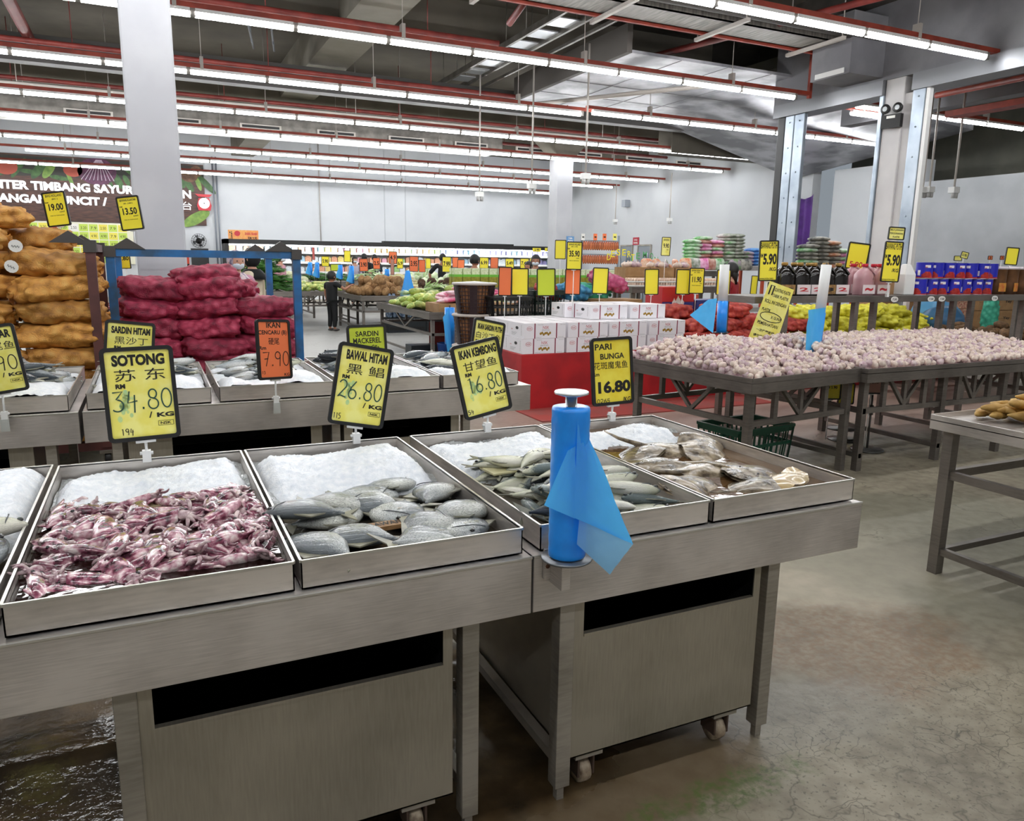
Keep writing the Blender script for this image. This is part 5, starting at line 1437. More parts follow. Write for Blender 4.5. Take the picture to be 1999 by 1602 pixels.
for l, n in ((0, 6), (1, 6), (2, 5)):
    for i in range(n):
        for q in range(2 if l < 2 else 1):
            sl.put(k, (7.25 + i * .44 + .2 * (l % 2) + rnd.uniform(-.05, .05) - (.1 if l == 2 else 0), 7.05 + q * .36 + .05 * l, .58 + l * .135), (R(rnd.uniform(-10, 10)), R(rnd.uniform(-8, 8)), R(rnd.uniform(-25, 25))), 1.08,
                   'lemon yellow net sack of garlic, %s layer, %s, %s from left' % (('bottom', 'middle', 'top')[l], ('front', 'back')[q], OR2[i] if i else 'first'), 'lemon yellow net sacks', 'sack'); k += 1
so.put(0, (7.12, 6.98, .72), (0, 0, R(-10)), .95, 'red net sack in front of the lemon yellow sacks, behind the instruction strip', 'red net sacks on the platform', 'sack')
# blue plastic bag heap beyond, green net, cartons, brown tubers
sb = MB().blob((0, 0, .24), (.36, .3, .26), 26, 16, lambda d: 1 + .14 * noise.noise(d * 2.3) + .06 * noise.noise(d * 6)).path([(0, 0, .48), (.05, 0, .56), (.1, .02, .6)], [.06, .03, .05], 10)
tag(sb.build('plastic_sack', film('pale blue bag', '#6fb2dc', .9), None, (10.0, 7.25, .58)), 'big pale blue plastic sack right of the lemon yellow sacks', 'sack')
tag(MB().blob((0, 0, .2), (.3, .25, .22), 22, 14, lambda d: 1 + .12 * noise.noise(d * 3)).build('plastic_sack', film('slate blue bag', '#4f7fa6', .92), None, (9.75, 6.95, .58)), 'slate blue plastic sack in front of the pale blue one', 'sack')
sg = Stock([make_sack(80, SACK_G, .3, .12, .1, .014, 18, 'net_sack')])
KR = mat('kraft card', '#a9855c', .75, 0, .15, 8, '#9a764e'); KRG = mat('green print', '#2c7a4c', .6); PBX = mat('printed food boxes', '#cda88c', .6, 0, .6, 30, '#9a3e34')
def carton(x, y, z, w, d, h, label, group=None, txt=None, m=None, rz=0, green=False, open_=None):
    mb = MB().bx(0, w, 0, d, 0, h)
    if txt: text(mb, txt, w * .3, h * .4, w * .4, h * .22, 1, -.0012, .03)
    if green: quad(mb, w * .05, w * .95, h * .72, h * .95, 2, -.001); quad(mb, w * .3, w * .6, h * .74, h * .93, 3, -.0014)
    quad(mb, w * .02, w * .98, h * .495, h * .505, 1, -.0008)
    o = mb.build('carton', [m or KR, INK, KRG, WCARD], None, (x, y, z), rz)
    mt = MB().bx(-.002, w + .002, d * .47, d * .53, h - .001, h + .002).bx(w * .0, w, d * .47, d * .53, h, h + .001).build('packing_tape', mat('parcel tape', '#c2a06c', .35), o)
    return tag(o, label, 'carton', group)


XB = at(1870, 640, Y=8.6).x
for i in range(3):
    for l in range(3):
        carton(10.6 + i * .5, 8.7, .0 + l * .38 + .0, .46, .4, .36, 'plain brown carton behind the lemon sacks, %s column, %s layer' % (CW[i], OR2[l]), 'brown cartons behind the net sacks')
carts = []
for i, px in enumerate((1905, 1945, 1985)):
    for l in range(3):
        x = at(px, 640, Y=8.0).x
        carton(x, 8.0, .3 + l * .27, .44, .4, .26, 'brown carton lettered Yey under the bottle shelf, %s column, %s layer' % (CW[i], OR2[l]), 'brown lettered cartons', 'Yey', green=(l != 1))
for l in range(4):
    x = at(1845, 640, Y=7.6).x; carton(x, 7.7, .3 + l * .2, .62, .4, .19, 'pale red printed food box in a stack under the shelf, %s layer' % OR2[l], 'pale red printed boxes', m=PBX)
x = at(1915, 640, Y=7.3).x; sg.put(0, (x, 7.2, .78), (0, R(88), R(30)), .9, 'green net sack hanging down beside the pale red boxes', None, 'sack')
frame_table('produce_table', 7.95, 10.3, 5.75, 6.6, .62, 'low steel table of brown taro right of the long garlic table', truss=False)
TARO = mat('taro skin', '#7a5a38', .8, 0, .5, 25, '#4a351f', bump=.4, bscale=60, rand=.2)
def make_taro(s_):
    def build(): return MB().blob((0, 0, .05), (.09, .055, .052), 14, 10, lambda d: 1 + .12 * noise.noise(d * 2.5 + Vector((s_, 0, 0)))).build('taro_root', TARO)
    return build
ta = Stock([make_taro(i) for i in range(3)]); pl = Pile(.615, .03)
for i in range(130):
    x = rnd.uniform(8.1, 10.15); y = rnd.uniform(5.85, 6.5); a = rnd.uniform(0, 360); z = pl.drop(x, y, .07, .05, R(a), .085, .5, .7)
    if z > .86: continue
    ta.put(i, (x, y, z), (R(rnd.uniform(-20, 20)), R(rnd.uniform(-20, 20)), R(a)), rnd.uniform(.8, 1.1), 'brown taro root heaped on the low table at the far right', 'brown taro roots', 'vegetable')

# ---------------------------------------------------------------- table of pale roots at the right edge
frame_table('produce_table', 3.41, 5.6, 1.15, 2.43, .79, 'steel table of pale yellow roots cut off by the right edge', apron=.06, truss=False, legs=(3.45, 5.45), lip=.012, topm=STEEL)
o = MB().bx(3.49, 5.5, 2.33, 2.36, .1, .13); struct  # front stretcher belongs to the table
o = o.build('stretcher', TSTEEL, bpy.data.objects['produce_table.003'] if 'produce_table.003' in bpy.data.objects else None)
GIN = mat('pale root skin', '#d3ad63', .6, 0, .45, 14, '#a67f3e', bump=.3, bscale=40, rand=.14)
def make_root(s_):
    def build():
        r = random.Random(s_); mb = MB(); p = Vector((-.1, 0, .022)); a = 0; pts = []; rad = []
        for i in range(9): pts.append(p.copy()); rad.append((.008, .017, .022, .025, .023, .026, .022, .014, .005)[i] * (1 + .15 * r.uniform(-1, 1))); a += r.uniform(-.35, .35); p += Vector((math.cos(a), math.sin(a), 0)) * .024
        mb.path(pts, rad, 10, flat=.85)
        q = pts[4]; b_ = r.choice((-1, 1)); mb.path([q, q + Vector((.02, .035 * b_, .004)), q + Vector((.035, .06 * b_, .002))], [.017, .015, .005], 8)
        return mb.build('pale_root', GIN)
    return build
gi = Stock([make_root(i) for i in range(4)]); pl = Pile(.79, .02)
for i in range(380):
    x = rnd.uniform(3.6, 4.75) ; y = rnd.uniform(1.35, 2.33)
    if (x - 3.6) < (y - 2.0) * .0 + .05: continue
    a = rnd.uniform(0, 360); z = pl.drop(x, y, .09, .03, R(a), .042, .5, .7)
    if z > .8 + .14 * min(1, (x - 3.5) / .5): continue
    gi.put(i, (x, y, z), (R(rnd.uniform(-15, 15)), R(rnd.uniform(-12, 12)), R(a)), rnd.uniform(.8, 1.1), 'pale yellow root heaped on the table at the right edge', 'pale yellow roots', 'vegetable')

# ---------------------------------------------------------------- crate, stored sign stands, baskets
def crate(loc, X, Yd, H, m, label, rz=0, ns=11, name='plastic_crate', group=None, taper=.9):
    t = empty(name, loc, rz, label, 'crate', group)
    def side(n, a, b_, bb0, bb1):
        mb = MB()
        def P(u, z):  # u along the side, taper towards the bottom
            k = taper + (1 - taper) * z / H
            e = a.lerp(b_, u); c = Vector((X / 2, Yd / 2, 0)); return c + (e - c) * k + Vector((0, 0, z))
        bands = ((0, H * .16), (H * .52, H * .6), (H * .86, H))
        for z0, z1 in bands: mb.bar(P(.5, (z0 + z1) / 2) - (P(1, z0) - P(0, z0)) / 2, P(.5, (z0 + z1) / 2) + (P(1, z0) - P(0, z0)) / 2, .012, (z1 - z0))
        for i in range(n + 1): u = i / n; mb.bar(P(u, 0), P(u, H), .014 if 0 < i < n else .03, .008)
        mb.build('side_wall', m, t)
    A = Vector((0, 0, 0)); B = Vector((X, 0, 0)); C = Vector((X, Yd, 0)); D = Vector((0, Yd, 0))
    side(ns, A, B, 0, 0); side(int(ns * .7), B, C, 0, 0); side(ns, C, D, 0, 0); side(int(ns * .7), D, A, 0, 0)
    c = (1 - taper) / 2; MB().bx(X * c, X * (1 - c), Yd * c, Yd * (1 - c), 0, .008).build('base', m, t)
    mb = MB()
    for p, q in ((A, B), (B, C), (C, D), (D, A)): mb.bar(p + Vector((0, 0, H)), q + Vector((0, 0, H)), .03, .02)
    mb.build('rim', m, t); return t


crate((3.83, 4.2, 0), .6, .42, .3, mat('dark green plastic', '#0f4a36', .4), 'dark green slotted crate on the floor under the cornerwise garlic table', R(7))
for i, (px, py, bx_, by_, pw, ph, c_, lb) in enumerate(((1622, 762, 1645, 852, 40, 36, YEL, 'yellow card on a floor stand under the garlic table, nearest'), (1652, 768, 1640, 830, 32, 42, YEL, 'second yellow card on a floor stand, further under the garlic table'), (1702, 752, 1692, 872, 42, 34, mat('dull red card', '#b08478', .6), 'dull red card on a floor stand under the long garlic table'))):
    b_ = at(bx_, by_ + 6, Z=0); d = at(px, py, Y=b_.y); s_ = price_card(d, pw * dist(d) / F_PX, ph * dist(d) / F_PX, c_, [('t', 'RM 5.90', .2, .6, .8, .75, 1, 0)], lb, -YAW, 0, 0, .02, None, 'cards stored under the garlic tables')
    MB().lathe([(0, 0), (.13, 0), (.13, .012), (.02, .02), (0, .02)], 24, Vector((b_.x, b_.y, 0)) - d).tube(Vector((b_.x, b_.y, .0)) - d, Vector((b_.x, b_.y, d.z)) - d, .009, 8).tube(Vector((b_.x, b_.y, .3)) - d, Vector((b_.x, b_.y, .38)) - d, .018, 10).build('stand', mat('grey rod', '#6b6a68', .4, .6), s_)


def basket(loc, r0, r1, H, m, inner, label, lid=None, group=None):
    t = empty('round_basket', loc, 0, label, 'basket', group)
    mb = MB(); n = 36
    for j in range(n):
        a = 2 * math.pi * j / n; c_, s_ = math.cos(a), math.sin(a); w = .05 if j % 6 < 2 else .007
        mb.bar((r0 * c_, r0 * s_, 0), (r1 * c_, r1 * s_, H), w, .006)
    for i in range(9):
        z = H * i / 8; r = r0 + (r1 - r0) * i / 8; mb.path([(r * math.cos(a), r * math.sin(a), z) for a in (2 * math.pi * q / n for q in range(n + 1))], .005, 5)
    mb.build('lattice', m, t)
    MB().path([((r1 + .008) * math.cos(2 * math.pi * q / n), (r1 + .008) * math.sin(2 * math.pi * q / n), H) for q in range(n + 1)], .014, 8).build('rim', mat('grey rope', '#b9b0a8', .6) if lid else m, t)
    MB().lathe([(0, .01), (r0 - .02, .01), (r1 - .03, H * .97), (0, H * .98)], 28).build('contents', inner, t)
    if lid: MB().lathe([(0, H), (r1 + .01, H), (r1 + .015, H + .012), (0, H + .03)], 32).build('cover', lid, t)
    return t


BK = mat('dark maroon plastic', '#2c1a1f', .4); ROOT = mat('tan roots showing', '#c08a5c', .7, 0, .4, 30, '#8a5a34')
p = at(929, 640, Y=8.3)
for l in range(3):
    basket((p.x, 8.35, .18 + l * .36), .2, .245, .34, BK, ROOT, 'tall round basket of tan roots, %s of its stack beside the white cartons' % ('bottom', 'middle', 'top')[l], WHITE if l == 2 else mat('grey rope', '#b9b0a8', .6), 'stacked round baskets')
crate((3.5, 7.98, .845), .52, .36, .25, BLACK, 'black plastic crate behind the left white cartons', 0, 9); crate((4.06, 8.02, .845), .42, .38, .32, mat('dark green black plastic', '#10211c', .4), 'taller black crate behind the white cartons', R(4), 9)
tag(MB().bx(3.4, 7.2, 7.97, 8.9, .0, .84).build('display_plinth', mat('plain dark plinth', '#5b4a44', .7)), 'dark low platform behind the white cartons', 'platform')
CB = carton(5.84, 7.98, .845, .5, .36, .37, 'red and blue carton with a picture of white bulbs', None, m=mat('red carton', '#c22a30', .5))
mb = MB(); quad(mb, .002, .498, .002, .18, 0, -.0015)
for i, (dx, dz) in enumerate(((-.06, 0), (.0, .03), (.06, 0), (.02, -.02))): mb.poly([Vector((.25 + dx + .035 * math.cos(a), -.003 - .0003 * i, .17 + dz + .035 * math.sin(a) + (.03 if abs(math.cos(a)) < .2 and math.sin(a) > 0 else 0))) for a in (R(q * 24) for q in range(15))], 1)
mb.build('printed_panel', [mat('navy print', '#26307a', .5), mat('white print', '#e6e4ea', .5)], CB)
carton(6.4, 8.0, .845, .5, .36, .2, 'navy carton with a white band right of the bulb carton', None, m=mat('navy carton', '#2b3580', .5))
carton(4.9, 7.95, .845, .62, .4, .22, 'open brown carton with rolled bags behind the white cartons')
for i, (x, m_, lb) in enumerate(((5.2, SACK_P, 'pink net sack on top behind the white cartons'), (5.05, SACK_G, 'green net sack behind the white cartons'), (4.72, SACK_B, 'blue net sack behind the white cartons'), (4.45, SACK_O, 'orange net sack behind the white cartons'))):
    o = make_sack(90 + i, m_, .24, .14, .1, .016, 16, 'net_sack')(); o.location = (x, 8.3 + .12 * (i % 2), 1.05 + (.14 if i == 0 else 0)); o.rotation_euler = (R(8), R(18 if i == 0 else 5), R(-25 + 20 * i)); tag(o, lb, 'sack')
# blank and priced cards standing among the cartons
MC = [(986, 549, 7.55, 26, 56, ORA, [], 'plain orange card above the black crate'), (1015, 550, 7.6, 34, 53, YEL, [], 'plain yellow card right of the orange one'), (1066, 551, 7.6, 37, 54, LIME, [], 'plain lime card behind the white cartons'),
      (1118, 550, 7.6, 31, 50, ORA, [], 'plain orange card under the 35.90 card'), (1172, 548, 7.6, 31, 51, YEL, [], 'plain yellow card right of the 35.90 card'), (1272, 550, 7.7, 28, 50, YEL, [], 'plain yellow card left of the bulb carton'),
      (1334, 550, 7.8, 29, 49, YEL, [], 'plain yellow card left of the 11.90 card'), (1412, 551, 7.8, 28, 49, YEL, [], 'plain yellow card behind the white core tube'),
      (1121, 499, 7.5, 31, 54, YEL, [('t', 'BAWANG HOLLAND', .15, .86, .85, .93, 1, .02), ('t', '(BIG - LUAR)', .3, .79, .7, .84, 1, .02), ('t', 'RM', .08, .72, .2, .77, 1), ('t', '35.90', .18, .46, .84, .68, 1, .03), ('t', '/UNIT', .62, .39, .82, .43, 1), ('t', 'Harga Istimewa', .2, .3, .8, .34, 1, 0)], 'yellow price card reading 35.90'),
      (1360, 548, 7.7, 30, 50, YEL, [('t', 'BAWANG BESAR TUA', .15, .86, .85, .93, 1, .02), ('t', '(BIG - JUMBO)', .3, .79, .7, .84, 1, .02), ('t', 'RM', .08, .7, .2, .75, 1), ('t', '11.90', .2, .44, .8, .66, 1, .03), ('t', '/KG', .7, .38, .85, .42, 1), ('t', 'Harga Istimewa', .2, .3, .8, .34, 1, 0)], 'yellow price card reading 11.90'),
      (1094, 487, 10.6, 22, 37, YEL, [], 'plain yellow card left of and behind the 35.90 card'), (1300, 481, 10.4, 18, 36, YELP, [('t', 'BAWANG', .2, .8, .8, .9, 1, .02), ('t', '9.90', .22, .42, .82, .66, 1, .03), ('t', '/KG', .6, .3, .8, .36, 1)], 'yellow price card reading 9.90')]
for px, py, Y, pw, ph, c_, it, lb in MC: cam_card(px, py, Y, pw, ph, c_, it, lb, R(rnd.uniform(-1.5, 1.5)), .9 if Y < 8 else 1.1, group='price cards among the cartons')
# cards over the sack trolleys
cam_card(110, 408, 6.6, 45, 66, YEL, [('t', 'BWG HOLLAND', .15, .85, .85, .92, 1, .02), ('t', '(BIG -)', .4, .76, .65, .81, 1, .02), ('t', 'RM', .08, .68, .22, .72, 1), ('t', '19.00', .2, .46, .82, .66, 1, .03), ('t', '/UNIT', .62, .39, .85, .43, 1), ('t', 'Harga Istimewa', .2, .3, .8, .33, 1, 0)], 'yellow card reading 19.00 above the orange brown sacks', R(-7), 1.6)
cam_card(254, 416, 6.6, 44, 65, YEL, [('t', 'BAWANG KLANTAN', .15, .85, .85, .92, 1, .02), ('t', '(BIG - JUMBO)', .3, .76, .7, .81, 1, .02), ('t', 'RM', .1, .68, .22, .72, 1), ('t', '13.50', .2, .46, .82, .66, 1, .03), ('t', '/UNIT', .62, .39, .85, .43, 1), ('t', 'Harga Istimewa', .2, .3, .8, .33, 1, 0)], 'yellow card reading 13.50 in front of the big white column', R(-7), 1.57)
cam_card(189, 507, 9.5, 22, 48, YEL, [], 'blank yellow card between the two trolleys', R(-3), .8); cam_card(223, 514, 9.7, 26, 46, ORA, [('t', '.50', .0, .45, .6, .65, 1, .03)], 'orange card reading 50 behind the blue post', R(-2), .8)
cam_card(244, 504, 9.9, 20, 40, YEL, [('t', '.80', .2, .4, .85, .6, 1, .03)], 'yellow card reading 80 beside the blue post', R(-2), .8); cam_card(172, 510, 10.2, 16, 36, ORA, [('t', '3', .4, .45, .7, .65, 1, .03)], 'orange card glimpsed left of the blank yellow one', R(-2), .8)
# ================================================================ far hall: cooler, mural, produce tables, people
YC = 29.2                                               # front of the open cooler
t = empty('open_cooler', (0, 0, 0), 0, 'long open chiller with a black canopy along the back wall', 'cooler')
xa = at(441, 490, Y=YC).x; xb = at(1092, 490, Y=YC).x
MB().bx(xa, xb, YC + .9, YC + .95, .1, 2.05).bx(xa, xb, YC, YC + .95, 0, .5).build('cabinet', mat('cooler white', '#eef2f5', .4), t)
MB().bx(xa - .05, xb, YC - .1, YC + .95, 1.98, 2.14).build('canopy', BLACK, t)
MB().bx(xa - .05, xa + .1, YC - .1, YC + .95, 0, 2.14).bx(xb - .1, xb, YC - .1, YC + .95, 0, 2.14).build('end_panel', BLACK, t)
CLT = mat('cooler lamp', '#f4fbff', .5, emit=12.0)
for z in (1.0, 1.36, 1.72):
    s_ = MB().bx(xa + .1, xb - .1, YC + .25, YC + .9, z - .02, z).build('shelf', WHITE, t)
    MB().bx(xa + .1, xb - .1, YC + .24, YC + .25, z - .05, z + .03).build('price_rail', WHITE, s_)
MB().bx(xa + .1, xb - .1, YC + .1, YC + .16, 1.93, 1.97).build('lamp', CLT, t)
PK = [mat('packet ' + n, c, .5, 0, .4, 30, c2) for n, c, c2 in (('white', '#eceef0', '#c4ced4'), ('green', '#b4d494', '#7fae68'), ('yellow', '#ecdf94', '#d4b86a'), ('orange', '#e4b494', '#c88a6a'), ('violet', '#a8a2c8', '#7a76a8'), ('pink', '#e4b8c8', '#cc8a9e'), ('pale blue', '#bcd6e2', '#8ab0c6'))]
def make_pack(i):
    def build(): return MB().bx(-.11, .11, -.09, .09, 0, .2).bx(-.07, .07, -.06, .06, .2, .24).build('packet', PK[i])
    return build
pk = Stock([make_pack(i) for i in range(7)]); SHW = {.52: 'bottom deck', 1.0: 'lowest shelf', 1.36: 'middle shelf', 1.72: 'top shelf'}
n = 54
for z in (.52, 1.0, 1.36, 1.72):
    for i in range(n):
        x = xa + .25 + (xb - xa - .5) * i / (n - 1); f = i / n
        pal = (0, 0, 3, 6) if f < .25 else (3, 5, 0, 2) if f < .45 else (2, 1, 0, 3) if f < .6 else (4, 0, 6, 4)
        q = ['left end', 'left part', 'middle', 'right part', 'right end'][min(4, int(f * 5))]; c_ = pal[rnd.randrange(4)]
        pk.put(c_, (x, YC + .45, z), (0, 0, R(rnd.uniform(-6, 6))), rnd.uniform(.8, 1.05), 'chilled %s packet on the cooler %s, %s' % (PK[c_].name[7:], SHW[z], q), 'chilled %s packets, %s, %s' % (PK[c_].name[7:], SHW[z], q), 'packet')
# things on and above the cooler
def flat_sign(px0, py0, px1, py1, Y, label, paint, mats, name='wall_sign', X=None, th=.02):
    """flat board given by its opposite corners in the photo"""
    if X is None:
        a = at(px0, py1, Y=Y); b_ = at(px1, py0, Y=Y); w = b_.x - a.x; h = at((px0 + px1) / 2, py0, Y=Y).z - at((px0 + px1) / 2, py1, Y=Y).z; loc = (a.x, Y, at((px0 + px1) / 2, py1, Y=Y).z); rz = 0
    else:
        a = at(px0, py1, X=X); b_ = at(px1, py0, X=X); w = abs(b_.y - a.y); h = b_.z - a.z; loc = (X, max(a.y, b_.y), a.z); rz = R(-90)
    mb = MB().bx(0, w, 0, th, 0, h); paint(mb, w, h)
    o = mb.build(name, mats, None, loc, rz); return tag(o, label, 'sign')


ORW = mat('pale orange board', '#f2c06a', .5, 0, .3, 8, '#e88a4a'); REDW = mat('sign red', '#c8303a', .5); BLW = mat('sign blue', '#6f9fd0', .5)
def p_food(mb, w, h):
    text(mb, '丁 香', w * .04, h * .1, w * .1, h * .8, 1, -.002, .03); mb.poly([Vector((w * .3 + w * .1 * math.cos(R(a)), -.002, h * .68 + h * .25 * math.sin(R(a)))) for a in range(0, 360, 30)], 2)
    text(mb, 'SHABU SHABU', w * .55, h * .55, w * .42, h * .25, 2, -.002, .04); text(mb, 'RM 9.90', w * .65, h * .15, w * .3, h * .25, 1, -.002, .03)
flat_sign(446, 449, 504, 470, YC - .05, 'orange food poster standing on the left end of the cooler canopy', p_food, [ORW, INK, REDW], 'food_poster')
tag(MB().bx(0, 5.6, 0, .35, 0, .07).build('roller_blind_box', BLACK, None, (at(747, 480, Y=YC + .7).x, YC + .5, 2.145)), 'black blind box lying on the cooler canopy', 'box')
for i, px in enumerate((1048, 1072)):
    flat_sign(px - 8, 484, px + 8, 491, YC - .12, 'tiny yellow ticket on the black canopy, %s' % ('left', 'right')[i], lambda mb, w, h: text(mb, '2.99', w * .2, h * .2, w * .6, h * .6, 1, -.002, .03), [YEL, INK], 'canopy_ticket')

# mural board with raised letters
MW = 30.55 + 1.35
x0 = -5.6; x1 = at(401, 400, Y=MW).x; z0 = at(300, 437, Y=MW).z; z1 = at(300, 330, Y=MW).z + .25
WOOD = mat('printed dark wood', '#5f3a2c', .5, 0, .55, 3, '#2f1c18', stretch=(1, 1, 9))
t = empty('mural_sign', (0, MW, 0), 0, 'big vegetable mural reading TIMBANG SAYURAN, on the wall behind the big white column', 'sign')
MB().bx(x0, x1, 0, .05, z0, z1).build('board', WOOD, t)
art = MB(); ra = random.Random(4)
def leafp(cx, cz, r1, r2, a, m, y=-.004):
    art.poly([Vector((cx + r1 * math.cos(R(q)) * math.cos(R(a)) - r2 * math.sin(R(q)) * math.sin(R(a)), y, min(z1, cz + r1 * math.cos(R(q)) * math.sin(R(a)) + r2 * math.sin(R(q)) * math.cos(R(a))))) for q in range(0, 360, 20)], m)
art.poly([Vector((x0, -.002, z1 - .05)), Vector((x0, -.002, z1 - .75)), Vector((x1, -.002, z1 - .62)), Vector((x1, -.002, z1 - .05))], 5)
for i in range(26): leafp(x0 + .3 + i * .3, z1 - .55 + ra.uniform(-.25, .1), ra.uniform(.2, .45), ra.uniform(.06, .14), ra.uniform(-80, 80), ra.choice((0, 0, 1)), -.003 - .0002 * i)
XO = at(200, 350, Y=MW).x
for dx, c_, r_ in ((-.9, 3, .3), (-2.9, 3, .35), (-.15, 2, .62), (1.3, 0, .4)): leafp(XO + dx, z1 - .45, r_, r_ * .75, 0, c_, -.011)
for i in range(9): ribbon(art, [(XO - .15 + .02 * i, z1 - .05), (XO - .15 + (i - 4) * .13, z1 - .75)], .02, 6, -.0125)
leafp(XO + .75, z0 + .45, .4, .22, 80, 1, -.012); leafp(XO + 1.05, z0 + .5, .38, .16, 85, 2, -.0125); leafp(x1 - .35, z0 + .25, .55, .2, 30, 1, -.012); leafp(x1 - .5, z1 - .4, .3, .25, 0, 4, -.012)
leafp(x1 - .25, z1 - .25, .22, .2, 0, 4, -.0125)
art.build('vegetable_print', [mat('print leaf', '#4f7a3c', .5, 0, .4, 6, '#2c4a26'), mat('print light leaf', '#8fae4c', .5, 0, .4, 6, '#5f8436'), mat('print onion', '#6a2a52', .5, 0, .4, 8, '#40183a'), mat('print tomato', '#b04a34', .5), mat('print tuber', '#8a6446', .5, 0, .4, 8, '#54392a'), mat('print deep shade', '#2b2a22', .5), mat('print root', '#c8b4c4', .5)], t)
LETW = mat('white raised letters', '#f6f8fa', .4, emit=.35)  # faint glow put into the letter material to brighten it
mb = MB(); zt = [at(130, 372, Y=MW).z, at(130, 398, Y=MW).z]
zz = at(130, 376, Y=MW).z; hh = .36; xl = at(262, 375, Y=MW).x
text(mb, 'KAUNTER TIMBANG SAYUR', xl - 5.15, zz + .04, 5.15, .3, 0, -.05, .045); mb.build('lettering', LETW, t); mb = MB()
xn = at(373, 382, Y=MW).x; text(mb, 'AN', xn - .62, zz - .02, .62, .3, 0, -.05, .035); mb.build('lettering', LETW, t); mb = MB()
zz2 = at(130, 399, Y=MW).z - .03; xl2 = at(210, 400, Y=MW).x; text(mb, 'BARANGAN RUNCIT /', xl2 - 4.0, zz2 + .03, 4.0, .29, 0, -.05, .045); mb.build('lettering', LETW, t); mb = MB(); text(mb, '台', xn - .34, zz2, .34, .3, 0, -.05, 0); mb.build('lettering', LETW, t)
# scale emblem
c = at(398, 390, Y=MW); t2 = MB().slab([(c.x - .3, c.z + .2), (c.x + .3, c.z + .2), (c.x + .18, c.z + .1), (c.x - .18, c.z + .1)], .03, 0).slab([(c.x + .3 * a, c.z + .3 * b_ - .12) for a, b_ in ((-.7, -.9), (.7, -.9), (.85, -.3), (.6, .6), (-.6, .6), (-.85, -.3))], .03, 0)
t2.poly([Vector((c.x + .2 * math.cos(R(q)), -.01, c.z - .13 + .2 * math.sin(R(q)))) for q in range(0, 360, 20)], 1); t2.poly([Vector((c.x + .02 * math.cos(R(q)), -.014, c.z - .13 + .02 * math.sin(R(q)))) for q in range(0, 360, 40)], 2)
t2.v = [(v[0], v[1] - .07, v[2]) for v in t2.v]; t2.build('scale_emblem', [REDW, WHITE, INK], t)
# board of many small price slips below the mural
t = empty('price_board', (0, MW - .02, 0), 0, 'wall board of many small green, yellow and red price slips under the mural', 'notice board')
xr = at(262, 480, Y=MW).x; zb_ = 1.2; zt_ = z0 - .02
MB().bx(x0, xr, 0, .02, zb_, zt_).build('board', mat('pale slip board', '#e8e6cf', .6), t)
SL = [mat('slip green', '#c4dc5a', .5), mat('slip yellow', '#ece05a', .5), mat('slip red', '#e05a3c', .5), mat('slip white', '#eceae2', .5), INK]
mb = MB(); cw = .31; rh = (zt_ - zb_ - .06) / 5
for r_ in range(5):
    for i in range(int((xr - x0) / cw)):
        xx = x0 + .05 + i * cw; zz = zt_ - .03 - (r_ + 1) * rh; m_ = ra.choice((0, 0, 0, 1, 1, 2 if xx < xr - 2.2 else 0, 3 if ra.random() < .3 else 1)); quad(mb, xx, xx + cw - .03, zz, zz + rh - .03, m_, -.004)
        text(mb, ra.choice(('4.90', '2.50', '7.9', '3.20')), xx + .05, zz + rh * .25, cw - .13, rh * .35, 4, -.006, 0)
mb.build('price_slips', SL, t)

# poster RING ROLL on its stand
p = at(278, 546, Y=11.0); w = at(372, 546, Y=11.0).x - p.x; h = at(325, 488, Y=11).z - at(325, 546, Y=11).z
t = empty('food_banner', p, 0, 'red and black RING ROLL food banner behind the crimson sacks', 'banner')
mb = MB().bx(0, w, 0, .02, 0, h); quad(mb, 0, w, h * .55, h, 1); quad(mb, w * .05, w * .22, h * .6, h, 2, -.0015)
for cx, cz, r_, m_ in ((.55, .72, .17, 3), (.55, .76, .12, 4), (.82, .55, .12, 2), (.8, .35, .11, 1)): mb.poly([Vector((w * cx + r_ * w * math.cos(R(q)), -.002 - .0003 * m_, h * cz + r_ * h * 1.1 * math.sin(R(q)))) for q in range(0, 360, 24)], m_)
text(mb, '火锅铃铃卷', w * .05, h * .42, w * .38, h * .14, 2, -.003, .02); text(mb, 'RING ROLL', w * .06, h * .28, w * .38, h * .1, 2, -.003, .05); text(mb, 'NEW ARRIVAL', w * .06, h * .16, w * .3, h * .05, 2, -.003, 0); quad(mb, w * .05, w * .95, h * .04, h * .1, 4, -.002)
mb.build('print', [mat('print black', '#1c1614', .5), mat('print red orange', '#d84a2c', .5), mat('print cream', '#ece0cc', .5), mat('print bowl', '#6a3a28', .5), mat('print noodle', '#d8b070', .5)], t)
MB().bx(0, .03, .02, .05, -p.z, h).bx(w - .03, w, .02, .05, -p.z, h).build('stand', DSTEEL, t)

# right wall: doors, signs
for i, (a, b_) in enumerate(((1213, 1234), (1247, 1270))):
    ya = at(a, 500, X=XR).y; yb = at(b_, 500, X=XR).y; o = MB().bx(XR - .03, XR, yb, ya, 0, 2.15).bx(XR - .05, XR, yb - .06, yb, 0, 2.2, 1).bx(XR - .05, XR, ya, ya + .06, 0, 2.2, 1).bx(XR - .05, XR, yb, ya, 2.15, 2.21, 1).build('door_%d' % (i + 1), [mat('grey door', '#8d949b', .5), DSTEEL]); struct(o)
    MB().bx(XR - .045, XR - .03, (ya + yb) / 2 - .3, (ya + yb) / 2 - .02, 1.2, 1.9).build('door_window', mat('dim glass', '#4a5258', .15), o)
    MB().bx(XR - .07, XR - .03, yb + .1, yb + .14, 1, 1.12).build('door_handle', GALV, o)
def p_two(a, b_):
    def f(mb, w, h): text(mb, a, w * .2, h * .55, w * .6, h * .25, 1, -.003, .04); text(mb, b_, w * .15, h * .15, w * .7, h * .25, 1, -.003, .04)
    return f
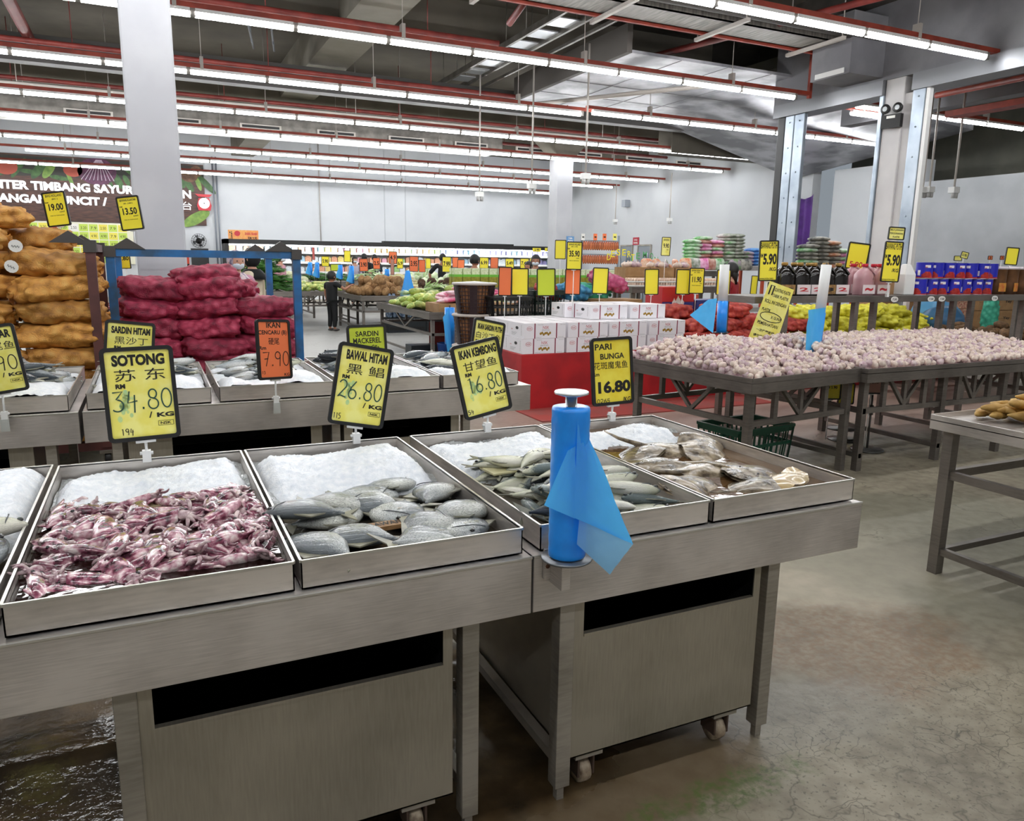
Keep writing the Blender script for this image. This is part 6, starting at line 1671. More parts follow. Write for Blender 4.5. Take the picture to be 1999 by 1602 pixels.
flat_sign(1235, 463, 1247, 478, 0, 'small red sign on the wall between the two grey doors', p_two('小心', 'AWAS'), [mat('crimson plate', '#b8283c', .5), WCARD], X=XR - .03)
flat_sign(1106, 461, 1121, 473, 19.97, 'small blue plate on the far white column', p_two('2', '~~'), [BLW, WCARD])

# purple cloth banner
mb = MB(); xa_, za_, zb2 = XR - .12, at(1565, 475, X=XR).z - .9, at(1580, 380, X=XR).z
ya = at(1556, 440, X=XR).y; yb = at(1590, 440, X=XR).y
mb.grid(lambda u, v: Vector((xa_ + .05 * math.sin(u * 17) * (.4 + .6 * (1 - v)), ya + (yb - ya) * u, za_ + (zb2 - za_) * v - .12 * math.sin(math.pi * u) * (v > .95))), 30, 12)
tag(mb.build('cloth_banner', mat('purple cloth', '#5a2a86', .7, 0, .2, 3, '#451c6c')), 'purple cloth hanging on the wall behind the steel shutter post', 'banner')

# ---------------------------------------------------------------- produce tables further back
GL = mat('leaf green', '#4f8a35', .5, 0, .5, 10, '#2c5a22', rand=.2); GP = mat('pale green leaf', '#a8cc7c', .5, 0, .5, 8, '#e4ead0', rand=.15); WV = mat('white vegetable', '#e6e4cf', .5, 0, .4, 8, '#c4c89a', rand=.1)
DKR = mat('daikon white', '#e4ddb8', .45, 0, .3, 6, '#c8c48a', rand=.1); COC = mat('coconut husk', '#b08a5c', .85, 0, .5, 18, '#7a5836', bump=.5, bscale=50, rand=.15); YAM = mat('dark yam', '#5f4630', .9, 0, .5, 20, '#33241a', bump=.5, bscale=50, rand=.2)
LGR = mat('gourd green', '#6f9a3c', .4, 0, .5, 14, '#d8d884', rand=.25); PNK = mat('pink packet', '#d85a86', .4, 0, .6, 9, '#f0dce2', rand=.1)
def mk(fn, name, m):
    def build(): mb = MB(); fn(mb); return mb.build(name, m)
    return build
def bunch(mb):
    r = random.Random(2)
    for i in range(14):
        a = R(r.uniform(-35, 35)); p = [Vector((-.14, 0, .03)), Vector((.02, .05 * math.sin(a) * 2, .05 + .03 * r.random())), Vector((.2, .2 * math.sin(a), .03 + .07 * r.random()))]
        mb.path(p, [.012, .02, .004], 5, flat=.4)
def cabbage(mb): mb.blob((0, 0, .1), (.11, .11, .1), 16, 10, lambda d: 1 + .07 * math.sin(6 * math.atan2(d.y, d.x) + 3 * d.z) + .06 * noise.noise(d * 4))
def longroot(mb): mb.path([(-.17, 0, .035), (-.1, .005, .035), (0, .01, .036), (.12, .004, .034), (.2, 0, .03)], [.012, .033, .038, .03, .006], 10)
def gourd(mb): mb.path([(-.17, 0, .05), (-.12, 0, .05), (0, .015, .052), (.12, .01, .05), (.17, 0, .05)], [.015, .045, .052, .046, .012], 12)
def packet(mb): mb.blob((0, 0, .035), (.17, .06, .035), 14, 8, lambda d: 1 + .08 * noise.noise(d * 3))
def coconut(mb): mb.blob((0, 0, .085), (.09, .085, .092), 14, 10, lambda d: 1 + .06 * noise.noise(d * 3) + (.12 if d.z > .93 else 0))
def yam(mb): mb.blob((0, 0, .08), (.11, .075, .08), 14, 10, lambda d: 1 + .18 * noise.noise(d * 3))
ST = {k: Stock([mk(f, n, m)]) for k, f, n, m in (('bunch', bunch, 'leafy_bunch', GL), ('cab', cabbage, 'cabbage', GP), ('white', cabbage, 'cauliflower', WV), ('dai', longroot, 'white_radish', DKR), ('gourd', gourd, 'gourd', LGR), ('pnk', packet, 'pink_packet', PNK), ('coc', coconut, 'coconut', COC), ('yam', yam, 'yam', YAM), ('bun2', bunch, 'pale_leaf_bunch', GP))}
def heap_of(key, x0, x1, y0, y1, z, n, top, rx, ry, h, label, cat, rot=None, q=.5, group=None):
    pl = Pile(z, .04); xc, yc = (x0 + x1) / 2, (y0 + y1) / 2
    for i in range(n):
        x = rnd.triangular(x0, x1, xc); y = rnd.triangular(y0, y1, yc); a = rnd.uniform(0, 360) if rot is None else rot + rnd.uniform(-18, 18)
        zz = pl.drop(x, y, rx, ry, R(a), h, q, .6)
        e = min((x - x0) / (x1 - x0), (x1 - x) / (x1 - x0), (y - y0) / (y1 - y0), (y1 - y) / (y1 - y0)) * 4
        if zz > z + top * min(1, .35 + e): continue
        ST[key].put(0, (x, y, zz), (R(rnd.uniform(-14, 14)), R(rnd.uniform(-14, 14)), R(a)), rnd.uniform(.85, 1.15), label, group or label, cat)


frame_table('produce_table', 3.82, 6.6, 15.3, 17.6, .76, 'steel table of coconuts beside the boy', (0, 0, 0), group='steel tables in the far hall')
heap_of('coc', 3.9, 5.3, 15.4, 17.4, .76, 150, .3, .08, .08, .17, 'brown coconut heaped on the table beside the boy', 'coconut')
heap_of('yam', 5.15, 6.5, 15.4, 17.2, .76, 60, .25, .1, .07, .16, 'dark yam right of the coconuts', 'yam')
heap_of('dai', 4.6, 6.2, 17.7, 19.2, .85, 120, .4, .17, .04, .075, 'white radish heaped behind the coconuts', 'radish', 20)
frame_table('produce_table', 4.3, 9.6, 17.75, 19.6, .84, 'steel table of radish and greens behind the coconuts', group='steel tables in the far hall')
heap_of('cab', 6.3, 9.4, 17.8, 19.4, .85, 90, .35, .11, .11, .19, 'pale green cabbage heaped behind the yams', 'cabbage')
frame_table('produce_table', 3.55, 5.55, 10.3, 13.1, .76, 'steel table of gourds and pink packets left of the tall baskets', (0, 0, 0), group='steel tables in the far hall')
heap_of('pnk', 3.75, 4.85, 10.42, 10.95, .9, 50, .16, .16, .06, .07, 'pink packet in a low carton at the near end of the gourd table', 'packet', 10)
carton(3.72, 10.36, .76, 1.2, .6, .13, 'low brown carton of pink packets on the gourd table')
heap_of('gourd', 3.62, 5.4, 11.0, 12.4, .78, 90, .34, .16, .05, .1, 'mottled green gourd on the table left of the tall baskets', 'gourd', 25)
heap_of('gourd', 3.57, 4.2, 11.0, 12.6, .78, 40, .2, .16, .05, .1, 'mottled green gourd along the left edge of its table', 'gourd', 30)
heap_of('bun2', 3.6, 5.4, 12.2, 13.0, .78, 40, .25, .17, .08, .09, 'pale leafy bunch behind the gourds', 'leafy bunch')
frame_table('produce_table', 1.95, 3.85, 19.9, 21.8, .84, 'steel table of white vegetables behind the blue trolley post', group='steel tables in the far hall')
heap_of('white', 2.0, 3.8, 19.95, 21.6, .85, 70, .3, .11, .11, .19, 'white cauliflower heap behind the blue trolley', 'cauliflower')
frame_table('produce_table', 2.75, 4.2, 17.6, 19.0, .76, 'steel table of green pods behind the boy', group='steel tables in the far hall')
heap_of('gourd', 2.8, 4.1, 17.65, 18.9, .77, 50, .14, .16, .05, .1, 'green pod vegetable on the table behind the boy', 'gourd')
frame_table('produce_table', .9, 2.6, 15.6, 17.6, .84, 'steel table of long leafy greens seen between the blue posts', group='steel tables in the far hall')
heap_of('bunch', 1.3, 2.6, 15.7, 17.3, .85, 200, .62, .17, .08, .09, 'long dark leafy bunch between the blue trolley posts', 'leafy bunch', -35)
frame_table('produce_table', 4.0, 13.0, 22.6, 24.2, .84, 'longest steel table of greens across the far hall', legs=(4.1, 6.2, 8.4, 10.6, 12.8), group='steel tables in the far hall')
for i in range(6): heap_of(('bunch', 'bun2', 'cab', 'bunch', 'bun2', 'white')[i], 4.1 + i * 1.45, 5.5 + i * 1.45, 22.7, 24.0, .85, 40, .4, .16, .1, .12, ('dark leafy bunch', 'pale leafy bunch', 'green cabbage', 'dark leafy bunch', 'pale leafy bunch', 'white cauliflower')[i] + ' on the longest far table, %s section' % OR2[i + 1].replace('second', 'first') if i == 0 else ('dark leafy bunch', 'pale leafy bunch', 'green cabbage', 'dark leafy bunch', 'pale leafy bunch', 'white cauliflower')[i] + ' on the longest far table, %s section' % OR2[i], 'vegetable')
# red chillies and trays seen between the trolleys
frame_table('produce_table', -1.6, .6, 10.2, 12.0, .84, 'steel table of chillies behind the sack trolleys', group='steel tables in the far hall')
CH = mat('red chilli', '#b82a1c', .3, 0, .3, 12, '#8a1a14', rand=.15); ST['chi'] = Stock([mk(lambda mb: mb.path([(-.06, 0, .012), (0, .006, .014), (.06, -.004, .01)], [.006, .012, .002], 7), 'red_chilli', CH)])
heap_of('chi', -.75, .0, 10.3, 11.2, .85, 220, .18, .055, .015, .025, 'red chilli heaped behind the two trolleys', 'chilli')
# goods stored under the far tables
BP_ = mat('blue tinted bottles', '#8fa8c4', .25, 0, .5, 25, '#3c4c66', coat=.3); DCR = mat('dark crate plastic', '#1c2226', .5)
def mkbp():
    mb = MB()
    for i in range(4):
        for j in range(3): mb.lathe([(0, 0), (.042, 0), (.045, .02), (.045, .17), (.02, .22), (.015, .24), (0, .24)], 8, (.05 + .095 * i, .05 + .095 * j, 0))
    return mb.build('bottle_pack', BP_)
bps = Stock([mkbp])
for i in range(4):
    for l in range(2): bps.put(0, (4.45 + .42 * i, 15.5, .32 + .25 * l), (0, 0, 0), 1, 'pack of blue tinted bottles under the coconut table, %s layer, %s from left' % (('lower', 'upper')[l], OR2[i] if i else 'first'), 'bottle packs under the coconut table', 'bottle pack')
    tag(MB().bx(0, .41, 0, .32, 0, .31).bx(.03, .38, -.002, 0, .05, .12, 1).build('plastic_crate', [DCR, BLACK], None, (4.44 + .42 * i, 15.5, 0)), 'dark crate under the bottle packs, %s from left' % (OR2[i] if i else 'first'), 'crate')
tag(MB().bx(0, 1.2, 0, .02, 0, .52).build('red_board', mat('red corrugated panel', '#8e2f28', .6, 0, .3, 6, '#6c221c'), None, (4.0, 11.6, .02)), 'red board standing under the gourd table', 'board')
tag(MB().lathe([(0, 0), (.13, 0), (.16, .26), (.165, .27), (.15, .27), (.12, .02), (0, .02)], 20).build('bucket', mat('blue bucket', '#1f4f9e', .4), None, (4.05, 10.9, 0)), 'blue bucket under the gourd table', 'bucket')
tag(MB().bx(0, .42, 0, .3, 0, .2).build('plastic_crate', DCR, None, (3.6, 11.3, 0)), 'dark crate beside the blue bucket under the gourd table', 'crate')
# upright packet display
DPK = [mat('packet white top', '#e8ecd8', .4, 0, .4, 30, '#b8c88a'), mat('packet green band', '#6cb43c', .4), mat('packet olive', '#a8a03a', .4, 0, .4, 20, '#7a7424')]
def mkdp(): return MB().bx(-.075, .075, -.05, .05, 0, .17, 2).bx(-.078, .078, -.053, .053, .17, .21, 1).bx(-.07, .07, -.045, .045, .21, .31, 0).build('noodle_packet', DPK)
dp = Stock([mkdp])
frame_table('produce_table', 4.5, 8.35, 11.9, 12.7, 1.05, 'tall steel table carrying a row of green and white packets', legs=(4.6, 6.4, 8.2), truss=False, group='steel tables in the far hall')
for q in range(2):
    for i in range(24): dp.put(0, (4.62 + i * .157, 11.98 + q * .13, 1.07), (0, 0, R(rnd.uniform(-4, 4))), 1, 'green banded white packet in the %s row of the long display behind the cards' % ('front', 'back')[q], 'green banded packets, %s row' % ('front', 'back')[q], 'packet')
# egg trays and open cartons
EGG = mat('brown egg', '#e0c4b0', .5, rand=.1)
frame_table('produce_table', 6.95, 8.9, 10.3, 11.0, 1.12, 'tall steel table of egg trays left of the shutter post', truss=False, group='steel tables in the far hall')
def mkegg():
    o = MB().bx(0, .3, 0, .3, 0, .02).build('egg_tray', WCARD); mb = MB()
    for i in range(6):
        for j in range(6): mb.blob((.025 + i * .05, .025 + j * .05, .04), (.021, .021, .028), 8, 6)
    tag(mb.build('eggs', EGG, o), None, None, None, None); return o
eg = Stock([mkegg])
for i in range(6):
    for l in range(2): eg.put(0, (7.0 + i * .31, 10.32, 1.14 + l * .065), (0, 0, 0), 1, 'tray of eggs, %s layer, %s from left' % (('lower', 'upper')[l], OR2[i] if i else 'first'), 'egg trays', 'egg tray')
for i in range(3):
    carton(7.02 + i * .5, 10.62, 1.14, .47, .33, .3, 'brown carton of pale bulbs above the egg trays, %s' % CW[i], 'brown cartons above the egg trays')
    for j in range(10): gar.put(j, (7.1 + i * .5 + .32 * rnd.random(), 10.7 + .2 * rnd.random(), 1.435), (0, 0, 1), 2.2, 'pale bulb on top of the %s carton above the egg trays' % CW[i], 'pale bulbs on the %s carton' % CW[i], 'bulb')
heap_of('bun2', 5.5, 7.3, 8.0, 8.7, .62, 60, .3, .17, .08, .09, 'pale chopped leaf bunch left of the bulb carton', 'leafy bunch')

# ---------------------------------------------------------------- rice racks
def make_bag(i, c1, c2):
    m = mat('bag ' + c1, c1, .4, 0, .5, 7, c2, rand=.1)
    def build(): return MB().blob((0, 0, .05), (.22, .15, .052), 18, 10, lambda d: (1 + .2 * min(1, (abs(d.x) * abs(d.y)) * 2)) * (1 + .04 * noise.noise(d * 4 + Vector((i, 0, 0))))).build('rice_bag', m)
    return build
rb = Stock([make_bag(0, '#4cae4a', '#e6ece0'), make_bag(1, '#d8d4d0', '#6a7a5a'), make_bag(2, '#d04a94', '#f0c4dc'), make_bag(3, '#d8703c', '#f0d4b8'), make_bag(4, '#d9b8a8', '#b05a4a'), make_bag(5, '#2c6ac8', '#7ab8e8'), make_bag(6, '#2a2c2c', '#b8b4a8'), make_bag(7, '#5a9a3a', '#c8a0c8')])
def rack(x0, x1, y0, y1, zs, label, col='#c8502c'):
    t = empty('storage_rack', (0, 0, 0), 0, label, 'rack'); m = mat('orange rack beam', col, .5)
    n = max(2, int((x1 - x0) / 1.5) + 1)
    for i in range(n):
        for y in (y0, y1 - .06): x = x0 + (x1 - x0 - .06) * i / (n - 1); MB().bx(x, x + .06, y, y + .06, 0, max(zs) + .05).build('upright', m, t)
    for z in zs: MB().bx(x0, x1, y0, y1, z - .04, z).bx(x0, x1, y0 - .02, y0, z - .1, z).build('shelf', mat('grey rack deck', '#a8a4a0', .5), t)


rack(10.9, 14.6, 13.6, 14.4, (.55, 1.48), 'orange rack of rice bags between the far column and the shutter post')
rack(13.0, 15.4, 11.3, 12.0, (.55, 1.45), 'rack of bagged goods seen through the narrow shutter opening')
BN = ['green and white striped', 'grey and white', 'pink', 'orange', 'pale pink', 'blue', 'black and white', 'green and lilac']
def stack(x, y, z, n, kinds, lb, w=1):
    for l in range(n): k_ = kinds[l % len(kinds)] if isinstance(kinds, (list, tuple)) else kinds; rb.put(k_, (x + rnd.uniform(-.02, .02), y, z + l * .075), (R(rnd.uniform(-3, 3)), 0, R(90 + rnd.uniform(-6, 6))), 1, '%s bag lying in %s' % (BN[k_], lb), '%s bags in %s' % (BN[k_], lb), 'bag')
for i, (px, n, kk) in enumerate(((1352, 7, 0), (1372, 8, (2, 2, 4, 0)), (1396, 7, (2, 0, 4)), (1418, 9, (0, 1, 1)), (1436, 9, 1), (1456, 4, 7), (1474, 5, 5), (1492, 5, (5, 6)))):
    stack(at(px, 500, Y=13.8).x, 13.85, 1.49, n, kk, 'the %s stack on the rice rack' % OR2[i].replace('bottom', 'first'))
for i, (px, n, kk) in enumerate(((1575, 6, (6, 0, 6)), (1596, 8, 6), (1618, 7, (3, 6, 6)), (1640, 5, (0, 2)), (1660, 4, (2, 5)))):
    stack(at(px, 500, Y=11.6).x, 11.6, 1.46, n, kk, 'the %s stack behind the narrow shutter opening' % OR2[i].replace('bottom', 'first'))
for i, (px, kk) in enumerate(((1345, 3), (1362, 1), (1380, 2), (1394, 4), (1408, 0), (1440, 7), (1462, 6))): rb.put(kk, (at(px, 505, Y=13.5).x, 13.62, 1.5), (R(80), 0, 0), .8, '%s bag standing at the rack edge, %s from left' % (BN[kk], OR2[i] if i else 'first'), 'bags standing on the rack edge', 'bag')
for i in range(9): rb.put((3, 3, 1)[i % 3], (at(1262 + i * 9, 505, Y=12.6).x, 12.75, 1.37 + .1 * (i % 2)), (R(75), 0, R(10 * i)), .8, 'clear orange snack bag beside the rice rack' if i % 3 < 2 else 'grey snack bag beside the rice rack', 'snack bags', 'bag')
frame_table('produce_table', 9.2, 10.9, 12.5, 13.1, 1.35, 'tall table of orange snack bags left of the rice rack', truss=False, group='steel tables in the far hall')
# hanging snack rack and standing letter signs near the doors
t = empty('hook_rack', (0, 0, 0), 0, 'steel hook rack of hanging snack bags right of the far column', 'rack')
xa_ = at(1135, 470, Y=16).x; xb_ = at(1207, 470, Y=16).x
MB().bx(xa_, xa_ + .04, 16, 16.04, 0, 2.15).bx(xb_, xb_ + .04, 16, 16.04, 0, 2.15).bx(xa_, xb_, 16, 16.04, 2.0, 2.03).bx(xa_, xb_, 16, 16.04, 1.68, 1.71).bx(xa_, xb_, 15.9, 16.3, 1.3, 1.33).build('frame', GALV, t)
hg = Stock([mk(lambda mb: mb.blob((0, 0, -.1), (.04, .03, .11), 8, 6), 'snack_bag', mat('red brown snack', '#9a3a24', .4, 0, .5, 15, '#c87a4a', rand=.2))])
for z in (2.0, 1.68):
    for i in range(16): hg.put(0, (xa_ + .06 + i * (xb_ - xa_ - .1) / 15, 15.97, z), (0, 0, 0), 1, 'red brown snack bag on the %s rail of the hook rack' % ('upper' if z > 1.8 else 'lower'), 'snack bags on the %s rail' % ('upper' if z > 1.8 else 'lower'), 'bag')
for i, px in enumerate((1138, 1162, 1180, 1200)): flat_sign(px - 3, 456, px + 4, 469, 15.95, 'narrow %s card above the hook rack, %s' % (('white', 'orange', 'orange', 'yellow')[i], ('leftmost', 'second from left', 'third from left', 'rightmost')[i]), lambda mb, w, h: quad(mb, w * .2, w * .8, h * .4, h * .6, 1), [(WCARD, ORA, ORA, YELP)[i], INK], 'rack_card')
for i, (px, py, s_, m_) in enumerate(((1212, 500, 'DESERT', YEL), (1258, 505, 'LEMON', mat('green letters', '#5ab06a', .5)))):
    p = at(px, py, Y=14.5); mb = MB()
    for j, ch in enumerate(s_):
        a = R(150 - 120 * j / (len(s_) - 1)); text(mb, ch, .36 * math.cos(a) - .05, .22 * math.sin(a) - .2, .1, .14, 0, -.01, .01)
    mb.bx(-.02, .02, 0, .02, -p.z, -.05, 1).bx(-.5, .5, .0, .01, -.32, -.28, 1)
    tag(mb.build('letter_sign', [m_, GALV], None, p), '%s arched letter sign near the grey doors' % ('yellow', 'green')[i], 'sign')
# far price cards over the greens and small blue bag rolls
FC = [(635, 510, 20, 15, 20, YEL, '5.90'), (655, 522, 19.5, 20, 14, LIME, ''), (678, 500, 21, 13, 22, YEL, ''), (710, 517, 18.5, 17, 25, ORA, '3.90'), (735, 514, 19.5, 14, 22, ORA, '2.5'), (767, 503, 20, 16, 24, ORA, '4.9'), (766, 521, 17.7, 7, 31, mat('edge on card', '#c08a78', .5), ''), (781, 514, 19, 12, 20, YEL, '6.9'),
      (808, 515, 17.8, 18, 30, ORA, '3.95'), (824, 519, 18, 13, 24, ORA, ''), (836, 514, 20, 10, 20, YEL, ''), (872, 516, 17.8, 18, 30, YEL, '7.99'), (889, 512, 20, 12, 20, ORA, ''), (900, 515, 19, 14, 17, ORA, ''), (945, 513, 16, 18, 22, YEL, '6.99'), (965, 513, 17, 16, 22, ORA, ''), (995, 514, 16, 17, 20, YEL, '5.49'), (1024, 514, 16, 18, 20, YEL, '7.49'), (1038, 514, 17, 8, 20, YEL, ''), (612, 495, 21, 5, 24, mat('edge on red card', '#c8605a', .5), '')]
CN = {YEL.name: 'yellow', LIME.name: 'lime', ORA.name: 'orange'}
for i, (px, py, Y, pw, ph, c_, s_) in enumerate(FC):
    cam_card(px, py, Y, pw, ph, c_, [('t', s_, .15, .35, .85, .7, 1, .03)] if s_ else [], 'small %s%s card above the far greens, %s from the left in that row' % (CN.get(c_.name, 'edge-on reddish'), ' ' + s_ if s_ else ' blank', ['first', 'second', 'third', 'fourth', 'fifth', 'sixth', 'seventh', 'eighth', 'ninth', 'tenth', 'eleventh', 'twelfth', 'thirteenth', 'fourteenth', 'fifteenth', 'sixteenth', 'seventeenth', 'eighteenth', 'nineteenth', 'twentieth'][i]), R(rnd.uniform(-2, 2)), .95, group='price cards over the far greens')
for i, (px, py0, py1, Y) in enumerate(((606, 512, 537, 20), (620, 512, 542, 20.5), (665, 517, 545, 18.8), (687, 519, 553, 16.8), (756, 525, 550, 18.0), (930, 532, 552, 13.5))):
    A = at(px, py1, Y=Y); B = at(px, py0, Y=Y); t = empty('small_bag_roll', A, 0, 'small blue bag roll among the far vegetables, %s from the left' % ('first', 'second', 'third', 'fourth', 'fifth', 'sixth')[i], 'bag roll', 'bag rolls on the far tables')
    h = B.z - A.z; MB().tube((0, 0, 0), (0, 0, h), .055, 12).build('bag_roll', ROLLB, t); MB().tube((0, 0, -.15), (0, 0, h + .03), .01, 6).build('spindle', BLACK, t)
    mb = MB(); sheet(mb, [(0, -.06, h * .9), (-.05, -.06, h * .9), (-.14, -.07, .05), (.0, -.06, 0)], 8, .01, i); mb.build('loose_bag', FILM, t)
A = at(796, 568, Y=15.4); B = at(790, 527, Y=15.4); t = empty('hanging_bag', A, 0, 'blue plastic bag hanging over the edge between coconuts and yams', 'bag')
mb = MB(); mb.lathe([(.17, -.12), (.15, -.02), (.11, .1), (.075, .25), (.05, .38), (.045, .42), (.0, .42)], 20, M=Matrix.Scale(.4, 4, (0, 1, 0)), lobe=.12, nl=5); mb.build('bag_film', FILM, t)
A = at(878, 680, Y=9.2); t = empty('bag_roll_holder', (A.x, 9.2, 0), 0, 'tall blue bag roll left of the round baskets, behind the IKAN KEMBONG card', 'bag roll')
zt_ = at(878, 600, Y=9.2).z; MB().tube((0, 0, .45), (0, 0, zt_), .065, 16).build('bag_roll', ROLLB, t); MB().tube((0, 0, 0), (0, 0, zt_ + .03), .012, 8).lathe([(0, 0), (.16, 0), (.16, .02), (0, .03)], 20).build('stand', BLACK, t)
mb = MB(); sheet(mb, [(-.03, -.07, zt_), (-.13, -.1, zt_ - .12), (-.06, -.08, .35), (0, -.07, .4)], 12, .008, 9); mb.build('loose_bag', FILM, t)

# ---------------------------------------------------------------- people
SKIN = mat('brown skin', '#a8745a', .55, sss=.1); SKINL = mat('light brown skin', '#c4927a', .55, sss=.1); HAIRM = mat('black hair', '#12100f', .5, bump=.4, bscale=80); MASKM = mat('pale blue mask', '#d4dde6', .6)


def skin_mesh(name, V, E, Rd, mats, parent=None, sub=2, root=0):
    me = bpy.data.meshes.new(name); me.from_pydata(V, E, []); o = bpy.data.objects.new(name, me); COL.objects.link(o)
    sk = o.modifiers.new('s', 'SKIN'); sk.use_smooth_shade = True
    for i, v in enumerate(me.skin_vertices[0].data): v.radius = Rd[i] if isinstance(Rd[i], (tuple, list)) else (Rd[i], Rd[i]); v.use_root = (i == root)
    ss = o.modifiers.new('u', 'SUBSURF'); ss.levels = sub; ss.render_levels = sub
    dg = bpy.context.evaluated_depsgraph_get(); nm = bpy.data.meshes.new_from_object(o.evaluated_get(dg)); o.modifiers.clear(); o.data = nm; bpy.data.meshes.remove(me)
    nm.materials.clear(); nm.materials.append(mats)
    for p in nm.polygons: p.use_smooth = True
    nm.name = name
    if parent is not None: o.parent = parent
    return o


def person(loc, face, h, label, top, bottom, skin=SKIN, hair='short', armR=None, armL=None, mask=False, sleeve=.5, scarf=None, shoes=BLACK, wide=1.):
    """standing figure, +Y is where it faces before turning; the arms are given as elbow and hand offsets from the shoulder"""
    t = empty('person', loc, face, label, 'person'); k = h; w = wide
    sh = .81 * k; hip = .52 * k; sx = .105 * k * w; hx = .052 * k
    eR, hR = armR or ((.03, .0, -.17), (.04, .05, -.33)); eL, hL = armL or ((-.03, .0, -.17), (-.04, .05, -.33))
    P = lambda a, b_: (a[0] + b_[0] * k, a[1] + b_[1] * k, a[2] + b_[2] * k)
    SR = (sx, 0, sh); SL_ = (-sx, 0, sh)
    V = [(0, 0, hip), (0, 0, .6 * k), (0, .005 * k, .7 * k), (0, 0, .79 * k), (0, 0, .85 * k), (0, .008 * k, .89 * k), SR, P(SR, eR), P(SR, hR), SL_, P(SL_, eL), P(SL_, hL),
         (hx, 0, .47 * k), (hx * 1.15, .01 * k, .27 * k), (hx * 1.2, -.01 * k, .045 * k), (hx * 1.25, .07 * k, .02 * k), (-hx, 0, .47 * k), (-hx * 1.15, .01 * k, .27 * k), (-hx * 1.2, -.01 * k, .045 * k), (-hx * 1.25, .07 * k, .02 * k)]
    E = [(0, 1), (1, 2), (2, 3), (3, 4), (4, 5), (3, 6), (6, 7), (7, 8), (3, 9), (9, 10), (10, 11), (0, 12), (12, 13), (13, 14), (14, 15), (0, 16), (16, 17), (17, 18), (18, 19)]
    Rd = [(.075 * k * w, .06 * k * w), (.068 * k * w, .053 * k * w), (.08 * k * w, .058 * k * w), (.06 * k, .045 * k), .03 * k, .03 * k, .034 * k, .025 * k, .018 * k, .034 * k, .025 * k, .018 * k, .05 * k, .034 * k, .022 * k, .018 * k, .05 * k, .034 * k, .022 * k, .018 * k]
    b_ = skin_mesh('body', V, E, Rd, skin, t)
    # head, face and hands join the body mesh
    mb = MB(); hc = Vector((0, .012 * k, .932 * k)); hr = .068 * k if h > 1.3 else .082 * k
    def hd(d):
        return 1 + (.1 * max(0, d.y) * max(0, -d.z)) - .12 * max(0, -d.z) * (1 - max(0, d.y)) + (.14 * math.exp(-((d.x / .14) ** 2 + ((d.z + .1) / .16) ** 2)) if d.y > .5 else 0)
    mb.blob(hc, (hr * .78, hr * .95, hr * 1.08), 20, 16, hd)
    for s_ in (1, -1): mb.blob(hc + Vector((s_ * hr * .8, -hr * .02, -hr * .08)), (hr * .1, hr * .16, hr * .24), 8, 6)
    for s_, hv, ev in ((1, P(SR, hR), P(SR, eR)), (-1, P(SL_, hL), P(SL_, eL))):
        hv = Vector(hv); d = (hv - Vector(ev)).normalized(); n_ = d.cross(Vector((0, 0, 1))); n_ = n_.normalized() if n_.length > .1 else Vector((0, 1, 0))
        mb.path([hv, hv + d * .03 * k, hv + d * .048 * k], [.018 * k, .022 * k, .02 * k], 8, flat=.5)
        for f_ in range(4): o_ = n_ * (f_ - 1.5) * .0105 * k; L_ = (.045, .052, .049, .038)[f_] * k; mb.path([hv + d * .045 * k + o_, hv + d * (.045 * k + L_ * .55) + o_ - Vector((0, 0, .004 * k)), hv + d * (.045 * k + L_ * .9) + o_ - Vector((0, 0, .014 * k))], [.0058 * k, .0052 * k, .004 * k], 6)
        mb.path([hv + d * .012 * k + n_ * .018 * k * s_, hv + d * .03 * k + n_ * .034 * k * s_, hv + d * .05 * k + n_ * .036 * k * s_], [.0075 * k, .0065 * k, .0045 * k], 6)
    tm = mb.mesh('tmp', skin)
    import bmesh
    bm = bmesh.new(); bm.from_mesh(b_.data); bm.from_mesh(tm); bm.to_mesh(b_.data); bm.free(); bpy.data.meshes.remove(tm)
    fm_ = MB()
    for s_ in (1, -1): fm_.blob(hc + Vector((s_ * hr * .3, hr * .86, hr * .06)), (hr * .1, hr * .06, hr * .06), 8, 6)
    fm_.build('eyes', mat('dark eye', '#191312', .3), t)
    if mask: MB().blob(hc + Vector((0, hr * .36, -hr * .38)), (hr * .66, hr * .66, hr * .48), 14, 10).build('face_mask', MASKM, t)
    else: MB().path([hc + Vector((-hr * .22, hr * .85, -hr * .5)), hc + Vector((0, hr * .93, -hr * .52)), hc + Vector((hr * .22, hr * .85, -hr * .5))], [hr * .03, hr * .05, hr * .03], 6).build('mouth', mat('lips', '#8a4a42', .5), t)
    if scarf is None:
        def hf(d): return 1.06 + .05 * noise.noise(d * 5)
        mb = MB(); n0 = len(mb.v); mb.blob(hc + Vector((0, -hr * .08, hr * .14)), (hr * .84, hr * .98, hr * 1.02), 20, 14, hf)
        fs = [(f, m_, s2) for f, m_, s2 in zip(mb.f, mb.m, mb.s) if not all((mb.v[i][1] > hc.y + hr * .3 and mb.v[i][2] < hc.z + hr * .45) or mb.v[i][2] < hc.z - hr * (.45 if hair == 'short' else 3) for i in f)]
        mb.f = [f[0] for f in fs]; mb.m = [f[1] for f in fs]; mb.s = [f[2] for f in fs]
        if hair == 'long': mb.path([hc + Vector((0, -hr * .35, hr * .3)), hc + Vector((0, -hr * .7, -hr * .6)), hc + Vector((0, -hr * .75, -hr * 1.9))], [hr * .7, hr * .72, hr * .35], 12, flat=.6)
        mb.build('hair', HAIRM, t)
    else:
        mb = MB(); mb.blob(hc + Vector((0, -hr * .1, hr * .1)), (hr * .92, hr * 1.02, hr * 1.14), 18, 12, lambda d: 1 if not (d.y > .55 and abs(d.x) < .62) else .82)
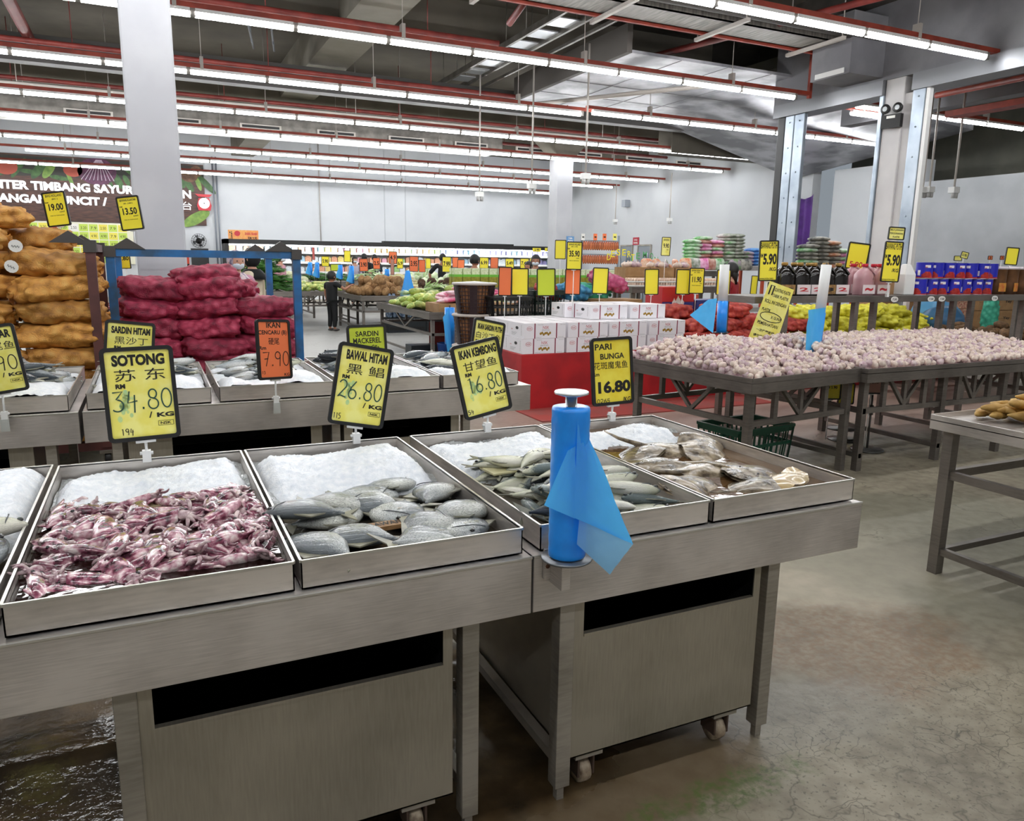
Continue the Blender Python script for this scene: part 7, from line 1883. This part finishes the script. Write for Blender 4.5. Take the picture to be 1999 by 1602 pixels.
        mb.lathe([(hr * .78, .86 * k - hr * .1), (hr * 1.0, .84 * k), (sx * .9, .81 * k), (sx * .95, .775 * k)], 18, lobe=.05, nl=7); mb.build('headscarf', scarf, t)
    q = sleeve
    def lp(a, b_, u): return tuple(a[i] + (b_[i] - a[i]) * u for i in range(3))
    eRp, eLp = P(SR, eR), P(SL_, eL); hRp, hLp = P(SR, hR), P(SL_, hL)
    V2 = [(0, 0, .43 * k), (0, 0, .6 * k), (0, .005 * k, .7 * k), (0, 0, .795 * k), (0, 0, .835 * k), SR, lp(SR, eRp, min(1, q * 2)), SL_, lp(SL_, eLp, min(1, q * 2))]
    E2 = [(0, 1), (1, 2), (2, 3), (3, 4), (3, 5), (5, 6), (3, 7), (7, 8)]; R2 = [(.09 * k * w, .074 * k * w), (.085 * k * w, .067 * k * w), (.092 * k * w, .068 * k * w), (.068 * k, .052 * k), .038 * k, .045 * k, .038 * k, .045 * k, .038 * k]
    if q > .5: V2 += [lp(eRp, hRp, .9), lp(eLp, hLp, .9)]; E2 += [(6, 9), (8, 10)]; R2 += [.028 * k, .028 * k]
    skin_mesh('shirt', V2, E2, R2, top, t)
    V3 = [(0, 0, .59 * k), (hx, 0, .47 * k), (hx * 1.15, .01 * k, .27 * k), (hx * 1.2, -.01 * k, .06 * k), (-hx, 0, .47 * k), (-hx * 1.15, .01 * k, .27 * k), (-hx * 1.2, -.01 * k, .06 * k)]
    skin_mesh('trousers', V3, [(0, 1), (1, 2), (2, 3), (0, 4), (4, 5), (5, 6)], [(.085 * k * w, .068 * k * w), .06 * k, .046 * k, .036 * k, .06 * k, .046 * k, .036 * k], bottom, t)
    for s_ in (1, -1): MB().blob((s_ * hx * 1.22, .025 * k, .024 * k), (.03 * k, .075 * k, .026 * k), 12, 8, lambda d: 1 if d.z > -.6 else .85).build('shoe', shoes, t)
    return t


BLK = mat('black cotton', '#121214', .8); NAVY = mat('dark jeans', '#1c2230', .8); PURP = mat('magenta shirt', '#8a2c7c', .75); CREAM = mat('cream cardigan', '#d8cbb4', .8, 0, .2, 6, '#c4b498')
FLOR = mat('floral scarf', '#d8c4c8', .75, 0, .7, 18, '#5f5a78'); PINKT = mat('pink blouse', '#d4a0b4', .75, 0, .3, 10, '#b8788c'); BSC = mat('black scarf', '#0e0e10', .8); GREYT = mat('grey lilac top', '#a8a4b4', .8); DGT = mat('dark slate shirt', '#1d2830', .8); REDT = mat('red striped top', '#a8202c', .75, 0, .3, 8, '#8a1822')
person((3.45, 16.25, 0), R(-62), 1.22, 'small boy in black shirt and trousers reaching for the coconut table', BLK, BLK, SKIN, armR=((.09, .1, -.09), (.05, .26, -.03)), shoes=mat('grey shoes', '#5a5450', .6), sleeve=.3, wide=1.3)
def stand_at(px, Y, h, face, label, *a, **k): p = at(px, 500, Y=Y); return person((p.x, Y, 0), face, h, label, *a, **k)
stand_at(459, 9.3, 1.56, R(-160), 'woman in a floral headscarf and pink blouse behind the crimson sacks', PINKT, NAVY, SKINL, scarf=FLOR, mask=True, sleeve=1)
stand_at(492, 9.9, 1.6, R(60), 'woman in a black headscarf and cream cardigan beside the blue post', CREAM, NAVY, SKINL, scarf=BSC, sleeve=1)
stand_at(546, 18.8, 1.62, R(-120), 'long haired person in a pale mask and pink top behind the white vegetables', PINKT, NAVY, SKINL, hair='long', mask=True)
stand_at(692, 25.2, 1.58, R(-170), 'person with dark hair and a lilac top, left of two others at the cooler', GREYT, NAVY, SKINL, hair='long', mask=True)
stand_at(711, 26.0, 1.68, R(10), 'person with dark hair seen from behind at the cooler, behind an orange card', BLK, NAVY, SKINL, hair='long')
stand_at(731, 26.4, 1.66, R(-20), 'person at the cooler right of two others, mostly hidden by orange cards', DGT, NAVY, SKINL)
stand_at(864, 21.0, 1.68, R(-25), 'person in black reaching at the cooler, behind the 7.99 card', BLK, BLK, SKIN, armL=((-.12, .02, -.14), (-.1, .08, -.28)))
stand_at(926, 14.6, 1.62, R(-60), 'man in a magenta shirt seen from the side', PURP, NAVY, SKIN)
stand_at(1046, 14.0, 1.63, R(150), 'man in a dark shirt and pale face mask right of the 7.49 card', DGT, NAVY, SKIN, mask=True)
stand_at(1033, 15.4, 1.5, R(120), 'dark haired person partly hidden behind the masked man', BLK, NAVY, SKIN)
stand_at(1431, 8.9, 1.52, R(30), 'person with long dark hair and a red top right of the white core tube', REDT, NAVY, SKINL, hair='long')

# ---------------------------------------------------------------- things fixed to columns, walls and ceiling
t = empty('emergency_light', tuple(at(1744, 232, X=10.93)), R(-80), 'black emergency light with two round lamps on the cream column', 'emergency light')
MB().bx(-.16, .16, -.08, 0, -.14, .06).build('battery_box', BLACK, t); MB().bx(-.07, .07, -.084, -.08, -.0, .04).build('status_plate', WCARD, t)
for s_ in (1, -1):
    Mx = Matrix.Translation((s_ * .1, -.06, .15)) @ Matrix.Rotation(R(90), 4, 'X')
    l_ = MB().lathe([(0, -.04), (.06, -.03), (.075, .02), (.075, .04), (.065, .045)], 20, M=Mx).build('lamp_head', BLACK, t); MB().lathe([(0, .035), (.062, .035), (.062, .042), (0, .05)], 20, M=Mx).build('lens', mat('frosted lens', '#d8dde0', .2), l_)
o = MB().bx(10.2, 10.95, 9.35, 10.15, 4.5, 5.42).bx(10.19, 10.2, 9.45, 10.05, 4.52, 4.6, 1); tag(o.build('junction_box', [LINTM, WHITE], bevel=.01), 'big grey box hung on the lintel wall left of the cream column', 'box')
t = empty('rail_bracket', (0, 0, 0), 0, 'red steel bracket frame at the end of the tube row by the lintel wall', 'bracket')
MB().bx(10.72, 10.78, 10.66, 10.72, 4.4, 5.25).bar((10.75, 10.69, 4.7), (11.0, 10.69, 5.25), .04, .04).bx(10.72, 11.0, 10.66, 10.72, 5.2, 5.26).build('frame', REDP, t)
# pendant sockets
def pendant(px, py, Y, label, ztop=6.0, g='pendant sockets on drop pipes', arm=None):
    p = at(px, py, Y=Y); t = empty('pendant_socket', p, 0, label, 'socket', g)
    MB().tube((0, 0, .05), (0, 0, ztop - p.z), .018, 8).build('drop_pipe', PIPEG, t)
    MB().bx(-.075, .075, -.06, .06, -.04, .06).build('socket_box', WHITE, t)
    c = MB()
    for s_ in (1, -1): c.lathe([(0, -.13), (.03, -.13), (.036, -.04), (0, -.04)], 12, (s_ * .04, -.02, 0))
    c.build('socket', mat('grey socket', '#b8b8b6', .5), t)


for i, (px, py, Y) in enumerate(((936, 380, 15.2), (1038, 364, 13.6), (1143, 345, 12.2))): pendant(px, py, Y, 'white socket pendant in front of the far column, %s' % ('left', 'middle', 'right')[i], 5.2)
for i, (px, py, X_) in enumerate(((1201, 431, 16.0), (1307, 429, 15.6))):
    p = at(px, py, X=X_); pendant(px, py, p.y, 'small socket pendant before the right wall, %s one' % ('left', 'right')[i], 4.4)
for i, (px, py, X_) in enumerate(((1801, 372, 13.0), (1814, 371, 13.1), (1862, 372, 13.0))):
    p = at(px, py, X=X_); pendant(px, py, p.y, 'white socket pendant in the storeroom, %s' % ('left of a pair', 'right of a pair', 'rightmost alone')[i], 4.5)
p = at(1222, 397, X=16.9); tag(MB().bx(-.12, .1, -.12, .12, -.13, .13).build('wall_speaker', mat('grey speaker', '#9aa0a8', .5), None, p), 'small grey box speaker on the right wall', 'speaker')
# wall fan beside the mural, wall conduits
c = at(388, 470, Y=31.6); t = empty('wall_fan', c, 0, 'black wall fan under the right end of the mural', 'fan'); Mx = Matrix.Rotation(R(90), 4, 'X')
mb = MB()
for r_ in (.1, .18, .26): mb.path([(r_ * math.cos(R(a)), -.05, r_ * math.sin(R(a))) for a in range(0, 361, 20)], .008, 5)
for a in range(0, 180, 20): mb.path([(.26 * math.cos(R(a)), -.05, .26 * math.sin(R(a))), (-.26 * math.cos(R(a)), -.05, -.26 * math.sin(R(a)))], .005, 4)
mb.build('guard', BLACK, t); MB().lathe([(0, -.06), (.08, -.06), (.1, .1), (0, .2)], 14, M=Mx).bx(-.04, .04, .1, .35, -.1, .05).build('motor', BLACK, t)
mb = MB()
for q in range(4): a = R(q * 90 + 20); mb.add([(0, -.03, 0), (.22 * math.cos(a - .3), -.01, .22 * math.sin(a - .3)), (.24 * math.cos(a + .3), -.05, .24 * math.sin(a + .3))], [(0, 1, 2)])
mb.build('blades', mat('grey blades', '#55585a', .5), t)
tag(MB().bx(-.3, .3, 0, .3, -1.0, -.28).build('wall_cabinet', BLACK, None, (c.x, 31.3, c.z)), 'black cabinet below the wall fan', 'cabinet')
for i, px in enumerate((421, 428)):
    x = at(px, 440, Y=31.9).x; tag(MB().tube((x, 31.9, .3), (x, 31.9, 5.2), .03, 8).build('wall_conduit', mat('dark conduit', '#8a8f98', .5, .3)), 'grey vertical pipe on the back wall, %s of two' % ('left', 'right')[i], 'pipe')
x = at(625, 420, Y=31.95).x; tag(MB().tube((x, 31.95, 2.2), (x, 31.95, 6.0), .02, 8).build('wall_conduit', PIPEG), 'thin pipe down the back wall above the cooler', 'pipe')

# ceiling services
def pipe(a, b_, r, m, label, name='sprinkler_pipe', drops=0, cat='pipe'):
    t = empty(name, a, 0, label, cat); d = Vector(b_) - Vector(a)
    MB().tube((0, 0, 0), d, r, 10).build('run', m, t)
    for i in range(drops):
        p = d * ((i + .5) / drops); MB().tube(p, (p.x, p.y, 6.0 - a[2]), .008, 5).tube(p, p + Vector((0, 0, -.07)), .012, 6).build('dropper', m, t)


for i, (y, z, x1) in enumerate(((12.6, 5.1, 5.6), (15.6, 4.95, 10.2), (18.6, 4.9, 15.5), (22.0, 5.0, 16))):
    pipe((-12, y, z), (x1, y, z), .045, REDPIPE, 'dark red sprinkler pipe across the ceiling, %s from the front' % ('first', 'second', 'third', 'fourth')[i], drops=7)
pipe((-1.6, 6.5, 5.3), (-1.55, 16.5, 5.05), .09, REDPIPE, 'thick red main pipe running back at the left')
pipe((5.15, 10.2, 5.3), (5.15, 11.2, 5.0), .05, REDPIPE, 'short red branch pipe by the cable tray')
pipe((10.4, 4.5, 5.2), (8.0, 12.8, 5.05), .05, REDPIPE, 'slanting red pipe between two tube rows right of centre')
for i, (y, z) in enumerate(((18.3, 4.75), (19.2, 4.72))): pipe((-12, y, z), (14.5, y, z), .03, PIPEG, 'pale grey conduit across the ceiling, %s' % ('nearer', 'further')[i], 'ceiling_conduit', 4)
pipe((9.2, 11.6, 4.62), (6.9, 15.1, 4.62), .04, PIPEG, 'pale grey conduit slanting to the socket pendants', 'ceiling_conduit')
for i, y in enumerate((15.3, 15.6)):
    pipe((.9 + i * .4, 9.5, 5.6), (2.2 + i * .4, 17, 5.6), .02, mat('dark conduit', '#8a8f98', .5, .3), 'thin dark conduit running back near the first beam, %s' % ('left', 'right')[i], 'ceiling_conduit', 5)
# cable tray with big dark pipe along the second light row
t = empty('cable_tray', (0, 0, 0), 0, 'long cable tray of grey cables with a big dark pipe beside it', 'cable tray')
ya = 9.6
MB().bx(1.5, 10.7, ya, ya + .55, 5.0, 5.02).bx(1.5, 10.7, ya, ya + .02, 5.0, 5.1).bx(1.5, 10.7, ya + .53, ya + .55, 5.0, 5.1).build('tray', mat('slotted tray', '#8e8982', .5, .5, .5, 3, '#5f5b56', stretch=(8, 1, 1)), t)
MB().tube((1.2, ya - .2, 5.1), (10.8, ya - .2, 5.1), .085, 14).build('dark_pipe', mat('dark grey lagging', '#55514d', .7), t)
MB().bx(1.5, 10.3, ya + .62, ya + .67, 4.98, 5.03).build('red_edge_channel', REDP, t)
for i in range(5): MB().bx(2.3 + i * 1.9, 2.36 + i * 1.9, ya - .35, ya + .85, 4.93, 4.98).tube((2.33 + i * 1.9, ya - .3, 4.95), (2.33 + i * 1.9, ya - .3, 6.0), .01, 6).tube((2.33 + i * 1.9, ya + .8, 4.95), (2.33 + i * 1.9, ya + .8, 6.0), .01, 6).build('bracket', PIPEG, t)
# ladder of bright boxes running back
t = empty('cable_ladder', (0, 0, 0), 0, 'cable ladder with bright metal panels running back beside the foil soffit', 'cable tray')
for i in range(9): MB().bx(6.0, 6.45, 9.9 + i * .72, 10.35 + i * .72, 5.25, 5.27).build('panel', mat('bright panel', '#c8ccd0', .3, .6), t)
MB().bx(5.95, 6.0, 9.6, 16.6, 5.2, 5.3).bx(6.45, 6.5, 9.6, 16.6, 5.2, 5.3).bx(6.75, 6.8, 9.6, 16.6, 5.15, 5.2).build('rail', DUCT, t)
for i in range(9): MB().tube((5.97, 9.9 + i * .8, 5.3), (5.97, 9.9 + i * .8, 6), .008, 5).tube((6.47, 9.9 + i * .8, 5.3), (6.47, 9.9 + i * .8, 6), .008, 5).build('rod', DUCT, t)
tag(MB().bx(-10, 9.5, 21.0, 22.2, 4.6, 5.15).build('air_duct', DUCT, bevel=.02), 'long flat silver duct above the far tube rows', 'duct')
tag(MB().bx(-10, 15, 16.2, 16.5, 4.75, 5.2).build('air_duct', mat('dark duct', '#4a4745', .6)), 'dark duct across the ceiling behind the third tube row', 'duct')
for i in range(10): tag(MB().bx(0, 1.0, 0, .05, 0, .12).bx(.05, .95, -.01, 0, .03, .09, 1).build('duct_grille', [PIPEG, BLACK], None, (-1.5 + i * 1.9, 20.93, 4.66)), 'small grille on the front of the long silver duct, %s from the left' % (['first'] + OR2[1:])[i], 'grille', 'grilles on the silver duct')
pipe((12.8, 2, 4.5), (12.85, 9.8, 4.5), .05, REDP, 'red channel in the storeroom at the top right', 'red_channel'); pipe((12.2, -2, 4.5), (12.1, 9.2, 4.5), .03, PIPEG, 'pale conduit in the storeroom at the top right', 'ceiling_conduit')
tag(MB().bx(12.6, 12.9, 8.0, 9.4, 4.05, 4.15).build('red_channel', REDP), 'short red channel in the narrow shutter opening', 'channel')
